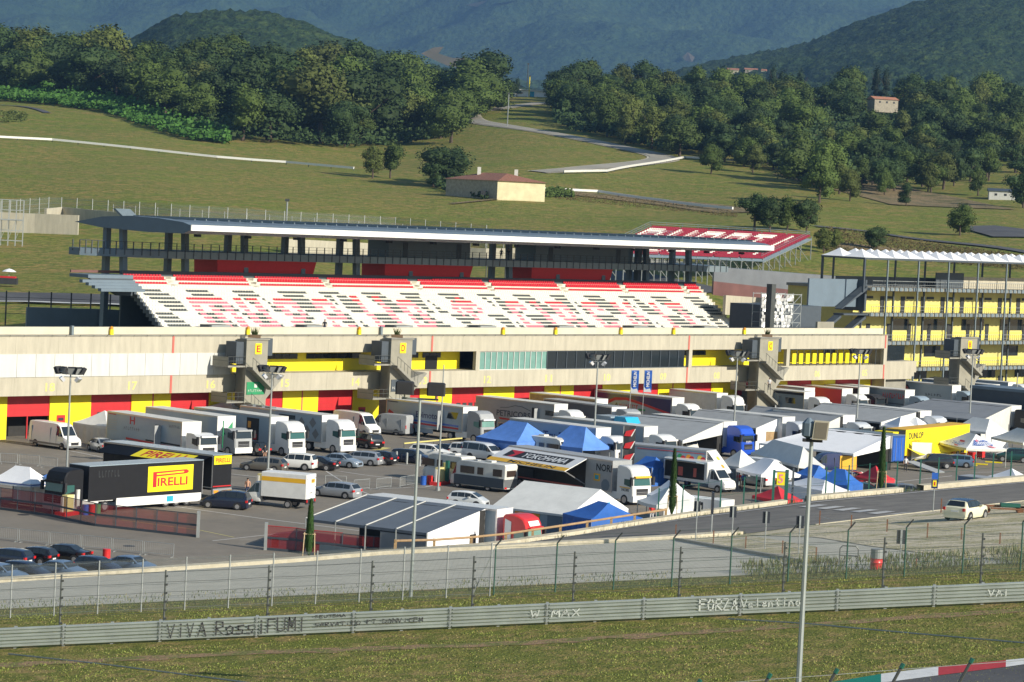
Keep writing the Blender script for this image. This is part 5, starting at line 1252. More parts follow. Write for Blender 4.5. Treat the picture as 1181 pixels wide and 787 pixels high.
def loft_body(o, st, Wd, z0, belt, paint, roof=None, glass='glass', side=(), tum=.36, wheels=(), wr=.32, pillar=None, trim='matt_black', openwin=None, nose=.10):
    """st: list (x, ztop, plan scale); segments flagged in side get side glass; steep segments above the belt get screens"""
    body = MB(); gl = MB(); rf = MB(); arch = MB()
    def ring(x, zt, s):
        w = Wd/2*s; zb = min(belt, zt-.04); wt = w-.03-max(0, zt-zb)*tum; 
        return [(x,-w+.07,z0),(x,-w,z0+.16),(x,-w,(z0+zb)/2+.08),(x,-w+.025,zb),(x,-wt,zt-.035 if zt-zb>.1 else zb+.02),(x,-wt+.13,zt),(x,0,zt+.018),(x,wt-.13,zt),(x,wt,zt-.035 if zt-zb>.1 else zb+.02),(x,w-.025,zb),(x,w,(z0+zb)/2+.08),(x,w,z0+.16),(x,w-.07,z0)]
    R = [ring(*q) for q in st]
    for i in range(len(R)-1):
        a, b = R[i], R[i+1]; n = len(a); za, zb_ = st[i][1], st[i+1][1]
        top = roof if roof and min(za, zb_) > belt+.3 else paint
        for j in range(n):
            k = (j+1) % n; mt = top if j in (4,5,6,7) else (pillar if pillar and j in (3,8) and min(za, zb_) > belt+.2 else paint)
            body.add([a[j], a[k], b[k], b[j]], [[0,1,2,3]], mt)
        if i in side:
            for j0, sg in ((3,-1),(8,1)):
                def L(p, q, t): return tuple(p[m]*(1-t)+q[m]*t for m in range(3))
                p0, p1, q0, q1 = a[j0], a[j0+1], b[j0], b[j0+1]
                c = [L(p0,p1,.10), L(p0,p1,.90), L(q0,q1,.90), L(q0,q1,.10)]; cx = sum(v[0] for v in c)/4
                c = [(cx+(v[0]-cx)*.93, v[1]+sg*.016, v[2]) for v in c]
                # degenerate at low ends
                if min(za, zb_) < belt+.12: 
                    lo = a if za < zb_ else b
                gl.poly(c, glass)
        if (za < belt+.22) != (zb_ < belt+.22) or abs(za-zb_) > .30:      # screen
            lo, hi = (a, b) if za < zb_ else (b, a); sg = 1 if hi is a else -1
            def L(p, q, t): return (p[0]*(1-t)+q[0]*t+sg*.02, p[1]*(1-t)+q[1]*t, p[2]*(1-t)+q[2]*t+.015)
            zl, zh = lo[5][2], hi[5][2]; t0 = max(.06, min(.9, (belt+.02-zl)/(zh-zl))) if zl < belt else .06
            t1 = .90
            gl.poly([L(lo[5],hi[5],t0),L(lo[7],hi[7],t0),L(lo[7],hi[7],t1),L(lo[5],hi[5],t1)], glass)
    body.poly(R[0], paint); body.poly(R[-1], paint)
    part(body, 'body', o, smooth=38); part(gl, 'window', o)
    mb = MB()
    for x, y in wheels:
        s = 1 if y > 0 else -1; pts = [(x+(wr+.07)*math.cos(t), s*(Wd/2+.004), wr+(wr+.07)*math.sin(t)) for t in [math.pi*i/10 for i in range(11)]]
        mb.poly([(x+wr+.07, s*(Wd/2+.004), z0)]+pts+[(x-wr-.07, s*(Wd/2+.004), z0)], trim)
    x0, x1 = st[0][0], st[-1][0]; mb.box(x0+.25,x1-.25,-Wd/2+.12,Wd/2-.12,z0-.06,z0+.02,'matt_black'); part(mb, 'underbody', o)
    for x, y in wheels: wheel(o, x, y, wr)
def car(kind, paint, label, u, v, rz, L=None, group='cars parked in the paddock', roof=None, name='parked_car', cat='car', sc=1., loc=None, plate=True):
    o = thing(name, label, cat, tuple(loc or G(u, v)), rz, group); o.scale = (sc,)*3
    if kind == 'sedan':
        L = L or 4.7; Wd, H, z0, belt = 1.80, 1.44, .20, .92; h = L/2
        st = [(-h,.62,.86),(-h+.05,.92,.93),(-h+.55,1.0,1),(-h+.85,1.02,1),(-h+1.55,H-.05,1),(-h+2.3,H,1),(-h+2.9,H-.04,1),(-h+3.55,.98,1),(h-.5,.84,.98),(h-.08,.68,.88),(h,.5,.82)]; side = (3,4,5,6)
    elif kind == 'wagon':
        L = L or 4.7; Wd, H, z0, belt = 1.80, 1.48, .20, .94; h = L/2
        st = [(-h,.70,.88),(-h+.05,.98,.95),(-h+.42,H-.08,.97),(-h+1.1,H,1),(-h+2.0,H+.01,1),(-h+2.8,H-.05,1),(-h+3.5,1.0,1),(h-.5,.86,.98),(h-.08,.70,.88),(h,.5,.82)]; side = (2,3,4,5)
    elif kind == 'hatch':
        L = L or 4.0; Wd, H, z0, belt = 1.72, 1.48, .20, .95; h = L/2
        st = [(-h,.70,.88),(-h+.04,1.0,.95),(-h+.38,H-.08,.96),(-h+1.0,H,1),(-h+1.7,H,1),(-h+2.3,H-.06,1),(-h+3.05,1.02,1),(h-.4,.88,.98),(h-.07,.72,.88),(h,.5,.82)]; side = (2,3,4,5)
    elif kind == 'mpv':
        L = L or 4.4; Wd, H, z0, belt = 1.80, 1.64, .20, 1.02; h = L/2
        st = [(-h,.75,.88),(-h+.04,1.05,.95),(-h+.30,H-.08,.96),(-h+1.0,H,1),(-h+2.0,H,1),(-h+2.6,H-.08,1),(-h+3.5,1.06,1),(h-.35,.90,.98),(h-.07,.74,.88),(h,.5,.82)]; side = (2,3,4,5)
    elif kind == 'suv':
        L = L or 4.6; Wd, H, z0, belt = 1.86, 1.72, .30, 1.06; h = L/2
        st = [(-h,.80,.90),(-h+.04,1.1,.96),(-h+.32,H-.08,.97),(-h+1.0,H,1),(-h+2.0,H,1),(-h+2.7,H-.06,1),(-h+3.35,1.12,1),(h-.45,1.0,.98),(h-.08,.86,.90),(h,.6,.84)]; side = (2,3,4,5)
    elif kind == 'mini':
        L = 3.70; Wd, H, z0, belt = 1.68, 1.41, .22, .92; h = L/2
        st = [(-h,.60,.90),(-h+.04,.90,.94),(-h+.16,.96,.95),(-h+.42,H-.08,.96),(-h+.9,H,1),(-h+1.6,H,1),(-h+2.1,H-.05,1),(-h+2.62,1.0,1),(h-.45,.93,.99),(h-.12,.82,.92),(h,.55,.84)]; side = (3,4,5,6)
    r = {'suv':.36,'mini':.31}.get(kind, .32); wx = L/2-.82 if kind != 'mini' else L/2-.62
    loft_body(o, st, Wd, z0, belt, paint, roof, 'glass', side, wheels=[(wx-.02,-Wd/2+.10),(wx-.02,Wd/2-.10),(-wx+.05,-Wd/2+.10),(-wx+.05,Wd/2-.10)], wr=r, pillar='matt_black' if kind == 'mini' else None)
    for s in (-1, 1):
        mb = MB(); mb.box(-h-.012,-h+.14,s*(Wd/2-.16)-(.02 if kind=='mini' else .17),s*(Wd/2-.16)+.155*1,.70,.90,'lamp_red'); part(mb, 'tail_light', o)
        mb = MB(); mb.add([(h-.02,s*(Wd/2-.62),.56),(h-.30,s*(Wd/2-.07),.58),(h-.34,s*(Wd/2-.09),.76),(h-.08,s*(Wd/2-.60),.72),(h+.015,s*(Wd/2-.62),.56),(h-.24,s*(Wd/2-.03),.58)],[[4,5,2,3],[0,1,5,4]],'lamp_clear'); part(mb, 'headlight', o)
        mb = MB(); mb.box(L/2-1.62,L/2-1.45,s*(Wd/2-.03)-.0 if s>0 else -Wd/2-.17,s*(Wd/2)+.17 if s>0 else -Wd/2+.03,belt,belt+.13,paint); part(mb, 'mirror', o)
    if plate:
        mb = MB(); mb.box(-h-.018,-h+.02,-.26,.26,.52 if kind!='mini' else .62,.64 if kind!='mini' else .74,'plate'); part(mb, 'number_plate', o)
    mb = MB(); mb.box(h-.03,h+.012,-.42,.42,.36,.58,'matt_black'); part(mb, 'grille', o)
    return o
def van(kind, paint, label, u, v, rz, loc=None, sc=1., group='vans parked in the paddock', anchor=None):
    o = thing('panel_van' if kind != 'minibus' else 'minibus', label, 'van', tuple(loc or G(u, v)), rz, group); o.scale = (sc,)*3
    if kind == 'high': L, Wd, H, belt = 6.6, 2.0, 2.72, 1.35
    elif kind == 'panel': L, Wd, H, belt = 5.5, 1.95, 2.5, 1.30
    else: L, Wd, H, belt = 5.0, 1.90, 1.95, 1.08
    h = L/2
    st = [(-h,H-.2,.95),(-h+.1,H-.03,.97),(-h+.8,H,1),(h-2.6,H,1),(h-2.0,H-.04,1),(h-1.55,H-.22,1),(h-.82,belt+.06,.99),(h-.25,belt-.18,.96),(h-.05,belt-.42,.9),(h,.5,.86)]
    side = (4,5) if kind != 'minibus' else (1,2,3,4,5)
    loft_body(o, st, Wd, .28, belt, paint, None, 'glass', side, tum=.10 if kind != 'minibus' else .22, wheels=[(h-.95,-Wd/2+.12),(h-.95,Wd/2-.12),(-h+1.25,-Wd/2+.12),(-h+1.25,Wd/2-.12)], wr=.35)
    for s in (-1, 1):
        mb = MB(); mb.box(h-.22,h-.02,s*.62-.14,s*.62+.14,.78,1.02,'lamp_clear'); part(mb, 'headlight', o)
        mb = MB(); mb.box(-h-.02,-h+.05,s*(Wd/2-.14)-.08,s*(Wd/2-.14)+.08,.9,1.3,'lamp_red'); part(mb, 'tail_light', o)
        mb = MB(); mb.box(h-1.35,h-1.2,s*(Wd/2+.1)-.1,s*(Wd/2+.1)+.1,belt+.05,belt+.4,'matt_black'); part(mb, 'mirror', o)
    mb = MB(); mb.box(h-.02,h+.03,-.5,.5,.55,.85,'matt_black'); mb.box(h-.02,h+.05,-Wd/2+.15,Wd/2-.15,.3,.5,'grey_paint'); part(mb, 'grille', o)
    mb = MB()
    if kind != 'minibus': 
        for x in (-h+.6, h-2.9, h-1.9): mb.box(x-.01,x+.01,-Wd/2-.012,Wd/2+.012,.5,H-.5,'grey_paint')
        mb.box(-h+.3,h-1.0,-Wd/2-.015,Wd/2+.015,.42,.62,'grey_paint'); part(mb, 'side_trim', o)
    return o
# ---- tractor unit and trailer
def tractor(o, x0, paint, style='tall', glass='glass', nose='white', H=3.7, visor=None):
    """cab whose rear is at x0; about 2.3 m long; a sub-assembly 'cab' with its own pieces"""
    c = MB(); Wd = 2.44; L = 2.25; h0 = .55; x1 = x0+L; top = H
    prof = [(x0,h0),(x0,top-.12),(x0+.12,top-.02),(x0+.9,top),(x1-.95,top-.05),(x1-.42,top-.28),(x1-.16,top-.72 if top-.72>2.75 else 2.75),(x1-.10,2.62),(x1-.02,1.9),(x1+.03,1.2),(x1+.03,h0-.2)]
    R = []
    for y, ins in ((-Wd/2,.07),(-Wd/2+.10,0),(Wd/2-.10,0),(Wd/2,.07)):
        R.append([(x0+(px-x0)*(1-ins*.5)-(0 if px<x1-1 else ins*.3), y, pz-(ins if pz > 3 else 0)) for px, pz in prof])
    c.loft([[tuple(p) for p in r] for r in R], paint); c.poly(R[0], paint); c.poly(R[-1][::-1], paint)
    cab = part(c, 'cab', o, smooth=35)
    def sub(nm, f): 
        m = MB(); f(m); return m.build(nm, cab)
    sub('windscreen', lambda m: m.add([(x1+.012,-Wd/2+.16,1.92),(x1+.012,Wd/2-.16,1.92),(x1-.09,Wd/2-.20,2.60),(x1-.09,-Wd/2+.20,2.60)],[[0,1,2,3]],glass))
    for s in (-1, 1):
        y = s*(Wd/2+.012); sub('side_window', lambda m: m.add([(x1-.25,y,1.75),(x1-.36,y,2.5),(x1-1.25,y,2.5),(x1-1.25,y,1.95)],[[0,1,2,3]],glass))
        sub('mirror', lambda m: m.box(x1-.12,x1+.12,s*(Wd/2+.2)-.12,s*(Wd/2+.2)+.12,1.95,2.75,'matt_black'))
        sub('headlight', lambda m: m.box(x1-.1,x1+.055,s*.95-.2,s*.95+.2,.62,.85,'lamp_clear'))
    sub('grille', lambda m: (m.box(x1,x1+.05,-.75,.75,1.0,1.62,'matt_black'), m.box(x1+.05,x1+.07,-.7,.7,1.28,1.32,'rim'), m.box(x1+.05,x1+.07,-.7,.7,1.12,1.15,'rim')))
    sub('bumper', lambda m: m.box(x1-.2,x1+.09,-Wd/2+.02,Wd/2-.02,.35,.95,nose))
    sub('sun_visor', lambda m: m.box(x1-.14,x1+.16,-Wd/2+.2,Wd/2-.2,2.66,2.84,visor or paint))
    ch = MB(); ch.box(x0-1.6,x1-.4,-.45,.45,.55,.95,'matt_black'); ch.box(x0-1.9,x0+.3,-Wd/2+.05,-Wd/2+.12,.45,1.15,nose); ch.box(x0-1.9,x0+.3,Wd/2-.12,Wd/2-.05,.45,1.15,nose); part(ch, 'chassis', o)
    for s in (-1,1): wheel(o, x1-1.15, s*1.08, .50, .32); wheel(o, x0-2.6, s*1.02, .50, .5)
    return cab
def trailer(o, x0, L, side, H=4., front='white', roofm='offwhite', skirt=None, wd=2.5, z0=1.0, deck=None):
    """box body from x0 to x0+L"""
    mb = MB(); mb.box(x0,x0+L,-wd/2,wd/2,z0,H,side); mb.box(x0+L,x0+L+.02,-wd/2,wd/2,z0,H,front); bx = part(mb, 'cargo_box', o)
    mb = MB(); mb.box(x0-.02,x0+L+.03,-wd/2-.02,wd/2+.02,H,H+.06,roofm); mb.build('roof_panel', bx)
    mb = MB(); mb.box(x0,x0+L+.02,-wd/2-.03,-wd/2,H-.1,H+.03,'rim'); mb.box(x0,x0+.08,-wd/2-.02,wd/2+.02,z0,H-.1,'rim'); mb.box(x0+L-.08,x0+L+.035,-wd/2-.025,-wd/2,z0,H-.1,'rim'); mb.box(x0,x0+L,-wd/2-.02,-wd/2,z0,z0+.08,'rim'); mb.build('edge_trim', bx)
    mb = MB(); mb.box(x0+.3,x0+L*.62,-wd/2+.05,-wd/2+.1,.45,z0,skirt or side); mb.box(x0+.3,x0+L*.62,wd/2-.1,wd/2-.05,.45,z0,skirt or side); mb.box(x0+.4,x0+L-1,-.5,.5,.7,z0,'matt_black'); mb.box(x0-.03,x0+.1,-1.1,1.1,.5,.75,'lamp_red'); part(mb, 'skirt', o)
    for k in range(3):
        for s in (-1,1): wheel(o, x0+1.9+k*1.3, s*1.05, .50, .36)
    return bx
def rig_at(tail, nose, z=4., side='skylit_pale', front='white', roofm='offwhite', cabp='white', label='', L=13.0, cab=True, H=4., glass='glass', cabH=3.7, skirt=None, nosem='white', group='race trucks parked nose out from the garages', visor=None, deco=None, rot=None, name='articulated_truck', cat='truck'):
    """tail / nose: pixels of the roof edge on the side facing us"""
    a, b = G(*tail, z), G(*nose, z); d = (b-a); d.z = 0; d.normalize()
    rz = math.atan2(d.y, d.x) if rot is None else rot
    d = Vector((math.cos(rz), math.sin(rz), 0)); left = Vector((-d.y, d.x, 0))
    c = a+left*1.25; c.z = 0      # visible side is our right hand side (local -y)
    o = thing(name, label, cat, tuple(c), rz, group)
    bx = trailer(o, 0, L, side, H, front, roofm, skirt)
    if cab: tractor(o, L+.75, cabp, glass=glass, H=cabH, nose=nosem, visor=visor)
    if deco: deco(bx, L)
    return o
def panel(bx, name, pts, mt, y=-1.262):
    m = MB(); m.poly([(x, y, z) for x, z in pts], mt); return m.build(name, bx)
def side_text(bx, s, x0, z0, wid, hei, mt, y=-1.268, bold=.03, shear=0, name='lettering'):
    m = MB(); text(m, s, (x0, y, z0), (1,0,0), (0,0,1), wid, hei, mt, bold, shear); return m.build(name, bx)
AN = ANG_N
def d_door(x, w=1.0, h=2.3, open_=True):
    def f(bx, L=0):
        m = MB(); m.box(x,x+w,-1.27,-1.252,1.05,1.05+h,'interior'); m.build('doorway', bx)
        if open_: m = MB(); m.box(x+w,x+w+.05,-2.1,-1.27,1.05,1.05+h,'grey_panel'); m.build('door', bx)
    return f
def deco1(bx, L):
    d_door(8.6)(bx); panel(bx,'stripe',[(3.5,1.35),(L-.2,1.15),(L-.2,1.35),(3.5,1.55)],'red'); panel(bx,'stripe',[(7,1.5),(L-.2,1.45),(L-.2,1.62),(7,1.66)],'matt_black',-1.264)
    side_text(bx,'H',4.1,3.0,.9,.8,'red'); side_text(bx,'~~~~~~~~',3.1,2.35,2.9,.35,'grey_paint'); side_text(bx,'~~~~~~~',11.0,3.3,1.9,.25,'slate_dark'); panel(bx,'stripe',[(.2,3.75),(1.6,3.75),(1.6,3.85),(.2,3.85)],'red')
    for k in range(5): panel(bx,'vent',[(.2,2.1+k*.25),(1.8,2.1+k*.25),(1.8,2.2+k*.25),(.2,2.2+k*.25)],'grey_panel')
rig_at((124,474.5),(222,484.5), label='white race truck with red letter H and red stripe, leftmost in the row', cabp='paint_white', L=13.2, deco=deco1, glass='glass', cabH=3.0, rot=AN-.06)
def deco2(bx, L):
    side_text(bx,'~~~~~~~~',1.0,2.6,5,.5,'slate_dark'); m = MB(); m.poly([(L+1.3,-1.5,2.2),(L+1.3,-.2,3.6),(L+1.35,-.2,2.2)],'green'); m.box(L+1.28,L+1.36,-1.56,-1.46,.8,3.7,'green'); m.build('green_awning_arm', bx)
rig_at((168,469.5),(257,486), label='white box truck with green folded awning arm between two race trucks', cabp='grey_panel', L=12.4, deco=deco2, cabH=2.9, side='skylit_pale', front='paint_white', rot=AN-.03)
def deco3(bx, L):
    side_text(bx,'Antonelli',1.6,2.7,5.0,.62,'slate_dark'); m = MB(); m.box(8.9,10.9,-1.27,-1.25,1.3,3.7,'interior'); m.box(9.1,9.6,-1.28,-1.27,2.6,3.3,'orange'); m.box(10.1,10.6,-1.28,-1.27,1.4,2.0,'red_plastic'); m.box(9.4,9.9,-1.28,-1.27,1.9,2.4,'green'); m.build('open_side_hatch', bx)
    m = MB(); m.box(7.4,7.8,-2.0,-1.9,1.2,3.4,'paint_white'); m.build('door', bx); panel(bx,'vent',[(.3,3.6),(1.5,3.6),(1.5,3.75),(.3,3.75)],'brown')
rig_at((224,470),(322,482), label='white race truck with an open side hatch full of gear and a sleek white cab', cabp='paint_white', L=12.8, deco=deco3, glass='glass_green', rot=AN-.01)
def deco4(bx, L):
    m = MB(); rn = random.Random(1)
    for i, (x, z) in enumerate([(7.9,2.9),(8.9,2.1),(10,3.0),(10.9,2.2),(7.2,1.8),(11.8,3.1),(12.3,1.9),(9.6,1.5)]): m.poly([(x-.55,-1.263,z),(x,-1.263,z-.6),(x+.55,-1.263,z),(x,-1.263,z+.6)],'grey_paint')
    m.build('checker_print', bx); panel(bx,'window',[(6.4,3.2),(9,3.2),(9,3.65),(6.4,3.65)],'glass',-1.266)
    m = MB()
    for k in range(3): m.box(.8+k*1.5,1.8+k*1.5,-1.0,-.2,4.06,4.25,'grey_paint')
    m.build('roof_vent', bx)
rig_at((277,468),(378,480), label='pale race truck with dark diamond checks on its side', cabp='paint_white', L=13.2, deco=deco4, glass='glass_green', cabH=3.7, rot=AN+.02)
def deco5(bx, L):
    side_text(bx,'Ebimotors',5.0,2.2,4.3,.75,'navy',bold=.02); panel(bx,'stripe',[(2.8,1.75),(L-.6,1.60),(L-.6,1.8),(2.8,1.95)],'blue'); panel(bx,'stripe',[(2.8,1.45),(L-.6,1.30),(L-.6,1.5),(2.8,1.65)],'red',-1.264)
    panel(bx,'red_flash',[(.3,2.4),(1.6,2.0),(1.2,2.5),(.5,2.8)],'red'); panel(bx,'window',[(10,2.5),(11.6,2.5),(11.9,3.3),(10.3,3.3)],'glass'); d_door(8.6,.7)(bx); panel(bx,'stripe',[(.2,3.7),(1.9,3.7),(1.9,3.8),(.2,3.8)],'matt_black')
rig_at((446,460),(541,471), label='grey white race truck with a blue and a red stripe along its side', cabp='grey_panel', L=12.6, deco=deco5, glass='glass_teal', visor='paint_white', side='skylit_pale', rot=AN+.02)
def deco6(bx, L):
    side_text(bx,'PETRICORS',3.6,1.9,5.6,.75,'slate_dark',bold=.05); d_door(9.4,1.1)(bx); panel(bx,'window',[(11.6,2.6),(L+.0,2.6),(L,3.2),(11.6,3.2)],'glass')
    pts = [(4.2,2.95),(5.5,3.05),(6.6,3.35),(7.8,3.3),(9.2,2.9)]
    m = MB(); m.path([(x,-1.27,z) for x, z in pts], .04, 'slate_dark', 4); m.build('car_outline_print', bx); panel(bx,'stripe',[(4.2,1.5),(8.5,1.45),(7.5,1.62),(4.0,1.72)],'red')
rig_at((549,457),(642,468), label='grey race truck with a car outline drawn over its dark capital lettering', side='grey_panel', L=13, deco=deco6, cabp='paint_white', cabH=3.5, rot=AN+.02)
rig_at((611,453),(675,461), label='brown sided trailer truck behind the dark grey one', side='wood', roofm='offwhite', L=11, cabp='white', cabH=3.2, rot=AN+.03)
rig_at((627,460),(692,468.5), z=4, label='dark grey trailer truck with a pale slanted front panel', side='dark_grey_panel', roofm='grey_panel', L=12.5, cabp='grey_panel', cabH=3.9, glass='teal', rot=AN-.1)
def deco9(bx, L): side_text(bx,'Tech Parts',7.6,2.5,4.8,.9,'navy',bold=.05); side_text(bx,'Pa',9.8,2.45,.9,.9,'red')
rig_at((588,482.5),(684,495), label='pale blue trailer truck right behind the light blue peaked tents', side='skylit_pale', L=13, deco=lambda bx, L: side_text(bx,'Tru-Parts',5.2,2.2,4.8,.9,'navy',bold=.05), cabp='paint_white', cabH=3.3, rot=AN+.0)
rig_at((637,481),(743,491.5), label='long white trailer truck with a white cab and dark windscreen, centre of the paddock', side='skylit_pale', L=13.4, cabp='paint_white', cabH=3.3, rot=AN+.04)
def deco11(bx, L):
    panel(bx,'blue_print',[(1.2,1.9),(2.2,2.3),(3.6,2.95),(5.5,3.1),(8,2.7),(L-.2,1.75),(L-.2,3.75),(.4,3.75),(.4,1.9)],'navy',-1.262)
    m = MB(); m.loft([[(x,-1.268,z) for x, z in [(1.2,1.9),(2.2,2.3),(3.6,2.95),(5.5,3.1),(8,2.7),(L-.2,1.75)]],[(x,-1.268,z+.22) for x, z in [(.8,1.9),(2.0,2.45),(3.5,3.1),(5.5,3.25),(8,2.8),(L-.2,1.8)]]],'red',close=False); m.build('red_swoosh', bx)
    side_text(bx,'~~~~~~~~~',4.4,2.15,3.2,.45,'red'); panel(bx,'green_patch',[(7.6,1.9),(8.8,1.9),(8.8,2.15),(7.6,2.15)],'green'); panel(bx,'blue_figure',[(3.6,1.7),(7.3,1.65),(7.2,1.85),(4.2,2.2),(3.9,2.7),(3.6,2.4)],'navy',-1.264)
rig_at((686,450),(783,461), label='navy and silver race truck with a long red swoosh on its side', side='skylit_pale', L=13.2, deco=deco11, cabp='paint_white', cabH=3.4, rot=AN+.02)
rig_at((772,449),(815,456), label='cream cab truck glimpsed just behind the navy and silver race truck', side='offwhite', L=8, z=4, cabp='paint_white', cabH=3.9, rot=AN+.05)
def deco12(bx, L): panel(bx,'dark_band',[(0,3.55),(L,3.55),(L,3.9),(0,3.9)],'black',-1.266); panel(bx,'window',[(10.6,2.3),(12.2,2.3),(12.0,3.1),(10.4,3.1)],'glass'); d_door(8.3,1.0,1.4)(bx); side_text(bx,'~~~~~~',2.4,3.58,1.8,.25,'red',-1.27)
rig_at((838,444),(940,455.5), label='slate grey race truck with a black band under its roof, behind the flags', side='slate_light', L=13.6, deco=deco12, cabp='paint_white', cabH=3.5, roofm='offwhite', rot=AN+.02)
rig_at((850,440.5),(922,449), z=4.1, label='cream roofed trailer truck left of the bright red one', side='offwhite', H=4.1, L=12, cabp='paint_white', cab=False, rot=AN+.02, name='semi_trailer', cat='trailer')
rig_at((886,440.5),(984,455), label='bright red race truck with a white roof stripe', side='red_plastic', roofm='paint_white', L=13.4, cabp='paint_white', cabH=3.4, rot=AN+.0)
rig_at((917,440.5),(998,449.5), label='black sided trailer just right of the bright red race truck', side='matt_black', roofm='offwhite', L=11.5, cabp='matt_black', cabH=3.2, rot=AN+.02)
def deco14(bx, L): side_text(bx,'~~~~~~~~~~',8.2,2.7,3.8,.75,'red'); panel(bx,'stripe',[(8.0,1.9),(12,1.85),(12,2.0),(8.0,2.05)],'slate_dark')
rig_at((965,443),(1041,451.5), label='grey race truck with red lettering near its front', side='slate_light', L=12, deco=deco14, cabp='skylit_pale', cabH=3.3, rot=AN+.03)
def deco15(bx, L):
    m = MB(); m.lathe((3.6,-1.27,2.7),[(1.0,0),(1.0,.01)],'slate_dark',14,'y'); m.build('round_print', bx); m = MB(); m.lathe((3.6,-1.28,2.7),[(.75,0),(.75,.01)],'red_pale',14,'y'); m.build('round_print', bx); side_text(bx,'~~~~~~',7.4,2.2,3.0,.35,'slate_dark')
rig_at((1021,438),(1094,446.5), label='pale blue race truck with a dark round emblem on its side', side='skylit_pale', L=12, deco=deco15, cabp='skylit_pale', cabH=3.3, rot=AN+.04)
rig_at((1063,437),(1139,445.5), label='blue grey race truck with a white side door near its front', side='car_blue_p', L=12.5, deco=lambda bx, L: (lambda m: (m.box(8.6,9.9,-1.28,-1.25,1.2,3.3,'paint_white'), m.build('door', bx)))(MB()), cabp='paint_white', cabH=3.3, rot=AN+.05) if m_('car_blue_p',(.22,.30,.37),.4,var=.05) else 0
rig_at((1098,436),(1150,441), label='white truck with a roof spoiler half hidden behind the blue grey one', side='skylit_pale', L=10, cabp='paint_white', cabH=3.9, rot=AN+.08)
# dark hospitality unit at the right border
o = thing('hospitality_unit', 'tall black box unit with pale cornice at the right border', 'hospitality unit', tuple(G(1190,500)), AN+.05)
mb = MB(); mb.box(-9,2,-1.6,3.5,0,5.6,'slate_dark'); part(mb, 'wall', o); mb = MB(); mb.box(-9.2,2.2,-1.8,3.7,5.6,6.0,'slate'); part(mb, 'cornice', o); mb = MB(); mb.box(2.001,2.05,-1.2,-.2,0,2.4,'black'); mb.box(-6,-2,-1.65,-1.6,.2,3,'black'); part(mb, 'window', o)
# ---- black tyre service trucks, left
def pirelli(o, bx, L, s, x0):
    m = MB(); m.poly([(x0,s,1.45),(x0+5.4,s,1.45),(x0+5.4,s,3.6),(x0,s,3.6)],'yellow'); m.build('yellow_sign', bx)
a, b = G(102.5,538.6,4.), G(234.8,531,4.); d = (a-b); d.z = 0; rz = math.atan2(d.y, d.x); left = Vector((-d.y, d.x, 0)).normalized()
c = b-left*1.25; c.z = 0; Lp = d.length
o = thing('articulated_truck', 'black truck with a big yellow sign on its side, parked nose left before the fence', 'truck', tuple(c), rz, 'black tyre service trucks')
bx = trailer(o, 0, Lp-.1, 'black', 4., 'matt_black', 'skylit_pale', 'paint_white')
# sign on the left hand (+y) side reads from nose... to tail: x decreasing
yy = 1.262; sw, x1s = 5.6, 6.85
m = MB(); m.poly([(x1s,yy,1.45),(x1s-sw,yy,1.45),(x1s-sw,yy,3.7),(x1s,yy,3.7)],'yellow'); sg_ = m.build('sign_panel', bx)
m = MB(); X = lambda q: x1s-q*sw; Z = lambda q: 1.45+q*2.25
m.poly([(X(.11),yy+.01,Z(.18)),(X(.19),yy+.01,Z(.18)),(X(.19),yy+.01,Z(.78)),(X(.11),yy+.01,Z(.78))],'red')
bar_ = [(.11,.78),(.84,.80),(.88,.77),(.90,.72),(.88,.66),(.84,.63),(.19,.60),(.19,.655),(.80,.685),(.80,.745),(.19,.72),(.11,.71)]
m.poly([(X(a),yy+.012,Z(b)) for a, b in [(.11,.78),(.84,.82),(.88,.79),(.90,.735),(.88,.68),(.84,.655),(.78,.65),(.78,.70),(.80,.735),(.78,.765),(.19,.72),(.11,.71)]],'red')
m.poly([(X(a),yy+.014,Z(b)) for a, b in [(.19,.60),(.80,.65),(.80,.70),(.19,.66)]],'red')
text(m, 'IRELLI', (X(.215),yy+.012,Z(.21)), (-1,0,0), (0,0,1), sw*.66, .74, 'red', .045); m.build('lettering', sg_)
m = MB(); m.box(x1s-3.2,x1s-2.4,1.272,1.28,.5,1.0,'teal'); m.build('blue_sticker', bx)
m = MB(); m.box(.15,Lp-3.4,1.10,1.27,.36,1.12,'paint_white'); m.box(Lp-3.0,Lp-.2,1.2,1.24,.95,1.08,'paint_white'); m.build('side_skirt', bx)
m = MB(); text(m, '~~~~~~~', (Lp-1.2,1.262,3.0), (-1,0,0), (0,0,1), 2.6, .6, 'dark', .05); m.build('faint_lettering', bx)
tractor(o, Lp+.55, 'black', glass='glass_green', H=3.85, nose='paint_white')
m = MB(); m.add([(Lp+2.55,-.8,3.02),(Lp+2.55,.8,3.02),(Lp+2.38,.8,3.38),(Lp+2.38,-.8,3.38)],[[0,1,2,3]],'orange'); part(m, 'front_sign', o)
def decoP(bx, L):
    m = MB(); m.loft([[(1.0,-1.27,3.9),(L-.3,-1.27,3.9)],[(1.0,-3.3,3.25),(L-.3,-3.3,3.25)],[(1.0,-3.3,3.2),(L-.3,-3.3,3.2)],[(1.0,-1.27,3.85),(L-.3,-1.27,3.85)]],'black'); m.build('lifted_side_panel', bx)
    m = MB(); m.poly([(L-8.6,-1.5,3.84),(L-1.6,-1.5,3.84),(L-1.6,-3.28,3.27),(L-8.6,-3.28,3.27)],'yellow'); text(m,'PIRELLI',(L-7.6,-3.0,3.385),(1,0,0),(0,1.78,.57),5,1.3,'red',.05); m.build('yellow_sign', bx)
    m = MB(); m.box(1.5,L-1,-1.28,-1.255,1.1,3.6,'interior'); m.build('open_side', bx)
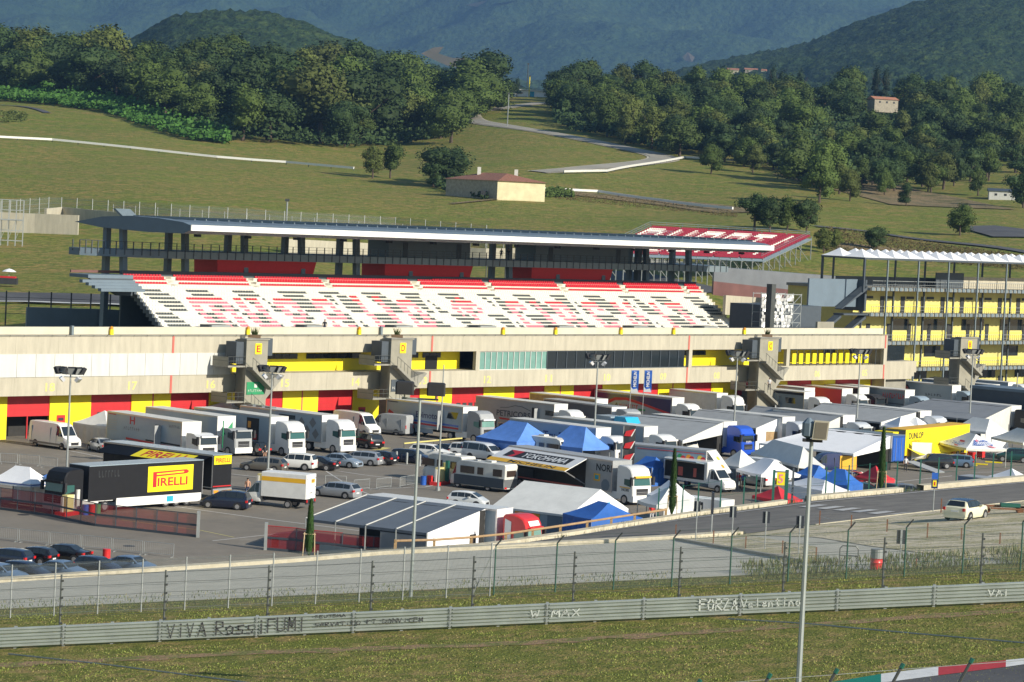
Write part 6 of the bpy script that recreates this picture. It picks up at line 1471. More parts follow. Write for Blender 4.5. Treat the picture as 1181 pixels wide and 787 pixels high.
o = rig_at((119.5,509.5),(253,526.5), label='black truck with its side panel lifted and a yellow sign on its rear corner', side='black', front='black', roofm='skylit_pale', cabp='black', L=14.2, cab=False, deco=decoP, skirt='matt_black', group='black tyre service trucks', name='semi_trailer', cat='trailer')
m = MB(); Lq = 14.25
m.box(Lq,Lq+.03,-1.15,1.15,3.15,3.95,'yellow'); sgn = part(m, 'sign_panel', o); m = MB(); text(m,'PIRELLI',(Lq+.04,-.95,3.32),(0,1,0),(0,0,1),1.9,.42,'red',.05); m.build('lettering', sgn)
m = MB(); m.box(Lq,Lq+.04,-1.2,1.2,1.1,1.2,'red'); part(m, 'red_band', o); m = MB(); m.box(Lq-.1,Lq+.1,-1.25,1.25,.35,.95,'silver'); part(m, 'bumper', o)
for s in (-1,1): m = MB(); m.box(Lq+.1,Lq+.13,s*.85-.3,s*.85+.3,.55,.8,'orange'); part(m, 'tail_light', o)
# ---- cars.  heading: AN = nose towards us and right
TAIL = AN+math.pi
van('high','paint_white','white long high roof van parked before the leftmost garages',63,516.5,AN+.02)
car('sedan','silver','silver coupe beside the white garage tent, half behind the black truck',117,521,AN+2.9,L=4.2)
van('high','paint_white','white high roof van parked nose out behind the diamond checked truck',411,501.5,AN-.02)
van('panel','grey_panel','grey van with a white rear door standing by the yellow garage wall',449,501,AN+math.pi+.25)
car('suv','car_black','small black off road car beside the diamond checked truck nose',425,517,TAIL-.2,L=3.7)
car('hatch','car_black','black hatchback between the white box truck and the sleek white truck',293,525,TAIL-.1,L=3.9)
car('hatch','paint_white','white small car just right of the black hatchback between the trucks',305,521,AN+.1,L=3.8)
RowA = AN+math.pi
for k, (kind, paint, u, v, rz, lab) in enumerate([('wagon','bronze',304,543.5,TAIL+.45,'bronze estate car leftmost in the row before the trucks'),('suv','paint_white',339,541.5,TAIL+.5,'white off road estate car second in the row before the trucks'),('sedan','car_black',364,541.5,TAIL+.45,'black saloon between the white and the silver car'),
 ('sedan','car_blue_s',392,538.5,AN+.35,'pale blue silver saloon with its nose to the right'),('wagon','silver',415,536,TAIL+.45,'silver estate car beside the pale blue saloon'),('hatch','car_black',436,535.5,TAIL+.3,'black hatchback at the right end of the row, rear lights to us'),
 ('wagon','car_navy',475,534,AN+.35,'navy estate car in front of the metal barrier right of the aisle'),('wagon','paint_white',497,528,AN+.35,'white estate car behind the navy one right of the aisle'),('sedan','car_navy',515,526.5,AN+.3,'dark navy saloon behind the white estate car'),('suv','paint_white',542,529,AN+.3,'white off road car beside the silver minibus')]):
    if paint == 'car_blue_s': m_('car_blue_s', (.30,.36,.42), .3, .35, var=.04, coat=.6)
    car(kind, paint, lab, u, v, rz)
van('minibus','silver_white','silver white minibus before the light blue tent',558,531,AN+.1) if m_('silver_white',(.60,.62,.63),.3,.1,var=.04,coat=.5) else 0
car('mpv','car_navy','dark navy family car parked alone behind the black truck',260,586.5,TAIL+.55,L=4.4)
car('wagon','silver','silver estate car right of the white box van',387,573.5,TAIL+.30)
car('hatch','mini_silver','white and silver small car with its roof just above the dark marquee',540,585,AN+.45,L=3.7,roof='paint_white') if m_('mini_silver',(.6,.62,.62),.3,.1,var=.04,coat=.5) else 0
for kind, paint, u, v, rz, lab, sc in [('wagon','car_navy',6,652,TAIL+.40,'dark estate car cut by the left border in the lower car park','.9'),('hatch','car_black',38,650,TAIL+.40,'black hatchback second in the upper row of the lower car park','.9'),('sedan','car_black',73,646.5,TAIL+.40,'black saloon with red rear lights at the end of the upper row','.9')]: car(kind, paint, lab, u, v, rz, sc=.88, group='cars in the lower left car park')
for kind, paint, u, v, rz, lab in [('wagon','car_blue',0,671,AN+.35,'blue grey car at the left border behind the kerb'),('hatch','car_navy',30,668.5,AN+.35,'dark blue car second behind the kerb from the left border'),('sedan','car_blue',70,666.5,AN+.3,'pale steel blue saloon behind the kerb'),('hatch','car_navy',113,662.5,AN+.25,'dark car with bright headlights behind the kerb before the red drum'),('sedan','car_blue',150,660.5,AN+.3,'steel blue car rightmost behind the kerb')]: car(kind, paint, lab, u, v, rz, sc=.88, group='cars in the lower left car park')
# white cream car with blue roof on the gravel, upper right
p = onpave(1113, 599.5); car('mini','mini_white','cream small car with blue roof parked on the gravel beside the road',0,0,rad(58),roof='roof_blue',loc=p,group=None,name='parked_car',sc=1.0)
# box van with yellow band
def box_van(label, u, v, rz, band=True):
    o = thing('box_van', label, 'van', tuple(G(u, v)), rz); 
    mb = MB(); mb.bbox(-4.1,.35,-1.08,1.08,.95,3.15,'white',.04); bx = part(mb, 'cargo_box', o)
    if band:
        m = MB(); m.box(-4.0,.3,-1.09,-1.082,2.35,2.75,'yellow_band'); m.box(-4.0,.3,1.082,1.09,2.35,2.75,'yellow_band'); m.build('yellow_band', bx); m = MB(); m.box(-4.11,-4.102,-.75,-.05,2.35,2.7,'yellow_band'); text(m,'~~~~~',(-4.12,-.1,2.42),(0,-1,0),(0,0,1),.6,.2,'slate_dark'); m.build('rear_sticker', bx)
        m = MB(); text(m,'~~~~',(-2.6,-1.1,2.42),(1,0,0),(0,0,1),.9,.22,'slate_dark'); m.build('lettering', bx)
    m = MB()
    for z in (1.25,1.95,2.75): m.box(-4.12,-4.1,-1.0,-.85,z,z+.05,'dark'); m.box(-4.12,-4.1,.85,1.0,z,z+.05,'dark')
    m.box(-4.115,-4.10,-.01,.01,1.0,3.1,'grey_panel'); m.box(-4.12,-4.1,-.3,-.06,1.45,1.5,'dark'); m.box(-4.12,-4.1,.1,.34,1.45,1.5,'dark'); m.build('door_fitting', bx)
    st = [(.45,2.15,.96),(.6,2.2,1),(1.0,2.15,1),(1.75,1.3,1),(2.2,1.12,.95),(2.4,.9,.88),(2.42,.5,.85)]
    loft_body(o, st, 1.95, .4, 1.15, 'white', None, 'glass', (1,2), tum=.12, wheels=[(1.55,-.9),(1.55,.9)], wr=.35)
    mb = MB(); mb.box(-4.0,.5,-.4,.4,.55,.95,'matt_black'); mb.box(-4.15,-4.0,-1,1,.5,.62,'dark'); part(mb, 'chassis', o)
    for s in (-1,1): wheel(o, -2.3, s*.85, .36, .4)
    for s in (-1,1): m = MB(); m.box(-4.16,-4.1,s*.9-.1,s*.9+.1,.65,.9,'lamp_red'); part(m, 'tail_light', o); m = MB(); m.box(2.3,2.44,s*.7-.15,s*.7+.15,.75,.98,'lamp_clear'); part(m, 'headlight', o)
    return o
m_('yellow_band', (.75,.42,.02), .5, var=.05)
_p = G(354,548.2,3.15); a_ = G(318.5,545.2,3.15)-_p; rz_ = math.atan2(a_.y, a_.x); o = box_van('white box van with a yellow band, rear doors towards the camera', 337, 583, rz_)
d_ = Vector((math.cos(rz_), math.sin(rz_), 0)); l_ = Vector((-d_.y, d_.x, 0))
q = _p+d_*4.1; q = q+ (l_*-1.08 if False else l_*1.08*0); 
# near corner of the box (rear left) sits at _p
o.location = (( _p+d_*4.1).x + l_.x*(-1)*-1.08*(1 if l_.dot(Vector((1,0,0)))>0 else -1), (_p+d_*4.1).y + l_.y*1.08*(1 if l_.dot(Vector((1,0,0)))>0 else -1), 0)
# motorhome, low dark lower half
def motorhome(label, L=6.6, loc=None, rz=0, lower='slate_dark', awning=False, name='motorhome', H=2.75):
    o = thing(name, label, 'motorhome', tuple(loc), rz)
    st = [(-L/2,H-.15,.97),(-L/2+.12,H,1),(L/2-1.3,H,1),(L/2-.75,H-.22,1),(L/2-.25,1.35,.97),(L/2-.05,1.1,.92),(L/2,.6,.88)]
    loft_body(o, st, 2.25, .35, 1.35, 'offwhite', 'offwhite', 'glass', (3,), tum=.05, wheels=[(L/2-1.0,-1.0),(L/2-1.0,1.0),(-L/2+2.0,-1.0),(-L/2+2.0,1.0)], wr=.34)
    for s in (-1,1):
        mb = MB(); mb.box(-L/2+.05,L/2-.55,s*1.137 if s>0 else -1.15,1.15 if s>0 else -1.137,.42,1.36,lower); part(mb, 'lower_panel', o)
        for x, w_ in ((-L/2+.3,1.1),(-L/2+2.6,.7),(-L/2+3.7,1.7)):
            mb = MB(); mb.box(x,x+w_,s*1.12 if s>0 else -1.155,1.155 if s>0 else -1.12,1.55,2.25,'glass_brown'); part(mb, 'side_window', o)
    mb = MB(); mb.box(-L/2-.02,-L/2+.02,-1.08,1.08,.45,1.3,'grey_paint'); part(mb, 'rear_panel', o)
    mb = MB(); mb.box(-L/2-.03,-L/2,-.75,.75,1.55,2.15,'glass_brown'); part(mb, 'rear_window', o)
    for s in (-1,1): mb = MB(); mb.box(-L/2-.04,-L/2+.02,s*.85-.18,s*.85+.18,.38,.55,'lamp_red'); part(mb, 'tail_light', o)
    mb = MB(); mb.box(-1.2,-.4,-.4,.4,H+.01,H+.18,'offwhite'); mb.box(.6,1.1,-.3,.3,H+.01,H+.12,'grey_panel'); part(mb, 'roof_hatch', o)
    return o
m_('glass_brown', (.05,.035,.028), .15, var=0, spec=.8)
a_, b_ = G(524,541,2.75), G(577,543,2.75); dd = a_-b_; rz_ = math.atan2(dd.y, dd.x)-.12
motorhome('white motorhome with a dark lower half, rear window towards the camera', 6.7, G(557,564.5), AN+math.pi+.12)
# ================================================================== TENTS, AWNINGS, TRADE UNITS
def xf(A, B):
    """frame: origin A, x towards B, y away from the camera"""
    d = (B-A); L = math.hypot(d.x, d.y); rz = math.atan2(d.y, d.x); return L, rz
def tent(name, label, pa, pb, depth, mt, eave=2.15, peak=3.4, ridge=0., walls=(), wall_mt=None, val=.28, group=None, cat='tent', legs=True, deco=None, valm=None, z0=0.):
    A, B = G(*pa, eave+z0), G(*pb, eave+z0); L, rz = xf(A, B); A.z = z0; o = thing(name, label, cat, tuple(A), rz, group)
    K = 6; cx, cy = L/2, depth/2; rx = L*ridge/2; c = [(0,0),(L,0),(L,depth),(0,depth)]; mb = MB(); R = []
    for k in range(K+1):
        s = k/K; h = eave+(peak-eave)*(s**1.25)
        ring = []
        for (x0, y0), (x1, y1) in zip(c, c[1:]+c[:1]):
            for t in (0, .25, .5, .75):
                x, y = x0+(x1-x0)*t, y0+(y1-y0)*t; tx = cx+max(-rx, min(rx, (x-cx)*ridge)); 
                sag = .06*math.sin(math.pi*t)*(1-s); ring.append((x+(tx-x)*s, y+(cy-y)*s, h-sag))
        R.append(ring)
    mb.loft(R, mt); cn = part(mb, 'canopy', o, smooth=25)
    mb = MB(); v0 = [(p[0], p[1], p[2]) for p in R[0]]; v1 = [(p[0], p[1], p[2]-val) for p in R[0]]; mb.loft([v0, v1], valm or mt); mb.build('valance', cn)
    wm = wall_mt or mt; W4 = {'front':(c[0],c[1]),'right':(c[1],c[2]),'back':(c[2],c[3]),'left':(c[3],c[0])}
    for q in walls:
        (x0,y0),(x1,y1) = W4[q]; mb = MB(); n = 10; rows = []
        for z in (0, eave-.05):
            rows.append([(x0+(x1-x0)*i/n+(.06*(i%2) if y0 != y1 else 0), y0+(y1-y0)*i/n+(.06*(i%2) if y0 == y1 else 0), z) for i in range(n+1)])
        mb.loft(rows, wm, close=False); part(mb, 'side_wall', o)
    if legs:
        for x, y in c: mb = MB(); mb.tube((x*.985+L*.0075, y*.985+depth*.0075, 0), (x*.985+L*.0075, y*.985+depth*.0075, eave), .045, 'galv', 5); part(mb, 'leg', o)
    if deco: deco(o, cn, L, depth)
    return o, L, depth
def awning(label, rb, rf, lf, mt, scal=.05, zr=4.0, zl=2.6, front='canvas', door=None, truck=True, closed=True, hang=None, name='truck_awning', group='awnings stretched from the race trucks', outer=False, wallside=None):
    """roof sheet falling from a truck roof edge (rb -> rf, pixels at height zr) to a low eave; lf = low front corner pixel"""
    A, B, Cc = G(*rb, zr), G(*rf, zr), G(*lf, zl); L, rz = xf(A, B); o = thing(name, label, 'awning', (A.x, A.y, 0), rz, group)
    R = Matrix.Rotation(-rz, 3, 'Z'); q = R@(Vector((Cc.x-A.x, Cc.y-A.y, 0))); wdt = q.y; e = q.x-L
    mb = MB(); n = 8; rows = []
    for i in range(n+1):
        x = L*i/n; sag = .0 if i in (0, n) else scal*(i % 2)
        rows.append([(x, 0, zr+.03), (x+e*i/n*.33, wdt*.33, lerp(zr,zl,.33)-sag), (x+e*i/n*.66, wdt*.66, lerp(zr,zl,.66)-sag), (x+e*i/n, wdt, zl), (x+e*i/n, wdt, zl-.22)])
    mb.loft(rows, mt, close=False); part(mb, 'roof_sheet', o, smooth=30)
    mb = MB(); 
    if closed: mb.poly([(L,0,zr),(L+e,wdt,zl),(L+e,wdt,0),(L,0,0)], front)
    else: mb.poly([(L,0,zr),(L+e,wdt,zl),(L+e,wdt,zl-.35),(L,0,zl-.1)], front)
    ew = part(mb, 'end_wall', o)
    if door: 
        m = MB(); s = 1 if wdt > 0 else -1; y0, y1 = wdt*door[0], wdt*door[1]; m.add([(L+e*door[0]+.02,y0,.1),(L+e*door[1]+.02,y1,.1),(L+e*door[1]+.02,y1,door[2]),(L+e*door[0]+.02,y0,door[2])],[[0,1,2,3]],door[3]); m.build('door', ew)
    for i in (0, 2, 4, 6, 8): mb = MB(); x = L*i/8; mb.tube((x+e*i/8,wdt,0),(x+e*i/8,wdt,zl),.06,'galv',5); part(mb, 'leg', o)
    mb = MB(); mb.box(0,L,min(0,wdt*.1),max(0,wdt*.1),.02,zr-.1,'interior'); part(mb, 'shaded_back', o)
    if wallside: mb = MB(); mb.box(0,L,wdt-.02 if wdt<0 else wdt-.02,wdt+.02,0,zl-.2,wallside); part(mb, 'side_wall', o)
    return o, L, wdt
CG = 'awnings stretched from the race trucks'
awning('big grey awning with a cream end, left of the bright blue truck cab', (724,477),(834,487),(787,508.5),'canvas_grey', closed=False)
awning('grey awning with a white end wall and wooden door right of the bright blue cab', (806,472),(902,481),(872,494),'canvas_grey', front='canvas_white', door=(.15,.6,2.2,'wood'))
awning('grey awning behind the one with the wooden door', (872,468),(972,479.5),(946,492),'canvas_grey', front='canvas')
awning('wide pale grey awning with brown roof edge, before the row of parked race trucks', (950,464.5),(1061,474.5),(1016,487),'canvas_grey', front='canvas')
awning('dark grey awning with an off white end near the right border', (1076,460),(1166,468.5),(1132,485),'canvas_mid', front='offwhite')
awning('grey brown awning behind the dark grey one at the right border', (1122,458.5),(1196,465),(1160,474),'canvas_mid', front='offwhite')
o, L_, w_ = awning('white scalloped awning with sagging bays beside the dark blue trailer', (950,493.5),(1029,502),(984,523.5),'canvas_white', scal=.22, zr=4.0, zl=2.6, closed=False, front='canvas_white')
m_('royal_blue', (.015,.08,.50), .35, var=.06, coat=.4)
# trucks the awnings hang from: bright blue cab, white cabs
def awning_truck(rf, label, cabp, L=9, side='offwhite', cabH=3.6, nosem='white', glass='glass', gap=0):
    B = G(*rf, 4.0); rz = AN; d = Vector((math.cos(rz), math.sin(rz), 0)); left = Vector((-d.y, d.x, 0)); c = B-d*(L)+left*1.32; c.z = 0
    o = thing('articulated_truck', label, 'truck', tuple(c), rz, 'trucks carrying the awnings'); trailer(o, 0, L, side, 3.98, 'white', 'offwhite'); tractor(o, L+.6, cabp, glass=glass, H=cabH, nose=nosem); return o
o = awning_truck((834,487),'truck with a bright royal blue cab beside the big grey awning','royal_blue',11,'royal_blue',3.7,'royal_blue')
m = MB(); text(m,'~~~~~',(14.0,-.6,1.75),(0,1,0),(0,0,1),1.1,.28,'paint_white',.03); part(m,'lettering',o)
awning_truck((902,481.5),'truck with a grey white cab right of the awning with the wooden door','silver_white',11,'white',3.6)
awning_truck((972,479.5),'truck with a pale cab and dark windscreen below the wide pale grey awning','silver_white',11,'white',3.3)
awning_truck((1061,474.5),'truck with a long sloping white cab left of a dark car roof','silver_white',11,'white',3.5)
awning_truck((1166,468.5),'black truck body at the right end of the dark grey awning','black',8,'matt_black',3.6,'black')
car('suv','car_black','black car roof seen right of the long sloping white cab',1090,486,AN,L=4.6)
# dark blue trailer at the scalloped awning's corner, with ramp
b0 = G(1029,502.5,4.0); d = Vector((math.cos(AN), math.sin(AN), 0)); lf = Vector((-d.y, d.x, 0)); c = b0-d*9+lf*1.3; c.z = 0
o = thing('semi_trailer','dark blue trailer with grey roof, its ramp down beside the scalloped awning','trailer',tuple(c),AN); trailer(o,0,9,'grey_panel',3.97,'navy_blue','slate_light') if m_('navy_blue',(.02,.07,.24),.4,var=.06,coat=.3) else 0
m = MB(); m.box(9.03,9.06,-1.05,-.02,1.1,3.7,'blue'); m.box(9.03,9.06,.02,1.05,1.1,3.7,'blue'); m.box(9.06,9.1,-.55,-.5,1.2,3.6,'rim'); m.box(9.06,9.1,.5,.55,1.2,3.6,'rim'); part(m,'rear_door',o)
m = MB(); m.add([(9.1,1.4,1.0),(9.1,3.2,1.0),(13.2,3.4,.12),(13.2,1.5,.12),(9.1,1.4,.9),(9.1,3.2,.9),(13.2,3.4,0),(13.2,1.5,0)],[[0,3,2,1],[4,5,6,7],[0,4,7,3],[1,2,6,5],[2,3,7,6]],'grey_panel'); part(m,'ramp',o)
# tents
FLAG = 'pop up tents of the race teams'
def dz(o, cn, L, dp):
    m = MB()
    for (x0,y0),(x1,y1) in (((0,-.012),(L,-.012)),((L+.012,0),(L+.012,dp))): m.add([(x0,y0,1.98),(x1,y1,1.98),(x1,y1,2.06),(x0,y0,2.06)],[[0,1,2,3]],'blue')
    m.build('blue_trim', cn)
tent('pop_up_tent','small white tent with a thin blue hem at the left border',(-12,553),(36,558.5),3.2,'canvas_white',ridge=.35,deco=dz,group=FLAG,walls=('back',))
tent('pop_up_tent','blue tent corner showing right of the small white tent by the black truck',(38,553),(60,556),3.0,'light_blue_canvas',peak=3.0,group=FLAG)
tent('pop_up_tent','off white walled tent between the white van and the leftmost race truck',(84,487),(124,492),4.2,'canvas',peak=3.6,walls=('front','left'),wall_mt='offwhite',group=FLAG)
tent('pop_up_tent','white tent top behind the diamond checked and sleek white trucks',(232,470),(272,474),4,'canvas_white',peak=3.9,eave=2.9,group=FLAG)
tent('ridge_tent','light blue peaked tent with draped roof, left of the pair',(549,503.5),(596,510),6.4,'light_blue_canvas',eave=2.3,peak=4.2,ridge=.45,walls=('front','right'),wall_mt='light_blue_canvas',valm='blue_canvas',group='pair of light blue tents')
tent('ridge_tent','light blue peaked tent with draped roof, right of the pair',(628,511.5),(672,517),4.6,'light_blue_canvas',eave=2.2,peak=4.3,ridge=.4,walls=('front',),wall_mt='light_blue_canvas',valm='light_blue_canvas',group='pair of light blue tents')
tent('pop_up_tent','blue tent top between the striped banner and the food van',(728,537),(752,540),3.0,'blue_canvas',eave=1.9,peak=2.9,ridge=.5,walls=('front','right'),group=FLAG)
tent('pop_up_tent','beige white tent behind the van with the tilted fruit panel',(827,534.5),(852,538.5),3.4,'canvas',eave=2.3,peak=3.9,walls=('front','left'),wall_mt='slate_light',group=FLAG)
tent('pop_up_tent','clean white tent before the beige one, small cars under it',(849,541),(878,547.5),4.6,'canvas_white',ridge=.4,peak=3.5,group=FLAG)
tent('pop_up_tent','grey sided tent with a white gable left of the yellow and blue van',(866,522),(921,537),3.0,'canvas',ridge=.62,peak=3.9,walls=('left',),wall_mt='offwhite',group=FLAG)
tent('pop_up_tent','small bright red tent behind the road fence',(867,571.5),(902,577.5),2.6,'red_canvas',eave=2.0,peak=3.1,group=FLAG)
tent('pop_up_tent','white walled tent left of the blue tent at the roadside fence',(905,557),(948,566),3.2,'canvas_white',eave=2.1,peak=2.9,ridge=.4,walls=('front','right'),group=FLAG)
tent('pop_up_tent','blue tent top just behind the white walled tent at the fence',(916,546),(938,549.5),3,'blue_canvas',eave=2.2,peak=3.2,ridge=.4,walls=('front',),group=FLAG)
tent('pop_up_tent','rounded bright blue tent with slanting side behind the road kerb',(940,556),(978,560),3.4,'blue_canvas',eave=2.1,peak=3.5,ridge=.3,walls=('front','right'),group=FLAG)
def dB(o, cn, L, dp):
    def P_(x, y, z=.012):   # roof height at local point of the front face
        s = min(1, (y/(dp/2))); return (x, y, 2.2+(3.65-2.2)*(s**1.25)+.05)
    m = MB(); vs, fs = text_geo('~~~~~~~~~~', .03); m.add([P_(L*.14+a*L*.62, dp*.07+b*dp*.10) for a, b in vs], fs, 'blue'); m.build('lettering', cn)
    # right face
    m = MB(); vs, fs = text_geo('BELLOTTO', .05)
    def Q_(a, b): 
        y = dp*(.16+.66*a); s = .22+b*.38; yy = y+(dp/2-y)*s*.9; x = L-(L/2*(1-.25))*s; return (x+.05, yy, 2.2+1.45*(s**1.25)+.07)
    m.add([Q_(a, b) for a, b in vs], fs, 'blue'); m.build('lettering', cn)
    m = MB(); m.poly([Q_(.05,.95),Q_(.25,1.15),Q_(.34,.75),Q_(.16,.72)],'stripe_pink'); m.poly([Q_(.62,-.05),Q_(.80,-.02),Q_(.95,-.42),Q_(.78,-.42)],'stripe_pink'); m.poly([P_(L*.45,dp*.24),P_(L*.62,dp*.24),P_(L*.66,dp*.19),P_(L*.52,dp*.18)],'red'); m.poly([P_(L*.5,dp*.06),P_(L*.66,dp*.05),P_(L*.68,dp*.01),P_(L*.58,dp*.01)],'red'); m.build('stripe', cn)
    m = MB(); text(m,'~~~~~~~~~~~~~~~~',(L*.25,-.02,2.0),(1,0,0),(0,0,1),L*.5,.14,'brown',.03); m.build('hem_lettering', cn)
m_('stripe_pink', (.75,.25,.28), .6, var=.05)
tent('pop_up_tent','white tent printed with big blue capitals and pink stripes over red and yellow stands',(1081,509.5),(1114.5,517),5.2,'canvas_white',eave=2.2,peak=3.65,ridge=.25,deco=dB,group=FLAG,valm='offwhite')
tent('pop_up_tent','pale grey tent cut by the right border beside the printed tent',(1143,504),(1180,511),4.5,'canvas',eave=2.3,peak=3.7,ridge=.4,group=FLAG)
tent('pop_up_tent','white tent right border rear, its top just showing',(1168,498),(1196,502),4.,'canvas_white',eave=2.4,peak=3.6,group=FLAG)
tent('pop_up_tent','grey white tent behind the yellow truck, below the dark grey awning',(1098,493.5),(1137,498.5),4.2,'canvas',eave=2.4,peak=3.9,ridge=.5,walls=('right',),wall_mt='canvas_white',group=FLAG)
tent('pop_up_tent','white small tent at the left end of the yellow truck',(1014,490),(1036,494),3.4,'canvas_white',eave=2.2,peak=3.5,group=FLAG)
tent('pop_up_tent','pale blue white small tent left of the sloping white cab',(1036,490),(1060,492.5),3.4,'canvas_white',eave=2.2,peak=3.3,group=FLAG)
tent('pop_up_tent','low white tent cap standing on the grey container at the right kerb',(1134,550),(1176,556),3.0,'canvas_white',eave=2.5,peak=3.6,group=FLAG,legs=False)
# dark marquee with red cab truck
o, L_, w_ = awning('large dark slate marquee roof with pale seams before the red mesh fence', (423,571.5),(560,587),(492.5,615),'canvas_dark', zr=4.0, zl=2.7, front='canvas_white', door=(.15,.26,2.1,'dark'), closed=True, group=None, name='marquee')
m = MB()
for k in (1,2,3): x = L_*k/4; m.bar((x,0,4.07),(x+0,w_,2.76),.12,.05,'offwhite')
m.bar((0,0,4.07),(0,w_,2.76),.1,.05,'offwhite'); part(m,'seam',o)
m = MB(); m.box(L_*.62,L_-.1,w_+.02,w_+.08,0,2.4,'canvas_mid'); m.box(0,L_*.9,w_-.6,w_-.5,0,.9,'slate_light'); m.box(L_*.5,L_*.62,w_*.7,w_*.72,0,2.3,'dark'); part(m,'side_wall',o)
b0 = G(560,587,4.0); R_ = math.atan2((G(560,587,4.)-G(423,571.5,4.)).y, (G(560,587,4.)-G(423,571.5,4.)).x); d = Vector((math.cos(R_), math.sin(R_), 0)); lf = Vector((-d.y, d.x, 0)); Lt = 13.6
c = b0-d*(L_+.1)+lf*1.32; c.z = 0
o = thing('articulated_truck','truck with a bright red cab behind the wooden rail, carrying the dark marquee','truck',tuple(c),R_); trailer(o,0,L_+1.1,'skylit_pale',3.98,'paint_white','paint_white'); tractor(o,L_+1.75,'red_plastic',H=3.75,nose='red_plastic',glass='glass_teal')
m = MB(); m.box(L_+2.9,L_+3.0,0,0,0,0,'red') if False else m.add([(L_+3.96,-.8,2.92),(L_+3.96,.8,2.92),(L_+3.75,.8,3.3),(L_+3.75,-.8,3.3)],[[0,1,2,3]],'paint_white'); part(m,'roof_sign',o)
m = MB(); m.add([(L_+1.9,-1.25,1.0),(L_+2.5,-1.27,1.2),(L_+2.5,-1.27,3.2),(L_+1.9,-1.25,3.4)],[[0,1,2,3]],'silver_white'); part(m,'side_fairing',o)
# white gable marquee in the middle
def gable(label, pl, pr, depth, eave, ridge_h, roofm, wallm, endm, name='marquee', deco=None, walls=True, cat='marquee'):
    """long side pl->pr (eave pixels), ridge parallel to it"""
    A, B = G(*pl, eave), G(*pr, eave); L, rz = xf(A, B); o = thing(name, label, cat, (A.x, A.y, 0), rz)
    mb = MB(); n = 8; R = []
    for i in range(n+1):
        x = L*i/n; s = .05*(i % 2); R.append([(x,-.1,eave-.18),(x,-.1,eave),(x,depth*.25,lerp(eave,ridge_h,.5)-s),(x,depth/2,ridge_h),(x,depth*.75,lerp(eave,ridge_h,.5)-s),(x,depth+.1,eave),(x,depth+.1,eave-.18)])
    mb.loft(R, roofm, close=False); part(mb, 'roof_sheet', o, smooth=30)
    mb = MB(); 
    for x in (0, L-.02): mb.poly([(x,0,0),(x,depth,0),(x,depth,eave),(x,depth/2,ridge_h),(x,0,eave)], endm)
    part(mb, 'end_wall', o)
    if walls: mb = MB(); mb.box(0,L,0,.05,0,eave-.1,wallm); mb.box(0,L,depth-.05,depth,0,eave-.1,wallm); part(mb, 'side_wall', o)
    if deco: deco(o, L, depth)
    return o
def dg(o, L, dp):
    m = MB(); m.box(L*.30,L*.62,-.04,-.0,1.5,2.3,'orange'); m.box(L*.42,L*.52,-.06,-.04,1.55,2.2,'skylit_pale'); part(m,'sign_panel',o); m = MB(); m.box(L*.72,L*.9,-.03,0,.1,2.3,'slate'); part(m,'side_door',o)
    m = MB(); m.poly([(L+.01,dp*.42,2.3),(L+.01,dp*.50,2.3),(L+.01,dp*.40,3.1),(L+.01,dp*.34,3.1)],'red'); m.poly([(L+.01,dp*.52,2.3),(L+.01,dp*.58,2.3),(L+.01,dp*.68,3.1),(L+.01,dp*.62,3.1)],'teal'); m.poly([(L+.01,dp*.3,2.15),(L+.01,dp*.66,2.15),(L+.01,dp*.66,2.25),(L+.01,dp*.3,2.25)],'blue'); part(m,'emblem',o)
gable('large white gable marquee with a small red and teal emblem on its end wall', (568,583.5),(657,594.5), 9.2, 2.35, 4.3, 'canvas', 'skylit_pale', 'canvas_white', deco=dg)
tent('pop_up_tent','dark blue walled tent before the white gable marquee, behind the wooden rail',(649,592),(682,599),5.2,'blue_canvas',eave=2.75,peak=3.9,ridge=.35,walls=('front','right'),group=FLAG)
tent('pop_up_tent','ivory tent right of the white gable marquee',(735,577),(757,583),4.4,'canvas',eave=2.4,peak=3.9,walls=(),group=FLAG)
tent('pop_up_tent','white tent with a loose side sheet behind the ivory tent',(746,570),(766,574),3.4,'canvas_white',eave=2.3,peak=3.7,ridge=.3,walls=('right',),group=FLAG)
# lifting panel trailer with tyre lettering
A, B = G(587,514.5,4.0), G(678,528,4.0); L, rz = xf(A, B); Lt = (G(715,532,4.)-A).length
o = thing('articulated_truck','race truck with its white side panel lifted, black lettering band above an orange one','truck',(A.x+1.25*-math.sin(rz), A.y+1.25*math.cos(rz), 0),rz)
bx = trailer(o,0,Lt,'grey_panel',4.0,'grey_panel','grey_panel','grey_paint')
m = MB(); m.box(.3,L-.2,-1.27,-1.255,.9,3.7,'interior'); m.box(.6,L-.5,-1.29,-1.27,1.0,1.15,'red_pale'); m.box(1,4,-1.35,-1.28,1.2,2.0,'dark'); m.build('open_side', bx)
out = 2.9; zl = 2.75; y0, y1 = -1.28, -1.28-out
def PP(a, b, dz_=0): return (a*L, y0+(y1-y0)*b, 3.95+(zl-3.95)*b+dz_)
m = MB(); m.add([PP(0,0),PP(1,0),PP(1,1),PP(0,1),PP(0,0,-.08),PP(1,0,-.08),PP(1,1,-.08),PP(0,1,-.08)],[[0,1,2,3],[7,6,5,4],[0,4,5,1],[1,5,6,2],[2,6,7,3],[3,7,4,0]],'paint_white'); fl = m.build('lifted_panel', bx)
m = MB(); m.poly([PP(0,.78,.012),PP(1,.78,.012),PP(1,1,.012),PP(0,1,.012)],'yellow_band'); m.poly([PP(.10,.18,.012),PP(.90,.18,.012),PP(.90,.62,.012),PP(.10,.62,.012)],'matt_black'); m.poly([PP(.10,.18,.016),PP(.27,.18,.016),PP(.22,.62,.016),PP(.16,.62,.016),PP(.20,.40,.016)],'red'); m.build('colour_band', fl)
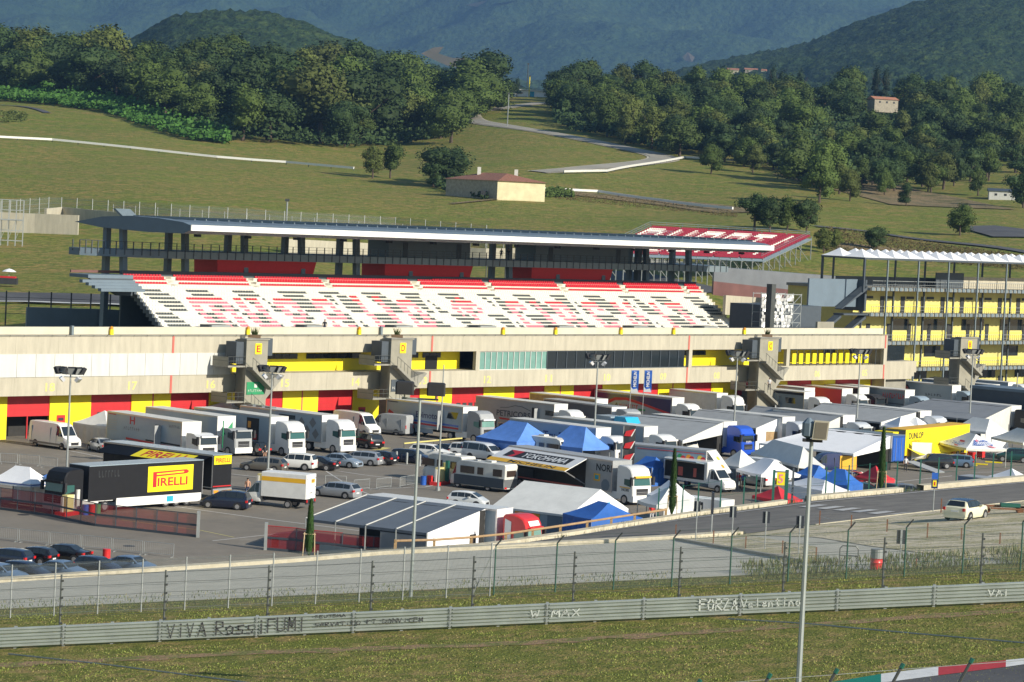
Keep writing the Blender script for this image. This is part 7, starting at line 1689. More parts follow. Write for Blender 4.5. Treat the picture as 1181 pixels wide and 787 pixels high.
def flat(s, a0, a1, b0, b1, mt, bold=.04, sh=0): 
    vs, fs = text_geo(s, bold); m = MB(); m.add([PP(a0+(a1-a0)*x+sh*y, b1+(b0-b1)*y, .022) for x, y in vs], fs, mt); m.build('lettering', fl)
flat('YOKOHAMA', .30, .86, .25, .56, 'paint_white', .03, .012); flat('MICHELIN', .26, .84, .81, .97, 'matt_black', .05, .01)
m = MB(); m.tube((L*.98,-1.3,1.4),(L*.93,y1+.4,zl+.05),.06,'rim',5); m.tube((L*.03,-1.3,1.4),(L*.05,y1+.4,zl+.05),.06,'rim',5); m.build('panel_strut', fl)
m = MB(); x0 = L+.5; text(m,'NORI',(x0+.8,-1.27,2.9),(1,0,0),(0,0,1),2.2,.7,'matt_black',.02); m.build('lettering', bx)
m = MB(); m.box(x0+.5,x0+1.4,-1.272,-1.26,1.9,2.6,'yellow_band'); m.box(x0+.65,x0+1.2,-1.276,-1.272,2.05,2.45,'teal'); m.lathe((x0+2.2,-1.265,1.6),[(.6,0),(.6,.005)],'slate',9,'y'); m.build('small_print', bx)
tractor(o, Lt+.7, 'paint_white', glass='glass_green', H=3.75, visor='yellow_band')
m = MB(); text(m,'NORI',(Lt+1.4,-1.235,1.3),(1,0,0),(0,0,1),1.0,.3,'matt_black',.03); m.box(Lt+1.1,Lt+2.6,-1.233,-1.225,1.62,1.72,'yellow_band'); part(m,'lettering',o)
m_('fruit_yellow', (.7,.55,.05), .5)
m_('turquoise', (.02,.36,.58), .4, var=.05, coat=.3)
# food van and fruit truck
A, B = G(716,511.5,3.9), G(815,520.5,3.9); L, rz = xf(A, B)
o = thing('box_truck','blue grey box truck with round fruit pictures and a white tilted panel at its front','truck',(A.x-math.sin(rz)*1.2, A.y+math.cos(rz)*1.2, 0),rz)
bx = trailer(o,0,L,'car_blue_p',3.9,'paint_white','grey_panel')
for x in (L*.80,L*.93,L*.70):
    m = MB(); m.lathe((x,-1.265,3.1),[(.30,0),(.30,.01)],'fruit_yellow' if x > L*.9 else ('green' if x<L*.75 else 'orange'),9,'y'); m.lathe((x+.35,-1.275,2.95),[(.30,0),(.30,.01)],'red',9,'y'); m.build('fruit_picture', bx)
m = MB(); m.add([(L+.1,-1.15,3.85),(L+.1,1.15,3.85),(L+2.0,1.15,1.7),(L+2.0,-1.15,1.7)],[[0,1,2,3]],'paint_white'); pn = part(m,'tilted_panel',o)
for yv, a in ((.1,.35),(-.1,.7)):
    m = MB(); c0 = (L+.1+1.9*a, yv, 3.85-2.15*a+.03); m.poly([(c0[0]+.25*math.cos(t)*.66,c0[1]+.3*math.sin(t),c0[2]-.25*math.cos(t)*.75+.02) for t in [k*.7 for k in range(9)]],'fruit_yellow' if a<.5 else 'orange'); m.build('fruit_picture', pn)
m = MB(); m.box(L*.2,L-.2,-1.275,-1.262,3.55,3.62,'red'); m.build('red_line', bx)
m_('fruit_yellow', (.7,.55,.05), .5)
o = thing('food_van','white food van with its dark serving side open under a pale blue flap','van',tuple(G(826,567)-Vector((0,0,0))),AN)
st = [(-.3,2.3,.96),(-.1,2.36,1),(.3,2.3,1),(1.05,1.4,1),(1.6,1.2,.95),(1.8,.95,.88),(1.82,.5,.85)]
loft_body(o, st, 2.0, .4, 1.2, 'paint_white', None, 'glass', (1,2), tum=.12, wheels=[(.95,-.95),(.95,.95)], wr=.36)
mb = MB(); mb.bbox(-6.3,-.35,-1.1,1.1,.8,3.0,'paint_white',.1); bx = part(mb,'cargo_box',o); mb = MB(); mb.box(-6.0,-.8,-1.13,-1.105,1.1,2.7,'interior'); mb.box(-4.2,-3.6,-1.14,-1.13,1.3,2.2,'red_pale'); mb.box(-2.2,-1.8,-1.14,-1.13,1.3,2.2,'red_pale'); mb.build('serving_hatch',bx)
mb = MB(); mb.prism([(-6.0,-1.12,2.75),(-.8,-1.12,2.75),(-.8,-2.5,2.95),(-6.0,-2.5,2.95)],(0,0,.06),'skylit_pale'); mb.build('raised_flap',bx)
for s in (-1,1): wheel(o,-4.6,s*.95,.36,.3)
# motorhomes and caravans behind the lifted panel, boxes and small trailers
motorhome('cream roofed camper behind the lettered panel truck, second from the light blue tents',6.2,G(632,534)+Vector((0,0,0)),AN+.05,'offwhite',H=2.9)
motorhome('long silver roofed camper below the navy race truck line, round logo on its flank',7.0,G(664,531),AN+.05,'white',H=2.9)
motorhome('white camper van with awning sheet behind the dark lower motorhome',5.4,G(517,556),AN+math.pi,'white',H=2.8)
motorhome('white streamlined camper with a roof hatch right of the striped banner',7.2,G(772,524),AN+.0,'white',H=3.0)
o = thing('hospitality_truck','white truck with a turquoise cab roof and open lower cabin left of the striped banner','truck',tuple(G(712,520)),AN-.05)
mb = MB(); mb.box(-2.8,-.2,-1.2,1.2,.6,4.0,'skylit_pale'); bx = part(mb,'cargo_box',o); tractor(o,.2,'paint_white',glass='glass',H=3.2); mb = MB(); mb.prism([(.1,-1.1,3.2),(2.6,-1.1,3.2),(2.0,-1.1,4.1),(.4,-1.1,4.1)],(0,2.2,0),'turquoise'); part(mb,'roof_spoiler',o); mb = MB(); mb.box(.0,3.2,-1.6,1.3,3.12,3.22,'paint_white'); part(mb,'canopy',o)
m_('turquoise', (.02,.36,.58), .4, var=.05, coat=.3)
A, B = G(783,572.5,2.2), G(812,576,2.2); L, rz = xf(A, B)
o = thing('small_trailer','small white box trailer with a dark louvred side behind the roadside kerb','trailer',(A.x,A.y,0),rz)
mb = MB(); mb.box(0,L,0,2.2,.5,2.2,'white'); mb.box(L,L+1.9,0,2.2,.5,2.25,'paint_white'); bx = part(mb,'cargo_box',o); mb = MB(); mb.box(.1,L-1.1,-.02,0,.6,2.1,'black'); mb.box(L-.95,L-.6,-.03,0,.9,1.9,'black'); mb.box(L-.45,L-.1,-.03,0,.9,1.9,'black'); mb.build('louvre',bx); mb = MB(); mb.bar((L+1.9,1.1,.6),(L+3.4,1.1,.5),.1,.1,'galv'); part(mb,'drawbar',o)
for y in (.1,2.1): wheel(o,L*.6,y,.3)
A, B = G(1105,549.5,2.6), G(1168,556.5,2.6); L, rz = xf(A, B)
o = thing('office_container','blue grey office container with big dark capitals behind the right kerb','container',(A.x,A.y,0),rz); mb = MB(); mb.box(0,L+2,0,2.5,.1,2.6,'car_blue'); bx = part(mb,'wall',o); mb = MB(); mb.box(-.05,L+2.05,-.05,2.55,2.6,2.7,'grey_panel'); part(mb,'roof',o)
mb = MB(); text(mb,'IT',(L*.12,-.02,1.5),(1,0,0),(0,0,1),.95,.8,'matt_black',.06); text(mb,'~~~~~~~',(L*.32,-.02,1.6),(1,0,0),(0,0,1),1.6,.35,'navy'); mb.build('lettering',bx)
# yellow tyre truck, turned like the black one
a, b = G(1045,496.5,4.), G(1119,489.5,4.); d = (a-b); d.z = 0; rz = math.atan2(d.y, d.x); left = Vector((-d.y, d.x, 0)).normalized(); c = b-left*1.25; c.z = 0; Ly = d.length
o = thing('articulated_truck','yellow truck with black lettering and balloons beside it, behind the printed tent','truck',tuple(c),rz)
bx = trailer(o,0,Ly,'yellow',4.,'yellow','yellow_band','yellow'); m = MB(); text(m,'DUNLOP',(Ly-.9,1.27,2.9),(-1,0,0),(0,0,1),4.0,.75,'matt_black',.05,); text(m,'~~~~~~~~~~',(Ly-1.7,1.27,2.5),(-1,0,0),(0,0,1),2.6,.22,'red'); m.build('lettering',bx)
m = MB(); m.box(Ly+.05,Ly+1.9,-1.2,1.25,.8,3.95,'black'); m.box(Ly+1.9,Ly+3.4,-1.2,1.2,.6,3.9,'yellow'); part(m,'cab',o)
m = MB(); m.add([(Ly-.5,1.3,1.9),(1.2,1.3,1.9),(1.2,3.0,1.2),(Ly-.5,3.0,1.2)],[[0,1,2,3]],'yellow'); m.box(1.2,Ly-.5,1.28,1.35,.9,1.9,'yellow_band'); m.build('folded_panel',bx)
o = thing('balloon_column','black and white balloon cluster before the yellow truck','balloons',tuple(W(*TW(1083,524),0)))
mb = MB(); rn = random.Random(8)
for k in range(16): 
    c = (rn.uniform(-1.0,1.0), rn.uniform(-.5,.5), 1.2+k*.17); r_ = rn.uniform(.28,.4); mb.lathe(c,[(.05,-r_),(r_*.7,-r_*.7),(r_,0),(r_*.7,r_*.7),(.05,r_)],['paint_white','matt_black'][k%2],8)
part(mb,'balloons',o,smooth=60)
o = thing('display_wall','white display wall with a yellow edge between blue trailer and black off road car','display wall',tuple(G(1062,536)),AN+.9); mb = MB(); mb.box(-1.2,1.2,-.1,.1,0,2.6,'paint_white'); part(mb,'panel',o); mb = MB(); mb.box(1.2,1.6,-.12,.12,1.1,2.5,'yellow'); part(mb,'yellow_edge',o)
# yellow and navy van (its cartoon print left out)
van('panel','navy','navy van with yellow rear doors and a yellow patch on its side',957,548,AN+math.pi+1.0,group=None)
vn = [x for x in bpy.data.objects if x.get('label','').startswith('navy van with yellow')][0]
mb = MB(); h = 2.75; mb.add([(-h-.015,-.85,.7),(-h-.015,.85,.7),(-h-.015,.82,2.2),(-h-.015,-.82,2.2)],[[0,1,2,3]],'yellow'); mb.add([(-h+.05,.985,.75),(-h+2.0,.985,.75),(-h+2.0,.94,2.25),(-h+.05,.93,2.25)],[[0,1,2,3]],'yellow_band'); mb.add([(-h-.02,-.5,.8),(-h-.02,.5,.8),(-h-.02,.45,1.3),(-h-.02,-.45,1.3)],[[0,1,2,3]],'plate'); part(mb,'yellow_panel',vn)
# cars at the right
car('suv','car_black','black off road car by the white display wall',1075,540,AN+math.pi+.9,L=4.7); car('wagon','car_blue','blue grey estate car behind the black off road car',1101,538.5,AN+math.pi+.6,L=4.4)
car('suv','car_green','dark green off road car right of the printed tent',1168,533,AN+math.pi+.6,L=4.2)
car('mpv','car_green','dark green car roof behind the fence left of the staked cypress',998,575,AN+.6,L=4.6); car('hatch','car_green','second dark green car just right of the staked cypress',1029,574,AN+.5,L=4.0)
car('sedan','grey_paint','grey blue car with red rear lights at the gap in the kerb',1044,574,AN+math.pi+.7,L=4.4)
van('panel','paint_white','white van standing under the clean white tent',883,556,AN,group=None)
car('hatch','silver_white','pale small car under the clean white tent',872,560,AN+math.pi,L=3.8)
# racing cars and karts under tents, ramp items: red car with number circle
o = thing('racing_car','red racing car body with a white number disc behind the staked cypress','racing car',tuple(G(1008,556.5)),AN+1.2)
st = [(-2.2,.55,.75),(-2.0,.95,.95),(-1.2,.98,1),(-.5,1.05,.8),(0,1.12,.6),(.5,.85,.75),(1.2,.68,.95),(2.0,.55,.95),(2.3,.35,.8)]
loft_body(o, st, 1.8, .15, .60, 'red_plastic', None, 'glass', (4,), tum=.8, wheels=[(1.4,-.8),(1.4,.8),(-1.5,-.8),(-1.5,.8)], wr=.3)
mb = MB(); mb.box(-2.5,-2.1,-.8,.8,1.1,1.16,'red_plastic'); mb.box(-2.4,-2.2,-.05,.05,.6,1.1,'matt_black'); part(mb,'rear_wing',o); mb = MB(); mb.lathe((-1.1,-.87,.78),[(.28,0),(.28,.02)],'paint_white',10,'y'); mb.lathe((-1.1,.86,.78),[(.28,0),(.28,.02)],'paint_white',10,'y'); part(mb,'number_disc',o)
tent('pop_up_tent','low red awning cloth above the red racing car',(986,549.5),(1014,554),2.2,'red_canvas',eave=1.7,peak=3.0,group=FLAG)
def kart(u, v, c, label):
    o = thing('tool_trolley',label,'trolley',tuple(G(u,v)),AN); mb = MB(); mb.box(-.4,.4,-.3,.3,.15,1.0,c); part(mb,'cabinet',o); mb = MB()
    for s in (-.3,.3): mb.tube((s,-.25,.0),(s,-.25,.15),.07,'rubber',6); mb.tube((s,.25,.0),(s,.25,.15),.07,'rubber',6)
    part(mb,'castor',o)
for u, v, c, l in ((1112,532,'red_plastic','red tool trolley under the left post of the printed tent'),(1120,531,'red_plastic','second red tool trolley under the printed tent'),(1131,529,'red_plastic','third red tool trolley under the printed tent'),(1106,527,'yellow','yellow cabinet at the back of the printed tent'),(1097,529,'orange','orange cabinet left under the printed tent')): kart(u,v,c,l)
for k,(u,v,l) in enumerate(((1117,537,'yellow ramp board before the printed tent, left'),(1129,536,'yellow ramp board before the printed tent, middle'),(1146,534,'yellow ramp board before the printed tent, right'))):
    mb = MB(); mb.box(-1.0,1.0,-.2,.2,.02,.14,'yellow'); o = mb.build('ramp_board', loc=tuple(G(u,v))); o.rotation_euler = (0,0,AN+.5); tag(o,l,'ramp board','yellow ramp boards before the printed tent')
m_('slate_back', (.02,.025,.035), .5, var=.1); m_('wood_mid', (.34,.22,.11), .75, var=.25, scale=1.5); m_('yellow_pale2', (.66,.58,.25), .5, var=.08); m_('lamp_face', (.22,.19,.14), .3, var=.1)
m_('lamp_glass', (.25,.26,.25), .15, var=0); m_('spray_black', (.05,.05,.05), .7, var=.2); m_('spray_white', (.52,.55,.51), .7, var=.2); m_('green_post', (.05,.12,.09), .5, .2, var=.15); m_('pole_mid', (.12,.13,.12), .5, .3, var=.2)
m_('galv_rail', (.42,.46,.42), .45, .45, var=.16, scale=.9)
# ================================================================== FOREGROUND AND STREET FURNITURE
# ---- triple guard rail along the verge
def gtop(X, Y=118.): return gz(X, Y)
xA, xB = -30., 34.
o = thing('guard_rail', 'long triple steel guard rail with scrawled writing across the foreground', 'guard rail', (0,118,0))
def wbeam(z0, h=.31):
    """cross section (y, z) of a double corrugated beam"""
    q = .87; return [(y, z0+(z-z0)*q) for y, z in [(-.00,z0),(-.035,z0+.02),(-.08,z0+.055),(-.08,z0+.095),(-.03,z0+.13),(-.0,z0+.155),(-.03,z0+.18),(-.08,z0+.215),(-.08,z0+.255),(-.035,z0+.29),(0,z0+h)]]
nseg = 16
for k in range(3):
    mb = MB(); xs = [xA+(xB-xA)*i/nseg for i in range(nseg+1)]
    mb.loft([[(x, y, gtop(x)+z) for y, z in wbeam(.05+k*.285)] for x in xs], 'galv_rail', close=False)
    for i, x in enumerate(xs[1:-1]):
        mb.box(x-.02,x+.02,-.09,-.08,gtop(x)+.07+k*.285,gtop(x)+.30+k*.285,'galv')
        for zz in (.12,.26): mb.box(x-.10,x-.06,-.095,-.08,gtop(x)+zz+k*.285-.02,gtop(x)+zz+k*.285+.02,'pole_dark'); mb.box(x+.06,x+.10,-.095,-.08,gtop(x)+zz+k*.285-.02,gtop(x)+zz+k*.285+.02,'pole_dark')
    part(mb, 'rail_beam', o, smooth=25)
m0 = MB(); m0.box(-.06,.06,.02,.16,-.3,.92,'galv'); pr = m0.build('post', o)
for i in range(0, 33):
    x = xA+(xB-xA)*i/32; c = pr if i == 0 else pr.copy()
    if i: C.objects.link(c); c.parent = o
    c.location = (x, 0, gtop(x))
GL_ = {'V':[[(0,1),(.5,0),(1,1)]],'I':[[(.5,1),(.5,0)]],'i':[[(.5,.7),(.5,0)],[(.45,.95),(.55,.9)]],'A':[[(0,0),(.5,1),(1,0)],[(.2,.4),(.85,.42)]],'R':[[(0,0),(0,1),(.8,.95),(.85,.6),(.05,.5),(.95,0)]],'o':[[(.5,.6),(.05,.35),(.3,0),(.8,.05),(.9,.45),(.5,.6)]],'s':[[(.9,.6),(.2,.55),(.25,.3),(.8,.25),(.75,0),(0,.03)]],
'F':[[(0,0),(0,1),(.95,.97)],[(0,.55),(.7,.55)]],'U':[[(0,1),(.05,.1),(.5,0),(.95,.1),(1,1)]],'M':[[(0,0),(.1,1),(.5,.3),(.9,1),(1,0)]],'C':[[(.9,.9),(.2,.9),(0,.5),(.2,.1),(.9,.1)]],'E':[[(.9,1),(0,1),(0,0),(.9,0)],[(0,.5),(.7,.5)]],'T':[[(.5,0),(.5,1)],[(0,1),(1,.97)]],'N':[[(0,0),(0,1),(1,0),(1,1)]],'P':[[(0,0),(0,1),(.9,.85),(0,.45)]],'D':[[(0,0),(0,1),(.9,.6),(.8,.15),(0,0)]],
'W':[[(0,1),(.25,0),(.5,.7),(.75,0),(1,1)]],'X':[[(0,0),(1,1)],[(0,1),(1,0)]],'O':[[(.5,1),(0,.6),(.2,0),(.8,0),(1,.6),(.5,1)]],'Z':[[(0,1),(1,1),(0,0),(1,0)]],'S':[[(.95,.95),(.1,.85),(.2,.5),(.9,.45),(.8,0),(0,.05)]],';':[[(.4,.1),(.3,-.1)]],'a':[[(.9,.5),(.3,.6),(.05,.2),(.4,0),(.9,.3),(.95,0)]],'l':[[(.5,1),(.5,0)]],'e':[[(.1,.3),(.9,.35),(.6,.6),(.1,.4),(.2,0),(.9,.05)]],'n':[[(.1,0),(.1,.6),(.7,.55),(.9,0)]],'t':[[(.5,.9),(.5,0),(.9,.05)],[(.1,.6),(.9,.6)]]}
def graf(s, u0, u1, zb, h, mt, th=.035):
    x0, x1 = ray(u0, 735).x/ray(u0,735).y*118, ray(u1, 735).x/ray(u1,735).y*118; rn = random.Random(len(s)*7); m = MB(); n = len(s); cw = (x1-x0)/n
    for i, ch in enumerate(s):
        if ch == ' ': continue
        dx, dz, sx = rn.uniform(-.05,.05)*cw, rn.uniform(-.06,.06)*h, rn.uniform(.62,.8)
        for st_ in GL_.get(ch, []):
            for (a, b), (c, d) in zip(st_, st_[1:]):
                X = lambda q: x0+(i+.1+q*sx)*cw+dx
                p, q = Vector((X(a), -.10, gtop(X(a))+(zb+b*h+dz)*.86-.02)), Vector((X(c), -.10, gtop(X(c))+(zb+d*h+dz)*.86-.02)); k = th*rn.uniform(.7,1.3); e = (q-p).normalized(); nn = Vector((-e.z,0,e.x))*k/2
                m.add([p-nn-e*k*.3,p+nn-e*k*.3,q+nn+e*k*.3,q-nn+e*k*.3],[[0,1,2,3]],mt)
    part(m, 'graffiti', o)
graf('ViVA', 192, 238, .24, .66, 'spray_black', .05); graf('RossiFUMI', 248, 354, .26, .66, 'spray_black', .055)
graf('CEUTEMA', 362, 398, .86, .13, 'spray_black', .028); graf('SARVATICO', 362, 416, .44, .18, 'spray_black', .03); graf('PT;DONViCEM', 422, 488, .46, .20, 'spray_black', .03)
graf('W.MAX', 610, 670, .40, .34, 'spray_white', .045); graf('FORZA', 804, 850, .36, .55, 'spray_white', .055); graf('Valentino', 852, 922, .42, .40, 'spray_white', .04); graf('VAi', 1136, 1162, .42, .32, 'spray_white', .045)
# ---- foreground mesh fences
def fpost(nm, h, r, mt, arm=0, ins=False):
    mb = MB(); mb.tube((0,0,-.4),(0,0,h),r,mt,6)
    if arm: mb.tube((0,0,h-.02),(arm*.30,-.02,h+arm*.36),r*1.05,'pole_dark',5)
    if ins:
        for k in range(7): mb.box(-.02,.10,-.05,.05,.3+k*.36,.38+k*.36,'pole_dark')
    return mb
def fence_line(name, label, us, vt, Y, h, r, mt, arm=0, ins=False, wires=5, group=None, mesh=True, gnd=None):
    P = []
    for u, v in us: d = ray(u, v); X = d.x*Y/d.y; P.append(Vector((X, Y, (gnd or gz)(X, Y))))
    o = thing(name, label, 'fence', tuple(P[0]), 0, group); B = P[0]; proto = None
    for p in P:
        if proto is None: proto = fpost('post', h, r, mt, arm, ins).build('post', o); c = proto
        else: c = proto.copy(); C.objects.link(c); c.parent = o
        c.location = p-B
    wb = MB()
    for k in range(wires):
        z = .12+(h-.2)*k/(wires-1)
        for a, b in zip(P, P[1:]): 
            m_ = (a+b)/2-Vector((0,0,.02)); wb.tube(a-B+Vector((0,0,z)), m_-B+Vector((0,0,z)), .009, mt, 3, cap=False); wb.tube(m_-B+Vector((0,0,z)), b-B+Vector((0,0,z)), .009, mt, 3, cap=False)
    if arm:
        for a, b in zip(P, P[1:]): wb.tube(a-B+Vector((arm*.28,0,h+arm*.33)), b-B+Vector((arm*.28,0,h+arm*.33)), .006, mt, 3, cap=False)
    part(wb, 'wire', o)
    if mesh:
        mm = MB()
        for a, b in zip(P, P[1:]): mm.poly([a-B,b-B,b-B+Vector((0,0,h)),a-B+Vector((0,0,h))],'mesh_grey')
        part(mm, 'mesh_panel', o)
    return o, P
g2 = lambda X, Y: gz(X, Y)-.55*max(0, (Y-124)/11)
fence_line('mesh_fence','galvanised mesh fence with straight grey posts, left half of the foreground',[(-38,680)]+[(13+50.2*i,680-i*.5) for i in range(12)],0,129.5,2.42,.035,'galv',gnd=g2)
fence_line('mesh_fence','green mesh fence with bent post tops, right half of the foreground',[(570,670)]+[(641+67.2*i,665-i*5) for i in range(10)],0,130.,2.25,.036,'green_post',arm=1,gnd=g2)
fence_line('wire_fence','near wire fence with dark insulated posts just behind the guard rail',[(-50,690),(70,690),(190,690),(309,688),(428,686),(545,684),(661,682),(783,680),(903,676),(1018,670),(1131,665),(1250,660)],0,120.,2.75,.045,'pole_mid',ins=True,wires=7,mesh=False)
# brace at the joint of the two fences
d = ray(570,670); X = d.x*130/d.y; mb = MB(); mb.tube((0,0,2.2),(-.95,0,0),.03,'galv',5); tag(mb.build('fence_brace', loc=(X,129.9,g2(X,130))), 'slanting brace where the grey fence meets the green one', 'brace')
# nearest fence, only its tops in frame
P = []
for u, v in ((740,792),(808,784),(889,777),(966,771.5),(1042,765.5),(1122,759.5),(1200,754)):
    p = PY(u, v, 62.); P.append(p)
o = thing('mesh_fence','nearest green fence whose leaning post tips rise over the bottom edge','fence',tuple(P[0])); B = P[0]; pr = None
mb = MB(); mb.tube((-.62,0,-1.3),(-.03,0,-.05),.035,'pole_dark',6); mb.tube((-.05,0,-.10),(.0,0,.0),.05,'green_paint',6); mb.tube((-.62,0,-1.3),(-.62,0,-6),.04,'pole_dark',6)
for p in P:
    if pr is None: pr = mb.build('post', o); c = pr
    else: c = pr.copy(); C.objects.link(c); c.parent = o
    c.location = p-B
wb = MB()
for z in (-.14,-.75): 
    for a, b in zip(P, P[1:]): wb.tube(a-B+Vector((-.06+z*.4,0,z)), b-B+Vector((-.06+z*.4,0,z)), .008, 'galv', 4)
part(wb,'wire',o)
# ---- lamp posts
def flood(o, x, y, z, ang, tilt=.5, s=.32, mt='matt_black'):
    a = ang; d = Vector((math.cos(a), math.sin(a), -tilt)).normalized(); l = Vector((-math.sin(a), math.cos(a), 0)); u = d.cross(l)*-1; c = Vector((x,y,z)); mb = MB()
    V = [c+l*sx*s*1.2+u*sz*s+d*e for e, k in ((0,1),(.3,1)) for sx, sz in ((-1,-1),(1,-1),(1,1),(-1,1))]
    mb.add(V, [[3,2,1,0],[4,5,6,7],[0,1,5,4],[1,2,6,5],[2,3,7,6],[3,0,4,7]], mt); mb.add([V[4]+d*.01,V[5]+d*.01,V[6]+d*.01,V[7]+d*.01],[[0,1,2,3]],'lamp_glass'); part(mb,'floodlight',o)
def mast(label, base, H, heads='ring', r0=.13, r1=.07, mt='pole', group='floodlight masts of the paddock', off=(0,0)):
    o = thing('lamp_post', label, 'lamp post', tuple(base), 0, group); mb = MB(); mb.tube((0,0,-.3),(0,0,H),r0,mt,8,r1); part(mb,'pole',o)
    if r0 > .1: mb = MB(); mb.lathe((0,0,0),[(r0*2,0),(r0*2,.25),(r0,.4)],mt,8); part(mb,'base',o)
    if heads == 'ring':
        mb = MB(); mb.tube((-1.0,-.1,H),(1.0,.1,H),.05,mt,5); mb.tube((-.6,0,H-.45),(.6,0,H-.45),.04,mt,5); part(mb,'crossarm',o)
        for x, a in ((-1.0,2.6),(-.45,3.9),(.1,4.9),(.6,5.6),(1.0,.2)): flood(o,x,0,H+.18,a)
        for x, a in ((-.6,3.5),(.6,5.9)): flood(o,x,-.1,H-.55,a,.9,.22,'lamp_clear')
    elif heads == 'two':
        mb = MB(); mb.tube((-.85,0,H),(.85,0,H),.05,mt,5); part(mb,'crossarm',o)
        for x in (-.72,.72):
            mb = MB(); mb.tube((x,0,H),(x,0,H+.2),.04,mt,5); mb.bbox(x-.42,x+.42,-.35,.25,H+.18,H+.78,'matt_black',.06); part(mb,'floodlight',o)
    return o
def mast_px(label, ub, vb, vt, heads='ring', **k):
    b = G(ub, vb); H = (vb-vt)*b.y/F; return mast(label, b, H, heads, **k)
mast_px('floodlight mast rising in front of the white cladding, leftmost',75.5,577,428)
mast_px('floodlight mast in front of stair tower E beside the white box van',308.5,553,426)
mast_px('bare thin mast just right of stair tower D',505,566,420,heads=None,r0=.12,r1=.05,mt='pole')
mast_px('floodlight mast in the middle of the paddock over the camper roofs',684,528,412)
mast_px('floodlight mast in front of stair tower C beside the blue truck cab',845,519,408)
mast_px('floodlight mast in front of the yellow blinds at centre right',987,507,406)
mast_px('floodlight mast in front of stair tower B at the right',1117,503,406)
mast_px('plain pole before the black unit at the right border',1171,478,430,heads=None)
mast_px('thin pole between glazed gallery and blue banners',783,476,395,heads=None,r0=.08,r1=.04)
b = onpave(473, 701) if False else PY(473,703,131.); mast('tall near pole with two black floodlights, left of centre', (b.x,b.y,g2(b.x,131)), (b.z-g2(b.x,131))+(703-458)*131/F, 'two', r0=.085,r1=.06,mt='pole_n',group=None) if m_('pole_n',(.34,.38,.37),.4,.4,var=.1) else 0
b = PY(921,787,95.); o = mast('tallest near pole with one square floodlight, right of centre', (b.x,b.y,gz(b.x,95)), (787-505)*95/F+(b.z-gz(b.x,95)), None, r0=.10,r1=.065,mt='pole_n',group=None)
H = (787-505)*95/F+(b.z-gz(b.x,95)); mb = MB(); mb.add([(-.02,-.28,H+.05),(.46,-.42,H+.05),(.52,-.40,H+.68),(.04,-.26,H+.68),(-.02,-.1,H+.05),(.46,-.24,H+.05),(.52,-.22,H+.68),(.04,-.08,H+.68)],[[0,1,2,3],[7,6,5,4],[0,4,5,1],[1,5,6,2],[2,6,7,3],[3,7,4,0]],'kerb_stone'); fl = part(mb,'floodlight',o)
mb = MB(); mb.add([(.03,-.30,H+.10),(.42,-.42,H+.10),(.47,-.405,H+.63),(.08,-.285,H+.63)],[[0,1,2,3]],'lamp_face'); mb.build('lens',fl); m_('lamp_face', (.22,.19,.14), .3, var=.1)
mb = MB(); mb.lathe((-.12,0,H+.05),[(.05,0),(.22,.1),(.22,.52),(.05,.7)],'slate',8); mb.box(-.3,.35,-.15,.1,H-.05,H+.05,'matt_black'); part(mb,'lamp_housing',o)
# ---- red mesh fences of the paddock gates
def red_fence(label, pts, h=1.9, step=1.75, zoff=0, frame=None, end=True):
    P = [G(*p) for p in pts]; o = thing('mesh_gate_fence', label, 'fence', tuple(P[0]), 0, 'red mesh fences of the paddock'); B = P[0]
    segs = []; 
    for a, b in zip(P, P[1:]):
        n = max(1, int((b-a).length/step)); segs += [(a.lerp(b, i/n), a.lerp(b, (i+1)/n)) for i in range(n)]
    pm = MB()
    for a, b in segs: pm.poly([a-B+Vector((0,0,.15)), b-B+Vector((0,0,.15)), b-B+Vector((0,0,h)), a-B+Vector((0,0,h))], 'mesh_red')
    part(pm, 'mesh_panel', o)
    pr = None
    for a, b in segs+[(segs[-1][1], None)]:
        if pr is None: m = MB(); m.box(-.035,.035,-.035,.035,0,h,'slate_dark'); pr = m.build('post', o); c = pr
        else: c = pr.copy(); C.objects.link(c); c.parent = o
        c.location = a-B
    m = MB()
    for a, b in segs: m.bar(a-B+Vector((0,-.04,h*.52)), b-B+Vector((0,-.04,h*.52)), .03, .16, 'slate_dark'); m.bar(a-B+Vector((0,0,.1)), b-B+Vector((0,0,.1)), .12, .2, 'slate_dark'); m.bar(a-B+Vector((0,0,h)), b-B+Vector((0,0,h)), .05, .05, frame or 'slate_dark')
    part(m, 'rail', o)
    if end: 
        e = P[-1]-B if end == 'r' else Vector((0,0,0)); m = MB(); m.box(e.x-.12,e.x+.12,e.y-.12,e.y+.12,0,h+.25,'galv'); part(m,'end_post',o)
    return o
red_fence('red mesh fence from the left border past the front of the black truck', [(-20,586),(0,588),(60,596),(110,607),(228,620)], end='r')
red_fence('framed red mesh gate left of the staked cypress by the dark marquee', [(306,634.5),(341,637.5),(352,639.5),(394,643.5)], frame='red', end='l', h=1.95)
red_fence('red mesh fence under the front edge of the dark marquee', [(394,643.5),(430,647),(470,649),(500,650)], end=False)
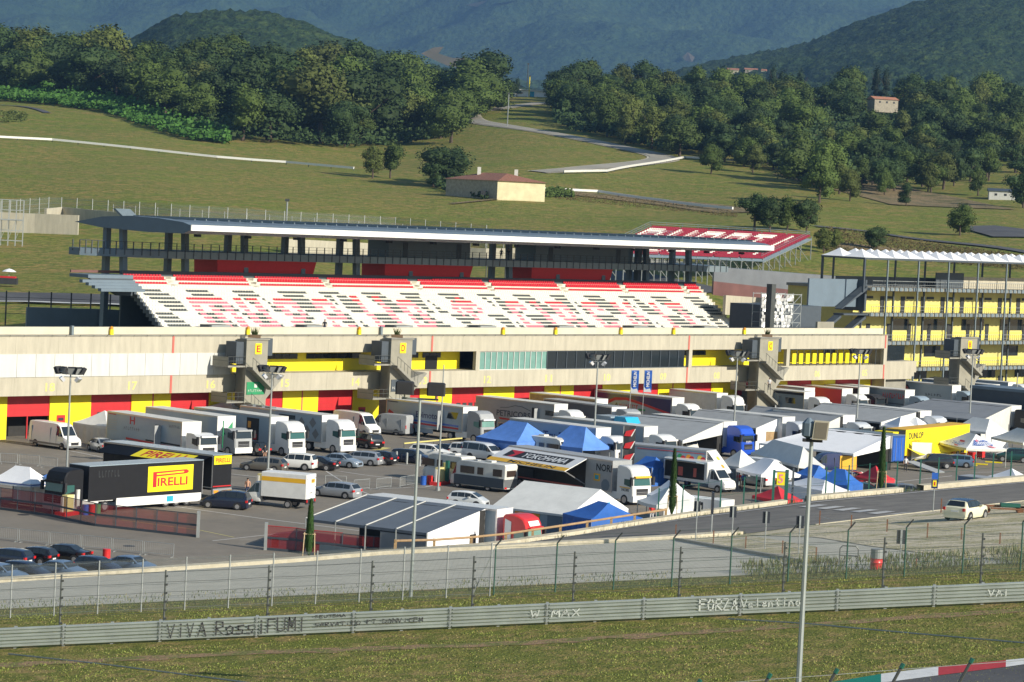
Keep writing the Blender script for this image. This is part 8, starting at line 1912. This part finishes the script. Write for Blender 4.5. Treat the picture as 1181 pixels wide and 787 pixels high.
# fuel and service cabinets with red plinths
def service_point(label, u, v, left=True):
    p = G(u, v); o = thing('service_point', label, 'service point', tuple(p), AN-1.2); m = MB(); m.box(-1.4,1.6,-.5,.5,0,.35,'red_plastic'); part(m,'plinth',o)
    m = MB(); m.box(-.2,.9,-.25,.25,.35,1.75,'yellow_pale2'); part(m,'cabinet',o); m = MB(); m.box(-1.3,-.85,-.2,.2,.35,2.1,'yellow_print' if left else 'offwhite'); part(m,'pump',o); m = MB(); m.box(1.2,1.35,-.1,.1,.35,1.6,'offwhite'); m.box(-.6,-.45,-.1,.1,.35,1.7,'offwhite'); part(m,'bollard',o)
    
    if u > 500: m = MB(); m.box(-.7,-.3,.3,.6,.3,2.4,'green_paint'); part(m,'rear_cabinet',o)
m_('yellow_pale2', (.66,.58,.25), .5, var=.08)
service_point('yellow service cabinets on a red plinth at the mast left of the motorhome', 508, 559); service_point('service cabinets on a red plinth by the mast before the black truck', 80, 594, False); service_point('yellow service cabinets by the mast left of the white box van', 304, 567, False)
def drum(name, loc, mt, label, h=.88, r=.29, top=None, sc=1., cat='drum', group=None):
    r *= .82; h *= .9; m = MB(); m.lathe((0,0,0),[(r,0),(r,h*.32),(r*1.04,h*.335),(r,h*.35),(r,h*.64),(r*1.04,h*.655),(r,h*.67),(r,h*.97),(r*1.03,h)],mt,16); o = m.build(name, smooth=40)
    if top: 
        o.name = name; m2 = MB(); m2.lathe((0,0,0),[(r*1.045,h*.55),(r*1.045,h*1.01)],top,16); t = m2.build('upper_band', o)
    o.location = loc; o.scale = (sc,)*3; return tag(o, label, cat, group)
p = onpave(1008,663); drum('oil_drum', tuple(p), 'red_plastic', 'red oil drum with a bare grey top behind the foreground fence', top='pole', sc=1.2)
for u, v, c, l in ((98,594,'blue','blue drum before the black truck behind the red mesh'),(105.5,594,'red_plastic','red drum between the blue and green ones behind the red mesh'),(112,593,'green','green drum right of the red one behind the red mesh'),(488,559.5,'blue','blue drum left of the yellow service cabinets'),(495.5,559,'red_plastic','red drum beside the yellow service cabinets'),(122.5,647,'red_plastic','red drum behind the barrier of the lower car park'),(317,631,'red_plastic','red drum inside the framed red mesh gate')): drum('oil_drum', tuple(G(u,v)), c, l, r=.36, h=1.0, group='drums standing around the paddock')
# crowd barriers
bp = None
def barrier(a, b, label, h=1.05, grp='steel crowd barriers'):
    A, B = G(*a), G(*b); L, rz = xf(A, B); m = MB(); m.tube((0,0,.1),(0,0,h),.025,'galv',5); m.tube((L,0,.1),(L,0,h),.025,'galv',5); m.tube((0,0,h),(L,0,h),.025,'galv',5); m.tube((0,0,.2),(L,0,.2),.02,'galv',5)
    n = int(L/.16)
    for i in range(1, n): m.tube((L*i/n,0,.2),(L*i/n,0,h),.007,'galv',3,cap=False)
    for x in (.15, L-.15): m.box(x-.02,x+.02,-.25,.25,0,.04,'galv'); m.tube((x,0,0),(x,0,.25),.02,'galv',4)
    o = m.build('crowd_barrier'); o.location = A; o.rotation_euler = (0,0,rz); tag(o, label, 'barrier', grp)
for k, (a, b) in enumerate((((375,561),(399,562)),((408,566.5),(426,565)),((434,565),(451,563)),((461,563),(478,560)))): barrier(a, b, ['crowd barrier behind the silver estate car','crowd barrier left of the aisle behind the dark marquee','second crowd barrier behind the dark marquee','crowd barrier left of the blue drum'][k])
for k in range(6): a, b = (-14+36*k, 622+3.6*k), (20+36*k, 625.4+3.6*k); barrier(a, b, 'crowd barrier in the line before the lower car park')
for k, (a, b) in enumerate((((0,535),(20,536)),((22,536),(45,538)),((47,539),(66,541)))): barrier(a, b, 'crowd barrier in the line behind the small white tent', grp='steel crowd barriers by the white tent')
mb = MB(); A, B = G(466,511.5,1.3), G(533,505.5,1.3); mb.bar(A,B,.08,.14,'yellow_print'); 
for t in (0,.5,.8,1): p = A.lerp(B,t); mb.tube(p, (p.x,p.y,0), .03, 'pole_dark', 5)
tag(mb.build('height_bar'),'long low yellow height bar on thin legs before the grey white race truck','height bar')
for k, (u, v) in enumerate(((457,534),(469,535.5),(484,537.5))):
    m = MB(); m.lathe((0,0,0),[(.12,0),(.12,1.2),(.05,1.25)],'galv',8); tag(m.build('bollard', loc=tuple(G(u,v))), ['grey bollard at the tail of the navy estate car','grey bollard at the middle of the navy estate car','grey bollard at the nose of the navy estate car'][k], 'bollard', 'grey bollards at the navy estate car')
# ---- wooden guard rail on the road's far side
o = thing('timber_rail','brown timber guard rail along the far side of the rising road','guard rail',tuple(FKP(560))); B = FKP(560); pr = None; us_ = [455,500,543,583,614,646,677,705,732,768]
def tp(u): p = FKP(min(max(u,462),1000)) if u >= 462 else NKP(u); p = Vector(p); p.y += .7; return p
for u in us_:
    if pr is None: m = MB(); m.box(-.09,.09,-.07,.09,-.2,.85,'wood'); pr = m.build('post', o); c = pr
    else: c = pr.copy(); C.objects.link(c); c.parent = o
    c.location = tp(u)-B
m = MB(); Q = [tp(u)-B+Vector((0,-.14,.78)) for u in us_]
m.path(Q, .085, 'wood_mid', 8); part(m,'rail',o,smooth=40); m_('wood_mid', (.34,.22,.11), .75, var=.25, scale=1.5)
# ---- green road fence
us_ = [756,782,796,818,842,866,890]; P = []
def gfence(label, us_, h=2.45, gate=False):
    B = FKP(us_[0]); B.y += .8; o = thing('mesh_fence', label, 'fence', tuple(B), 0, 'green fence along the road'); pr = None; P = []
    for u in us_:
        p = Vector(FKP(u)); p.y += .8; P.append(p-B)
        if pr is None: m = MB(); m.box(-.05,.05,-.05,.05,-.3,h,'green_paint'); pr = m.build('post', o); c = pr
        else: c = pr.copy(); C.objects.link(c); c.parent = o
        c.location = p-B
    m = MB()
    for a, b in zip(P, P[1:]):
        for z in (.3, h*.5, h-.1): m.tube(a+Vector((0,0,z)), b+Vector((0,0,z)), .012, 'green_paint', 3, cap=False)
    part(m,'wire',o); return o
gfence('dark green mesh fence along the road, left of the gate with the yellow 5', [759,787,805,831,858,872])
gfence('dark green mesh fence along the road, between the gate and the kerb gap', [935,953,963,979,1003,1022,1035])
gfence('dark green mesh fence along the road, right of the kerb gap', [1062,1083,1104,1125,1146,1167,1188,1210])
o = thing('gate','dark green gate frame with a yellow number 5 plate beside the road','gate',tuple(Vector(FKP(892))+Vector((0,.8,0)))); B = Vector(FKP(892))+Vector((0,.8,0)); q1 = Vector(FKP(907))+Vector((0,.8,0))-B; q2 = Vector(FKP(915))+Vector((0,1.2,0))-B
m = MB(); m.box(-.09,.09,-.09,.09,0,2.7,'green_paint'); m.box(q1.x-.13,q1.x+.13,q1.y-.12,q1.y+.12,0,2.7,'green_paint'); m.box(q2.x-.07,q2.x+.07,q2.y-.1,q2.y+.1,0,2.8,'slate_dark'); m.box(0,q1.x,-.05,.05,2.5,2.62,'slate_dark'); part(m,'frame',o)
m = MB(); m.box(.22,.22+.62,-.12,-.09,1.55,2.55,'yellow'); s = part(m,'number_plate',o); m = MB(); text(m,'5',(.34,-.14,1.7),(1,0,0),(0,0,1),.38,.7,'stripe_pink',.05); m.build('number',s)
m = MB()
for z in (.4,.9,1.4): m.tube((q1.x,q1.y,z),(q2.x+2.4,q2.y+.5,z+.1),.03,'slate_dark',4)
part(m,'gate_bar',o)
# ---- road signs seen from behind
def back_sign(u, vt, vb, label, loc, hgt=.62, w_=.46, mt='black'):
    k = F/loc.y; H = (vb-vt)/k; o = thing('road_sign', label, 'road sign', tuple(loc), 0, 'road signs seen from behind'); m = MB(); m.tube((0,0,-.2),(0,0,H),.035,'galv',6); part(m,'pole',o)
    m = MB(); m.box(-w_/2,w_/2,.04,.07,H-hgt,H,'slate_back'); s = part(m,'panel',o); m = MB(); m.box(-.045,.045,-.04,.04,H-hgt-.02,H+.02,'galv'); m.build('clamp',s)
m_('slate_back', (.02,.025,.035), .5, var=.1)
for u, vt, vb, lab in ((802,578,624.5,'dark sign back on a thin pole, first from the left by the gravel tip'),(843,584,630,'dark sign back on a thin pole, second from the left by the gravel tip'),(881,590,634,'dark sign back on a thin pole, middle of the gravel tip'),(919.5,595,640,'dark sign back on a thin pole beside the tallest near pole'),(1035,612,656,'dark sign back on a thin pole behind the foreground fence at right')):
    back_sign(u, vt, vb, lab, onpave(u, min(vb, 672)), .66, .42)
o = thing('road_sign','tall dark narrow sign board edge on its grey pole by the kerb','road sign',tuple(onroad(820,616))); k = F/196
m = MB(); m.tube((0,0,0),(0,0,1.6),.06,'galv',6); part(m,'pole',o); m = MB(); m.box(-.07,.07,-.4,.4,1.3,2.75,'slate_back'); part(m,'panel',o)
o = thing('road_sign','blue bus stop style sign with a yellow and red square by the road edge','road sign',tuple(onpave(1076,590))); H = 45*202/F
m = MB(); m.tube((0,0,-.2),(0,0,H),.04,'galv',6); part(m,'pole',o); m = MB(); m.box(-.22,.22,-.06,-.04,H-.45,H,'blue'); part(m,'upper_panel',o); m = MB(); m.box(-.23,.23,-.06,-.04,H-1.12,H-.5,'navy'); lp = part(m,'lower_panel',o); m = MB(); m.box(-.13,.13,-.07,-.06,H-.98,H-.55,'yellow'); m.box(-.05,.05,-.08,-.07,H-.9,H-.65,'red'); m.build('symbol',lp)
# rusty stakes with rope round the gravel
stk = [(822,612,629),(859,618,633),(901,623.5,639),(939,631,649.5),(945,589,606),(981,594,610),(1022,599,614),(1068,603.5,621),(1107,609,623),(1151,614.5,628),(1085,575,592),(779,606,621),(1054,647,657)]
pr = None
for k, (u, vt, vb) in enumerate(stk):
    loc = onpave(u, vb) if vb > interp(NK, u)[0]+.2 else onroad(u, vb); h = (vb-vt)*loc.y/F; m = MB(); m.box(-.035,.035,-.035,.035,-.2,h,'rust')
    o = m.build('stake', loc=tuple(loc)); tag(o, 'rusty iron stake, '+['first in the gravel tip row','second in the gravel tip row','third in the gravel tip row','last in the gravel tip row at the paving corner','left end of the upper gravel row','second of the upper gravel row','third of the upper gravel row','fourth of the upper gravel row','fifth of the upper gravel row','right end of the upper gravel row','by the blue and yellow road sign','alone on the near kerb of the road','short red one behind the green fence'][k], 'stake', 'rusty stakes round the gravel')
for L in ([0,1,2,3],[4,5,6,7,8,9]):
    m = MB()
    for i, j in zip(L, L[1:]):
        a, b = [onpave(stk[q][0], stk[q][2])+Vector((0,0,.6)) for q in (i, j)]; c = (a+b)/2-Vector((0,0,.12)); m.tube(a,c,.012,'galv',3); m.tube(c,b,.012,'galv',3)
    tag(m.build('rope'), 'sagging rope strung between the rusty stakes, '+('gravel tip' if L[0]==0 else 'upper gravel'), 'rope')
p = onpave(976, 656); m = MB(); k = .55
pts = [(-k,0,0),(-k,0,1.0),(-k+.15,0,1.15),(k-.15,0,1.15),(k,0,1.0),(k,0,0)]; m.path(pts,.035,'pole_mid',6); m.tube((-k,0,.65),(k,0,.65),.03,'pole_mid',6); o = m.build('bike_stand', loc=tuple(p)); o.scale = (.8,.8,.95); tag(o,'arched tube stand on the paving left of the oil drum','tube stand')
# farm implement at the right edge
p = onpave(1158, 593) ; o = thing('farm_implement','rusty and green farm implement lying on the gravel at the right border','implement',tuple(p)); m = MB(); m.bar((-2.4,0,.5),(2.6,.6,.45),.12,.12,'rust'); m.bar((-1,-.5,.4),(2.4,-.1,.35),.1,.1,'rust'); 
for x in (-2.0,-1.2,1.0): m.tube((x,-.3,.25),(x,.5,.3),.22,'rust',8)
part(m,'frame',o); m = MB(); m.box(-.3,1.0,-.25,.3,.5,.72,'green_paint'); m.box(1.4,2.4,-.2,.3,.5,.72,'green_paint'); part(m,'hopper',o)
# ---- banners and flags
def banner(label, u, vb, vt0, vt1, wpx, mt, pole_v, deco=None, sail=False):
    b = G(u, vb); k = b.y/F; o = thing('banner', label, 'banner', tuple(b), 0, None); H = (vb-vt0)*k; H1 = (vb-vt1)*k; w_ = wpx*k; m = MB(); m.tube((0,0,0),(0,0,H+.05),.04,'galv',6); part(m,'pole',o)
    m = MB(); n = 8; rows = []
    for i in range(n+1): z = lerp(H1,H,i/n); rows.append([(0,0,z),(w_*.5,.10*math.sin(i*.9),z+.02),(w_,.05*math.sin(i*.7+1),z+.05)])
    m.loft(rows, mt, close=False); s = part(m,'cloth',o)
    if deco: deco(s, H1, H, w_)
    return o
def db(s, z0, z1, w_):
    m = MB(); text(m,'MICHELIN',(w_*.7,-.15,z0+(z1-z0)*.25),(0,0,1),(-1,0,0),(z1-z0)*.7,w_*.4,'paint_white',.03); m.poly([(0,-.14,z0),(w_,-.14,z0),(w_*.8,-.14,z0+.5),(w_*.3,-.14,z0+.35),(0,-.14,z0+.7)],'silver_white'); m.build('print',s)
banner('blue vertical banner with white lettering, left one of the pair before the garages',725,494,427,452,9,'blue',0,db)
banner('blue vertical banner with white lettering, right one of the pair before the garages',740,495,427,452,9,'blue',0,db)
banner('blue vertical banner before stair tower C, leaning left one',841,470,441,463,6,'blue',0,db); banner('blue vertical banner before stair tower C, right one behind the mast',848,470,439,458,5,'blue',0,db)
def dr(s, z0, z1, w_):
    m = MB()
    for q in (.1,.42,.74): z = lerp(z0,z1,q); h = (z1-z0); m.poly([(w_*.05,-.14,z),(w_*.6,-.14,z),(w_*.98,-.14,z+h*.2),(w_*.2,-.14,z+h*.13)],'red'); m.poly([(w_*.6,-.15,z),(w_*.7,-.15,z),(w_*1.0,-.15,z+h*.2),(w_*.94,-.15,z+h*.2)],'paint_white')
    m.build('print',s)
banner('tall black banner with three red and white slanting flashes',716,561,491,535,14,'dark',0,dr)
# ---- people
def person(u, v, top, legs, label, z=0., face=0., pos=None, hat=None, H=1.75):
    p = pos or G(u, v, z); me = bpy.data.meshes.new('person'); bm = bmesh.new(); s = H/1.75
    J = {'pelvis':(0,0,.95),'chest':(0,0,1.30),'neck':(0,0,1.50),'head':(0,0.02,1.60),'top':(0,.02,1.70),'hl':(-.09,0,.90),'kl':(-.11,-.04,.50),'al':(-.12,.04,.10),'tl':(-.13,-.12,.04),'hr':(.09,0,.90),'kr':(.12,-.10,.50),'ar':(.13,.02,.10),'tr':(.14,-.14,.04),'sl':(-.19,0,1.42),'el':(-.25,.03,1.14),'wl':(-.22,-.12,.92),'fl':(-.21,-.17,.85),'sr':(.19,0,1.42),'er':(.26,.02,1.14),'wr':(.22,-.14,.95),'fr':(.20,-.20,.89)}
    Rr = {'pelvis':.14,'chest':.155,'neck':.055,'head':.10,'top':.085,'hl':.09,'kl':.062,'al':.042,'tl':.045,'hr':.09,'kr':.062,'ar':.042,'tr':.045,'sl':.065,'el':.048,'wl':.032,'fl':.04,'sr':.065,'er':.048,'wr':.032,'fr':.04}
    E_ = ['pelvis chest','chest neck','neck head','head top','pelvis hl','hl kl','kl al','al tl','pelvis hr','hr kr','kr ar','ar tr','chest sl','sl el','el wl','wl fl','chest sr','sr er','er wr','wr fr']
    V = {k: bm.verts.new(Vector(c)*s) for k, c in J.items()}
    for e in E_: a, b = e.split(); bm.edges.new((V[a], V[b]))
    bm.verts.index_update(); idx = {k: v_.index for k, v_ in V.items()}; bm.to_mesh(me); bm.free(); o = bpy.data.objects.new('person', me); C.objects.link(o)
    md = o.modifiers.new('s', 'SKIN'); 
    for k, i in idx.items(): me.skin_vertices[0].data[i].radius = (Rr[k]*s,)*2
    me.skin_vertices[0].data[idx['pelvis']].use_root = True
    o.modifiers.new('ss', 'SUBSURF').levels = 1; return o, p, s, (top, legs, label, face, hat)
PEOPLE = []
def add_person(*a, **k): PEOPLE.append(person(*a, **k))
zroof = 11.5
pr_ = W(*(FPL(374,386,2.)[0], -2.), 0); add_person(0,0,'cloth_dark','denim','person in dark clothes walking on the pit building roof', pos=Vector((pr_.x,pr_.y,zroof)))
q_ = FPL(873,440,-3.)[0]; pq = W(q_, 5.2); add_person(0,0,'cloth_white','cloth_dark','person in a white shirt on the landing of stair tower C', pos=Vector((pq.x,pq.y,4.1)))
for u, l in ((578,'left of the two people standing on the upper grandstand deck'),(586,'right of the two people standing on the upper grandstand deck')):
    t_ = FPL(u,297,55.5)[0]; pp_ = W(t_, -55.5); add_person(0,0,'cloth_dark','cloth_dark',l, pos=Vector((pp_.x,pp_.y,19.4)))
add_person(305,532,'cloth_dark','skin','person in a dark shirt and shorts behind the bronze estate car')
add_person(857,565,'blue','skin','person in a blue shirt beside the red stall under the white tents')
add_person(852,564,'red_plastic','cloth_dark','person in red beside the one in the blue shirt')
add_person(285,573,'skin','denim','person in light clothes by the cabinets right of the dark navy car')
add_person(1044,544,'cloth_white','cloth_dark','person in a white shirt at the foot of the trailer ramp')
add_person(839,471,'cloth_white','denim','person in white before the garages beside the blue banners')
add_person(833,470,'cloth_dark','cloth_dark','person in black before the garages left of the banners')
add_person(751,603,'red_plastic','cloth_white','person in a red top and white shorts behind the timber rail', z=0)
dg_ = bpy.context.evaluated_depsgraph_get()
for o, p, s, (top, legs, label, face, hat) in PEOPLE:
    me2 = bpy.data.meshes.new_from_object(o.evaluated_get(dg_)); o.modifiers.clear(); o.data = me2; me2.name = 'body'
    for x in (legs, top, 'skin', 'hair', 'matt_black'): me2.materials.append(MATS[x])
    for f in me2.polygons:
        c = f.center/s; ax = abs(c.x); f.use_smooth = True
        if c.z > 1.66 or (c.z > 1.58 and c.y > .06): k = 3
        elif c.z > 1.49: k = 2
        elif ax > .17 and c.z < 1.16: k = 2
        elif c.z > .93: k = 1
        elif c.z < .09: k = 4
        elif c.z < .48 and legs == 'skin': k = 2
        else: k = 0
        f.material_index = k
    # small face details so the head reads from near as well
    m = MB(); 
    for x in (-.035,.035): m.box(x-.012,x+.012,-.115,-.085,1.615,1.632,'matt_black')
    m.box(-.012,.012,-.135,-.09,1.575,1.61,'skin'); m.box(-.03,.03,-.105,-.08,1.545,1.555,'red_pale'); h = m.build('face', o)
    m = MB(); m.lathe((0,.03,1.64),[(.10,-.02),(.115,.02),(.09,.085),(.02,.105)],'hair',8); m.build('hair', o)
    o.location = p; tag(o, label, 'person')
# ================================================================== HAZE
mb = MB(); mb.box(-5500, 5500, -30, 19500, -2.5, 2600, 'dark'); hz = mb.build('haze'); tag(hz, kind='stuff')
hm = bpy.data.materials.new('haze'); hm.use_nodes = True; n = hm.node_tree.nodes; n.remove(n['Principled BSDF'])
pv = n.new('ShaderNodeVolumePrincipled'); pv.inputs['Color'].default_value = (.30,.56,1,1); pv.inputs['Density'].default_value = .000060; pv.inputs['Anisotropy'].default_value = .25
hm.node_tree.links.new(pv.outputs[0], n['Material Output'].inputs['Volume']); hz.data.materials.clear(); hz.data.materials.append(hm)
SC.cycles.volume_bounces = 0; SC.cycles.max_bounces = 6; SC.cycles.transparent_max_bounces = 12
